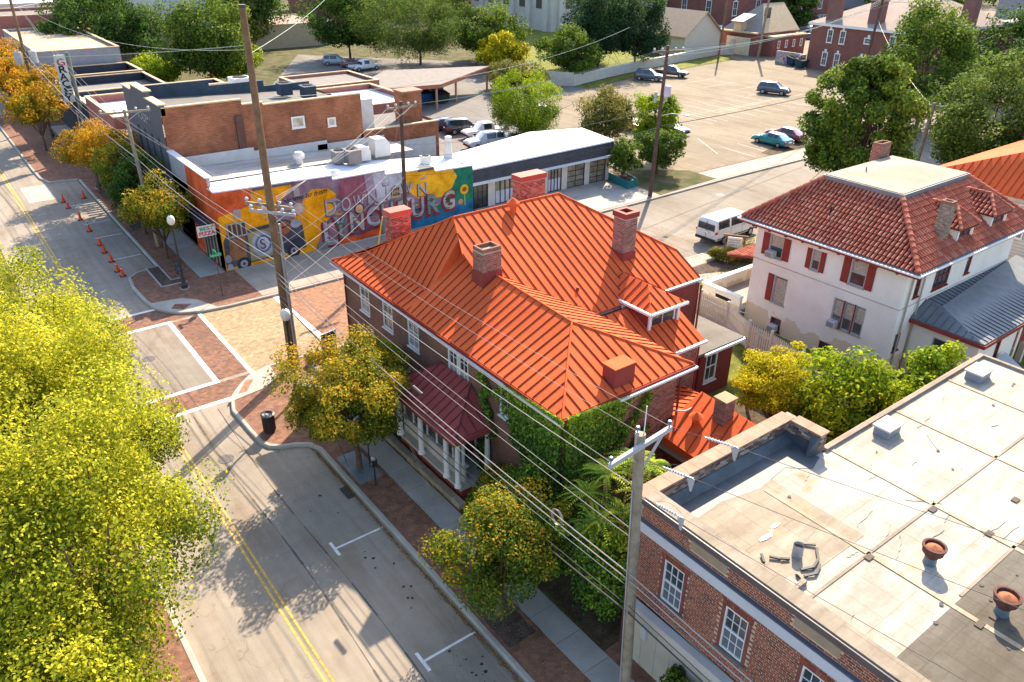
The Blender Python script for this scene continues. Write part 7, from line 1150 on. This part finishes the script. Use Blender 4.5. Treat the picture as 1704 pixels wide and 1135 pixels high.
# hanging signal boxes over the street
for k,(y,s) in enumerate(((38.9,'far'),(34.6,'near'))): 
    t = thing('cable_box', s+' small box hanging on the cable over the left lane', 'cable box', (0,0,0)) if False else None
# ------------------------------------------------------------------ vegetation
LEAF = attrmat('leaf', .7, .08, trans=.38); BARK = flat('bark', (.12,.08,.055), .9, var=.25, scale=4); BARKD = flat('bark_dark', (.05,.035,.028), .9, var=.2, scale=4)
def leafmesh(name, pts, nrm, size, cols, parent=None, kind=None, fold=.25, asp=.62, rng=None):
    n = len(pts); rng = rng or RNG; a = rng.normal(size=(n,3)); u = np.cross(nrm, a); u /= np.linalg.norm(u,axis=1,keepdims=True)+1e-9; v = np.cross(nrm, u); s = (size*rng.uniform(.65,1.35,n))[:,None]
    P = np.empty((n,4,3)); P[:,0] = pts-u*s*.5; P[:,1] = pts+v*s*asp*.5+nrm*s*fold*.3; P[:,2] = pts+u*s*.5; P[:,3] = pts-v*s*asp*.5+nrm*s*fold*.3
    me = bpy.data.meshes.new(name); L = WL.get(parent.name, Vector()) if parent else Vector(); P -= np.array(L)
    me.vertices.add(4*n); me.vertices.foreach_set('co', P.reshape(-1).astype('f')); me.loops.add(4*n); me.loops.foreach_set('vertex_index', np.arange(4*n, dtype='i')); me.polygons.add(n); me.polygons.foreach_set('loop_start', np.arange(0,4*n,4,dtype='i')); me.polygons.foreach_set('loop_total', np.full(n,4,dtype='i'))
    at_ = me.attributes.new('Col','FLOAT_COLOR','POINT'); c = np.ones((n,4,4),'f'); c[:,:,:3] = cols[:,None,:]; at_.data.foreach_set('color', c.reshape(-1)); me.materials.append(LEAF); me.update(calc_edges=True); me.validate()
    o = bpy.data.objects.new(name, me); C.objects.link(o)
    if parent: o.parent = parent
    if kind: o['kind'] = kind
    return o
def crown_pts(c, rad, n, blobs, bs, rng, flat_=1., hollow=.55, droop=0.):
    c = np.array(c); rad = np.array(rad); d = rng.normal(size=(blobs,3)); d /= np.linalg.norm(d,axis=1,keepdims=True); ph = rng.uniform(0,6.3,6); lob = 1+.17*(np.sin(d[:,0]*3.1+ph[0])+np.sin(d[:,1]*3.7+ph[1])+.8*np.sin(d[:,2]*4.3+ph[2]))+.09*np.sin(d[:,0]*9+d[:,1]*7+ph[3]); r = rng.uniform(hollow,1.,blobs)**.7*lob; B = d*r[:,None]; B[:,2] = np.where(B[:,2] < -.55, B[:,2]*.6, B[:,2]); bc = c + B*rad*(1-bs*.55); br = bs*rng.uniform(.6,1.25,blobs)
    idx = rng.integers(0,blobs,n); e = rng.normal(size=(n,3)); e /= np.linalg.norm(e,axis=1,keepdims=True); rr = rng.uniform(.25,1.,n)**.5; off = e*rr[:,None]*br[idx][:,None]*rad.mean(); off[:,2] *= flat_; p = bc[idx]+off; p[:,2] -= droop*rr*br[idx]*rad[2]
    nr = e*.55 + (p-c)/rad*.25 + rng.normal(size=(n,3))*.55; nr[:,2] += .35; nr /= np.linalg.norm(nr,axis=1,keepdims=True); return p, nr, idx, e, d[idx]
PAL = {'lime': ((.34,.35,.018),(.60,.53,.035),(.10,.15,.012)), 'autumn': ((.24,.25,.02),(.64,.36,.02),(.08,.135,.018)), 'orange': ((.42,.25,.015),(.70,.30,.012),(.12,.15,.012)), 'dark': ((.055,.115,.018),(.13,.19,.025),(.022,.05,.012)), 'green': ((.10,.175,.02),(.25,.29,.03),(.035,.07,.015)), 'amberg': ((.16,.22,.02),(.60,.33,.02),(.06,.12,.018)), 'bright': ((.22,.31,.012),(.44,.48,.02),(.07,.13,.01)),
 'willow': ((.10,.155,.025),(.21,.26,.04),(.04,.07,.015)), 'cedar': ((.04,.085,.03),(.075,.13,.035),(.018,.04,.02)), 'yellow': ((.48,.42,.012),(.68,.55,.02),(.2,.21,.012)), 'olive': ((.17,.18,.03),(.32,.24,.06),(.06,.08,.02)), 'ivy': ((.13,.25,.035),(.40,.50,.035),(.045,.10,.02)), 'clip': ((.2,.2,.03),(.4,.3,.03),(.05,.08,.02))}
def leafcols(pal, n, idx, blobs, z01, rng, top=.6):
    a, b_, c = [np.array(x) for x in PAL[pal]]; bt = rng.uniform(0,1,blobs)[idx]; t = np.clip(.5*bt + top*(z01-.35) + rng.normal(0,.26,n) + .04, 0, 1)[:,None]; col = np.where(t < .5, c+(a-c)*(t*2), a+(b_-a)*(t*2-1)); return (col*rng.uniform(.75,1.25,(n,1))).clip(0,1)  # autumn tint by height; extra dark tone paints the crown's shaded gaps
def limbs(b, base, c, rad, r0, rng, n=6, trunk_h=.35):
    base, c = Vector(base), Vector(c); fork = base.lerp(c, trunk_h)+Vector((rng.normal(0,.05),rng.normal(0,.05),0)); b.tube([base+Vector((0,0,-.05)), base.lerp(fork,.5)+Vector((rng.normal(0,.04),rng.normal(0,.04),0)), fork], [r0*1.25, r0, r0*.85], 9); return fork
def tree(label, x, y, cz, rad, pal, n, size, blobs=60, bs=.32, tr=.14, name='tree', cat='tree', group=None, seed=1, base_z=.1, cx=None, cy=None, bark=None, flat_=.85, hollow=.5, asp=.62, top=.6, droop=0., limbn=9, part='foliage'):
    rng = np.random.default_rng(seed); t = thing(name, label, cat, (x,y,base_z), group); c = (cx if cx is not None else x, cy if cy is not None else y, cz)
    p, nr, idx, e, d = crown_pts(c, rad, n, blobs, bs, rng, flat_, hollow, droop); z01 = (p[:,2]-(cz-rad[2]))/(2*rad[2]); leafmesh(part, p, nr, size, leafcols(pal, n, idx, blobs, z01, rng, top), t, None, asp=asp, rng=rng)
    b = MB(); fork = limbs(b, (x,y,base_z), c, rad, tr, rng); b.build('trunk', bark or BARK, t)
    b = MB(); 
    for k in range(limbn):
        dd = rng.normal(size=3); dd /= np.linalg.norm(dd); dd[2] = abs(dd[2])*.9+.05; e_ = Vector(c)+Vector(dd*np.array(rad)*.82); m = fork.lerp(e_,.5)+Vector((0,0,-.1*rad[2])); b.tube([fork-Vector((0,0,.1)), m, e_], [tr*.6, tr*.35, tr*.1], 6)
        for q in range(2): dd2 = rng.normal(size=3)*.35; b.tube([m, m+Vector(dd2*np.array(rad))], [tr*.22, tr*.06], 5)
    b.build('limb', bark or BARK, t, kind='stuff'); return t
# two big street trees filling the left edge
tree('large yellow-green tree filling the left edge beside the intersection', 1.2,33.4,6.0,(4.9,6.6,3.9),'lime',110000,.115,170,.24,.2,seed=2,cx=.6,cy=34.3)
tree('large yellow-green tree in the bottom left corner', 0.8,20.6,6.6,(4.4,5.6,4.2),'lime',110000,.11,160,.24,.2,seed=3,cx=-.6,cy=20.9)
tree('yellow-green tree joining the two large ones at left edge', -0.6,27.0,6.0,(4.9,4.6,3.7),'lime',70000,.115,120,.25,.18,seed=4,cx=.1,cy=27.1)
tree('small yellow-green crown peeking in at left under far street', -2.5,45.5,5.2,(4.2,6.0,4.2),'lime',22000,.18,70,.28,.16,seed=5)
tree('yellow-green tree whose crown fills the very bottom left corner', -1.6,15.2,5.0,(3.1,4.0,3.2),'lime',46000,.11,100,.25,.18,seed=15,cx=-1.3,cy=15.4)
# near street trees
GS = 'orange and green street trees in the sidewalk'
tree('amber street tree in the slate pit before the porch', 11.9,27.1,3.8,(2.8,2.95,2.4),'autumn',38000,.125,100,.25,.13,seed=6,cx=12.0,cy=27.6,group=GS)
tree('amber and green street tree in dark pit near the grey pole', 11.9,16.3,3.1,(2.45,2.7,2.25),'amberg',32000,.11,75,.26,.12,seed=77,cx=12.5,cy=16.5,group=GS)
tree('yellow-topped sapling crown against the brick house corner', 14.6,29.6,3.4,(1.3,1.5,2.2),'bright',9000,.12,40,.3,.08,seed=8,group=GS)
for k,(x,y,cz,r,h,pal,l) in enumerate(((12.2,58.4,4.0,2.5,2.3,'autumn','orange and green street tree beside the far corner lamp'),(12.3,64.6,4.2,2.4,2.8,'dark','dark green street tree between the orange ones'),(12.2,68.3,4.5,2.6,2.6,'autumn','green-orange street tree second from far corner lamp'),(12.1,73.2,5.0,2.7,2.8,'orange','strong orange street tree before the slatted canopy'),(12.0,78.8,4.4,2.5,2.4,'orange','orange street tree beyond the cones'),(10.6,97.5,5.0,3.0,2.8,'orange','round orange street tree over the far kerb'),(12.2,103.5,5.6,2.9,2.6,'orange','orange street tree under the blade sign'),(10.6,117,5.2,3.5,3.0,'orange','orange street tree below the far transformer pole'),(11.5,130,5.2,3.6,3.0,'orange','orange street tree furthest up the street'))):
    tree(l,x,y,cz,(r,r*1.05,h),pal,12000 if k < 5 else 8000,.17 if k < 5 else .24,50,.3,.12,seed=20+k,group=GS)
# trees around the rear lots
def T(l,x,y,cz,r,h,pal,n=9000,s=.3,sd=1,**k): return tree(l,x,y,cz,(r,r,h),pal,n,s,k.pop('blobs',60),k.pop('bs',.3),k.pop('tr',.2),seed=sd,**k)
T('bright yellow-green sprouting tree behind the garage roof',54.8,70,4.2,4.7,4.1,'bright',26000,.26,31,asp=.3); T('tan flowered bush between the garages and the sunny lot',63,65.5,3.2,4.1,3.1,'olive',16000,.22,32); T('tall light green sumac by the transformer pole',62,57,4.2,2.5,3.8,'bright',9000,.34,33,asp=.4); T('green bush around the foot of transformer pole',58.5,53.3,2.6,2.4,2.4,'green',8000,.22,34); T('small tree growing in the teal planter box',53.3,52.8,2.6,1.7,1.7,'green',6500,.2,35,tr=.07)
T('tan-topped tree behind the yellow-green one',74,97,2.4,5.2,2.4,'olive',12000,.32,36); T('pale yellow leafy tree left of church',82.5,112.5,3.6,4.6,3.4,'yellow',12000,.4,37); T('huge feathery willow behind the rear lot',75,126.5,7.0,11,7.0,'willow',40000,.36,38,blobs=150,bs=.22,asp=.3,droop=.3); T('feathery willow half left of the huge one',86,124,5.6,5.5,5.5,'willow',12000,.45,39,asp=.3,droop=.3); T('rounded green tree at right foot of willow',84,119,5.5,6,5.2,'green',12000,.4,40)
T('tall dark green tree above the parked cars',68,140,6.8,7.6,6.6,'dark',20000,.42,41,blobs=100); T('dark tree trunk and crown beyond the shaded lot',60,166,10,8,10,'dark',14000,.5,42); T('olive-orange turning tree behind the tall pole',57,162,5.5,5.6,5.2,'olive',14000,.42,43); T('bright green spreading tree left of the tall pole',37.5,124.5,6.6,6.8,6.4,'green',24000,.36,44,blobs=110); T('lime shrubby tree behind the grey building',41.5,128,3.2,5.2,3.2,'bright',12000,.32,45); T('pale green round tree behind the white shop',30.5,128,2.6,4.4,2.4,'bright',10000,.3,46); T('big dark broad tree at upper left behind the shops',28.8,150,7.2,10.8,6.6,'dark',36000,.42,47,blobs=160,bs=.2); T('small green clump beside the rear lot wall',36.5,158,5.5,5.6,5.5,'green',9000,.3,48)
T('tall dark cedar in front of church',97,104,6.8,6.4,7.0,'cedar',22000,.36,49,blobs=120,bs=.24); T('second tall dark cedar nearer the cream garage',105,103,6.6,5.6,6.8,'cedar',22000,.36,50,blobs=120,bs=.24); T('green leafy tree at the foot of cedars',87,99.5,4.6,4.8,4.8,'green',14000,.34,51); T('third dark cedar merging behind the others',104,112,8,7,8,'cedar',18000,.4,52); T('dark round tree left of church wall',108,168,5,6.5,5,'dark',9000,.5,53)
# right side trees
T('tall green tree with open crown right of the sunny lot',62.3,34.6,7.0,4.7,5.4,'green',34000,.27,54,blobs=150,bs=.2,tr=.25); T('pointed top of the open-crowned green tree',62.6,34.8,11.2,2.2,2.8,'green',14000,.26,55,blobs=60) ; T('tall cone-shaped yellow-green tree right of centre',101,49,7.4,6.6,8.4,'green',30000,.32,56,blobs=140,bs=.22); T('wide fine-leaved olive tree behind the stucco house',79,31.5,6.2,7.4,6.0,'willow',44000,.26,57,blobs=170,bs=.2,top=.5); T('dark green tree behind the cone-shaped one',128,50,7,8,8,'dark',16000,.4,58); T('leafy tree at the top right corner',150,52,9,8,9,'green',14000,.42,59); T('green tree below top right corner',112,36,6,8,7,'green',14000,.4,60); T('smaller tree beside stucco house flat roof',76,27.5,3.5,5.5,3.6,'willow',14000,.26,61)
for k in range(5): T('topiary dark conifer number %s by the cream villa' % ['one','two','three','four','five'][k],150+k*2,64-k*4.5,4,1.4,4.2,'dark',2500,.3,62+k,group='clipped conifers by the cream villa')
# treeline at the back
rb = random.Random(11); kk = 0
for (x,y,r,h,p) in [(20,196,12,12,'dark'),(2,205,12,11,'dark'),(42,200,13,12,'dark'),(-14,190,12,11,'green'),(70,205,12,11,'dark'),(92,178,10,9,'green'),(122,196,11,9,'dark'),(160,176,9,8,'dark'),(214,150,12,12,'dark'),(236,160,13,12,'dark'),(190,140,8,8,'green'),(262,140,14,11,'dark'),(240,118,12,10,'green'),(300,130,16,11,'dark'),(206,112,7,6,'dark'),(186,128,7,6,'dark'),(330,100,16,12,'dark'),(-30,150,12,10,'green'),(-25,110,9,8,'lime'),(-22,80,8,7,'green'),(150,230,16,11,'dark'),(190,215,16,12,'dark'),(240,210,18,13,'dark'),(20,260,20,13,'dark'),(80,270,20,14,'dark'),(140,290,24,14,'green'),(220,280,24,15,'dark'),(300,230,24,15,'dark')]:
    side = ['broad','round','tall','ragged','dense','leafy'][kk%6]; T('%s %s background tree number %s, %s' % (side, 'dark' if p == 'dark' else 'mid green', ['one','two','three','four','five','six','seven','eight','nine','ten','eleven','twelve','thirteen','fourteen','fifteen','sixteen','seventeen','eighteen','nineteen','twenty','twenty one','twenty two','twenty three','twenty four','twenty five','twenty six','twenty seven','twenty eight','twenty nine'][kk], ['upper left street end','behind far shops','top left corner','left margin','above willow','left of church','behind church hall','beside brick hall','right of pump house','above parked cars','behind mansion row','skyline right'][kk%12]),x,y,h*.75,r,h*.8,p,5000,.8,80+kk,blobs=40,group='background trees on the skyline',limbn=4); kk += 1
# garden trees and overgrowth
tree('bright green broad-leaved tree between near building and stucco house', 30.2,14.6,2.9,(3.3,2.7,2.7),'bright',17000,.2,70,.28,.1,seed=120,base_z=.15); tree('bright green sapling clump at right of back garden', 33.9,13.2,3.1,(2.6,2.2,2.4),'bright',12000,.2,50,.3,.1,seed=121,base_z=.15); tree('yellow-orange feathery tree beside the annex', 29.1,17.7,2.9,(2.7,2.3,1.9),'yellow',20000,.11,80,.26,.08,seed=122,base_z=.15,flat_=.35)
tree('small dark shrub with brown dead branches by the picket fence', 32.8,19.8,1.3,(1.0,.9,1.0),'olive',3000,.13,30,.3,.05,name='shrub',cat='shrub',seed=123,base_z=.15); tree('green shrubby growth along back of near building', 25.9,12.3,1.9,(2.2,1.1,1.9),'green',8000,.17,40,.3,.06,name='shrub',cat='shrub',seed=124,base_z=.15)
for k,(x,y,z,r,l) in enumerate(((45.3,33.5,.75,.75,'yellow-tipped round clipped bush under the left sign post'),(46.6,32.4,.85,.8,'tall round clipped bush under the right sign post'),(45.2,34.4,.6,.6,'small bush behind the left sign post'),(47.7,33.4,.75,.9,'widest yellow clipped bush behind the sign'),(46.2,33.4,.7,.7,'green clipped bush between sign posts'))): tree(l,x,y,z,(r,r,z),'clip',5000,.08,20,.5,.05,name='shrub',cat='shrub',group='clipped bushes under the yard sign',seed=130+k,base_z=.15,hollow=.1)
# hedge jungle between the house and the near building
for k,(x,y,z,r,l) in enumerate((((15.4,18.9,2.2,(1.5,1.6,2.2),'dark green shrub against the ivy wall left of the alley')),((16.6,14.6,1.6,(1.7,1.4,1.6),'tall dark shrub filling the alley before the red wing')),((14.9,14.4,1.9,(1.2,1.7,1.9),'dark bushy hedge edging the sidewalk by grey pole')),((14.6,17.3,1.3,(.9,1.7,1.3),'low leafy hedge spilling over the sidewalk')),((18.7,14.9,2.1,(1.8,1.4,2.1),'deep green shrub in front of red lower wing')),((15.0,20.9,1.4,(1.0,1.3,1.4),'green shrub with orange berries beside the porch')))): tree(l,x,y,z,r,'ivy' if k < 5 else 'autumn',13000,.13,60,.34,.06,name='shrub',cat='shrub',seed=140+k,base_z=.15,hollow=.1,group='overgrown shrubs in the alley')
tree('small leafy seedling tree at the foot of near building', 13.9,9.6,1.2,(.8,1.0,1.0),'green',3500,.13,25,.4,.04,name='shrub',cat='shrub',seed=150,base_z=.15)
# ailanthus with long fronds
AT = thing('ailanthus_tree', 'young tree of long feathered fronds behind the grey pole', 'tree', (16.6,15.3,.15)); rg = random.Random(5); tops = [(16.2,15.7,4.9),(17.3,15.5,5.2),(15.5,15.9,4.3),(15.1,14.9,3.9),(16.8,16.3,4.4),(18.0,15.3,4.7),(14.8,15.2,3.2),(16.0,14.6,4.0),(17.0,14.5,4.4),(18.6,15.0,4.0)]
b = MB(); 
for q in tops: b.tube([(16.6+rg.uniform(-.3,.3),15.3,.15),(q[0]*.5+8.3,q[1],q[2]*.55),q],[.06,.045,.025],6)
b.build('stem', flat('stem_tan', (.3,.22,.13), .8), AT, kind='stuff'); cL = [(.26,.38,.04),(.38,.48,.05),(.16,.27,.04),(.52,.56,.07)]
fr = MB()
for q in tops:
    for k in range(13):
        a = 2*math.pi*k/13+rg.uniform(-.2,.2); L_ = rg.uniform(.85,1.35); el = rg.uniform(.15,.7); base = Vector(q); dirv = Vector((math.cos(a)*math.cos(el), math.sin(a)*math.cos(el), math.sin(el))); sidev = dirv.cross(Vector((0,0,1))).normalized(); col = rg.choice(cL); pr = base
        for j in range(13):
            f = j/12; p = base+dirv*L_*f-Vector((0,0,.55*L_*f*f)); ll = .21*(1-.5*f)
            for sg in (-1,1): d2 = (sidev*sg+dirv*.35+Vector((0,0,-.35))).normalized(); w2 = dirv*.035; kx = rg.uniform(.8,1.2); fr.add([p-w2, p+d2*ll*.5-w2*1.3, p+d2*ll, p+d2*ll*.5+w2*1.3, ], [(0,1,2,3)], 0, tuple(x*kx for x in col))
fr.build('frond', LEAF, AT, kind='stuff', col=True)
# ivy on the brick house
rng = np.random.default_rng(9)
def ivy(label, gen, n, size=.13):
    t = thing('ivy', label, 'ivy', gen(np.array([.5]),np.array([.5]))[0][0].tolist() if False else (15.9,18,.15)); p, nr, keep = gen(rng.uniform(0,1,n), rng.uniform(0,1,n)); p, nr = p[keep], nr[keep]; n = len(p); z = p[:,2]/6.5
    leafmesh('foliage', p+nr*rng.uniform(.02,.28,(n,1)), (lambda q: q/np.linalg.norm(q,axis=1,keepdims=True))(nr+rng.normal(size=(n,3))*.5+np.array([0,0,.4])), size, leafcols('ivy', n, rng.integers(0,60,n), 60, z**3*1.3, rng, .6), t, rng=rng)  # leaf colour brightens steeply towards the eave, painting in caught sunlight
def wob(a, s): return np.sin(a*s)+.6*np.sin(a*s*2.3+1)+.4*np.sin(a*s*5.1+2)
def gW(a, c):
    y = 17.75+a*5.6; z = .2+c*6.2; p = np.stack([np.full_like(a,15.93), y, z],1); edge = 18.6+ (z-.2)*.55 + .35*wob(z,1.6); keep = (y < edge) & ~((np.abs(y-21.3) < .5) & (np.abs(z-5.1) < .8) & (rng.uniform(0,1,len(a)) < .8)) ; keep |= (y < 23.8) & (np.abs(y-22.6-.3*wob(z,1.3)) < .22) ; return p, np.tile([-1.,0,0],(len(a),1)), keep
def gS(a, c):
    x = 15.9+a*5.2; z = .2+c*6.2; p = np.stack([x, np.full_like(a,17.76), z],1); m = 16.6+(z/6.4)**2.2*3.6+.35*wob(z,1.8); st = (np.abs((x-15.9)*1.1-(z-.9)-.0) < .22)|(np.abs((x-15.9)*1.1-(z+.6)) < .2); return p, np.tile([0,-1.,0],(len(a),1)), (x < m) | (st & (z < 6.3) & (x < 20.3))
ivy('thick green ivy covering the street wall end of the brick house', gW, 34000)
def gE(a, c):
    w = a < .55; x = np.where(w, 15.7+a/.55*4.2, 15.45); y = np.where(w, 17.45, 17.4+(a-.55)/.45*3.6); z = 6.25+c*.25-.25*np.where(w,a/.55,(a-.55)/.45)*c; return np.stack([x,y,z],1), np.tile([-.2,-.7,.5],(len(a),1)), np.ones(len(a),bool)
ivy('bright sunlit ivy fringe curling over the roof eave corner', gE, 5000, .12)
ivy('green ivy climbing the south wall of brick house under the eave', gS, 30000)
# grass tufts and fallen leaves by the kerb
n = 5000; x = 10.95-np.abs(rng.normal(0,.09,n)); y = rng.uniform(2,30,n); lc = np.array([[.30,.14,.04],[.38,.22,.05],[.16,.08,.03]])[rng.integers(0,3,n)]; p = np.stack([x,y,np.full(n,.02)],1); nn = np.tile([0,0,1.],(n,1))+rng.normal(size=(n,3))*.3; o = leafmesh('fallen_leaves', p, nn/np.linalg.norm(nn,axis=1,keepdims=True), .05, lc, None, 'stuff'); o['label'] = 'brown fallen leaves gathered along the kerb'; o['category'] = 'leaf litter'
n = 30000; gx = rng.uniform(29.5,60,n); gy = rng.uniform(10,33,n); k = ~((gx > 38) & (gx < 56) & (gy > 13) & (gy < 30)) & (gx > 34.0); gx, gy = gx[k], gy[k]; n = len(gx); p = np.stack([gx,gy,np.full(n,.2)],1); nn = rng.normal(size=(n,3)); nn[:,2] *= .3; lc = np.array([[.13,.16,.02],[.22,.22,.04],[.08,.11,.02]])[rng.integers(0,3,n)]; o = leafmesh('grass_blades', p, nn/np.linalg.norm(nn,axis=1,keepdims=True), .14, lc, None, 'stuff', asp=.2); o['label'] = 'short sunlit grass of the stucco house lawn'; o['category'] = 'grass'
# weeds and tufts along joints, litter leaves on the brick sidewalk
n = 2600; y = rng.uniform(12.9,36,n); x = 13.85+rng.uniform(0,.12,n); p = np.stack([x,y,np.full(n,.2)],1); nn = rng.normal(size=(n,3)); lc = np.array([[.09,.14,.02],[.15,.18,.03],[.2,.14,.05]])[rng.integers(0,3,n)]; o = leafmesh('weeds', p, nn/np.linalg.norm(nn,axis=1,keepdims=True), .07, lc, None, 'stuff', asp=.3); o['label'] = 'thin weeds along the foot of the stone wall'; o['category'] = 'weeds'
n = 1500; x = rng.uniform(11.1,13.9,n); y = rng.uniform(3,36,n); p = np.stack([x,y,np.full(n,.178)],1); nn = np.tile([0,0,1.],(n,1))+rng.normal(size=(n,3))*.25; lc = np.array([[.45,.28,.04],[.30,.16,.04],[.55,.42,.08]])[rng.integers(0,3,n)]; o = leafmesh('scattered_leaves', p, nn/np.linalg.norm(nn,axis=1,keepdims=True), .045, lc, None, 'stuff'); o['label'] = 'yellow leaves scattered over the near sidewalk'; o['category'] = 'leaf litter'
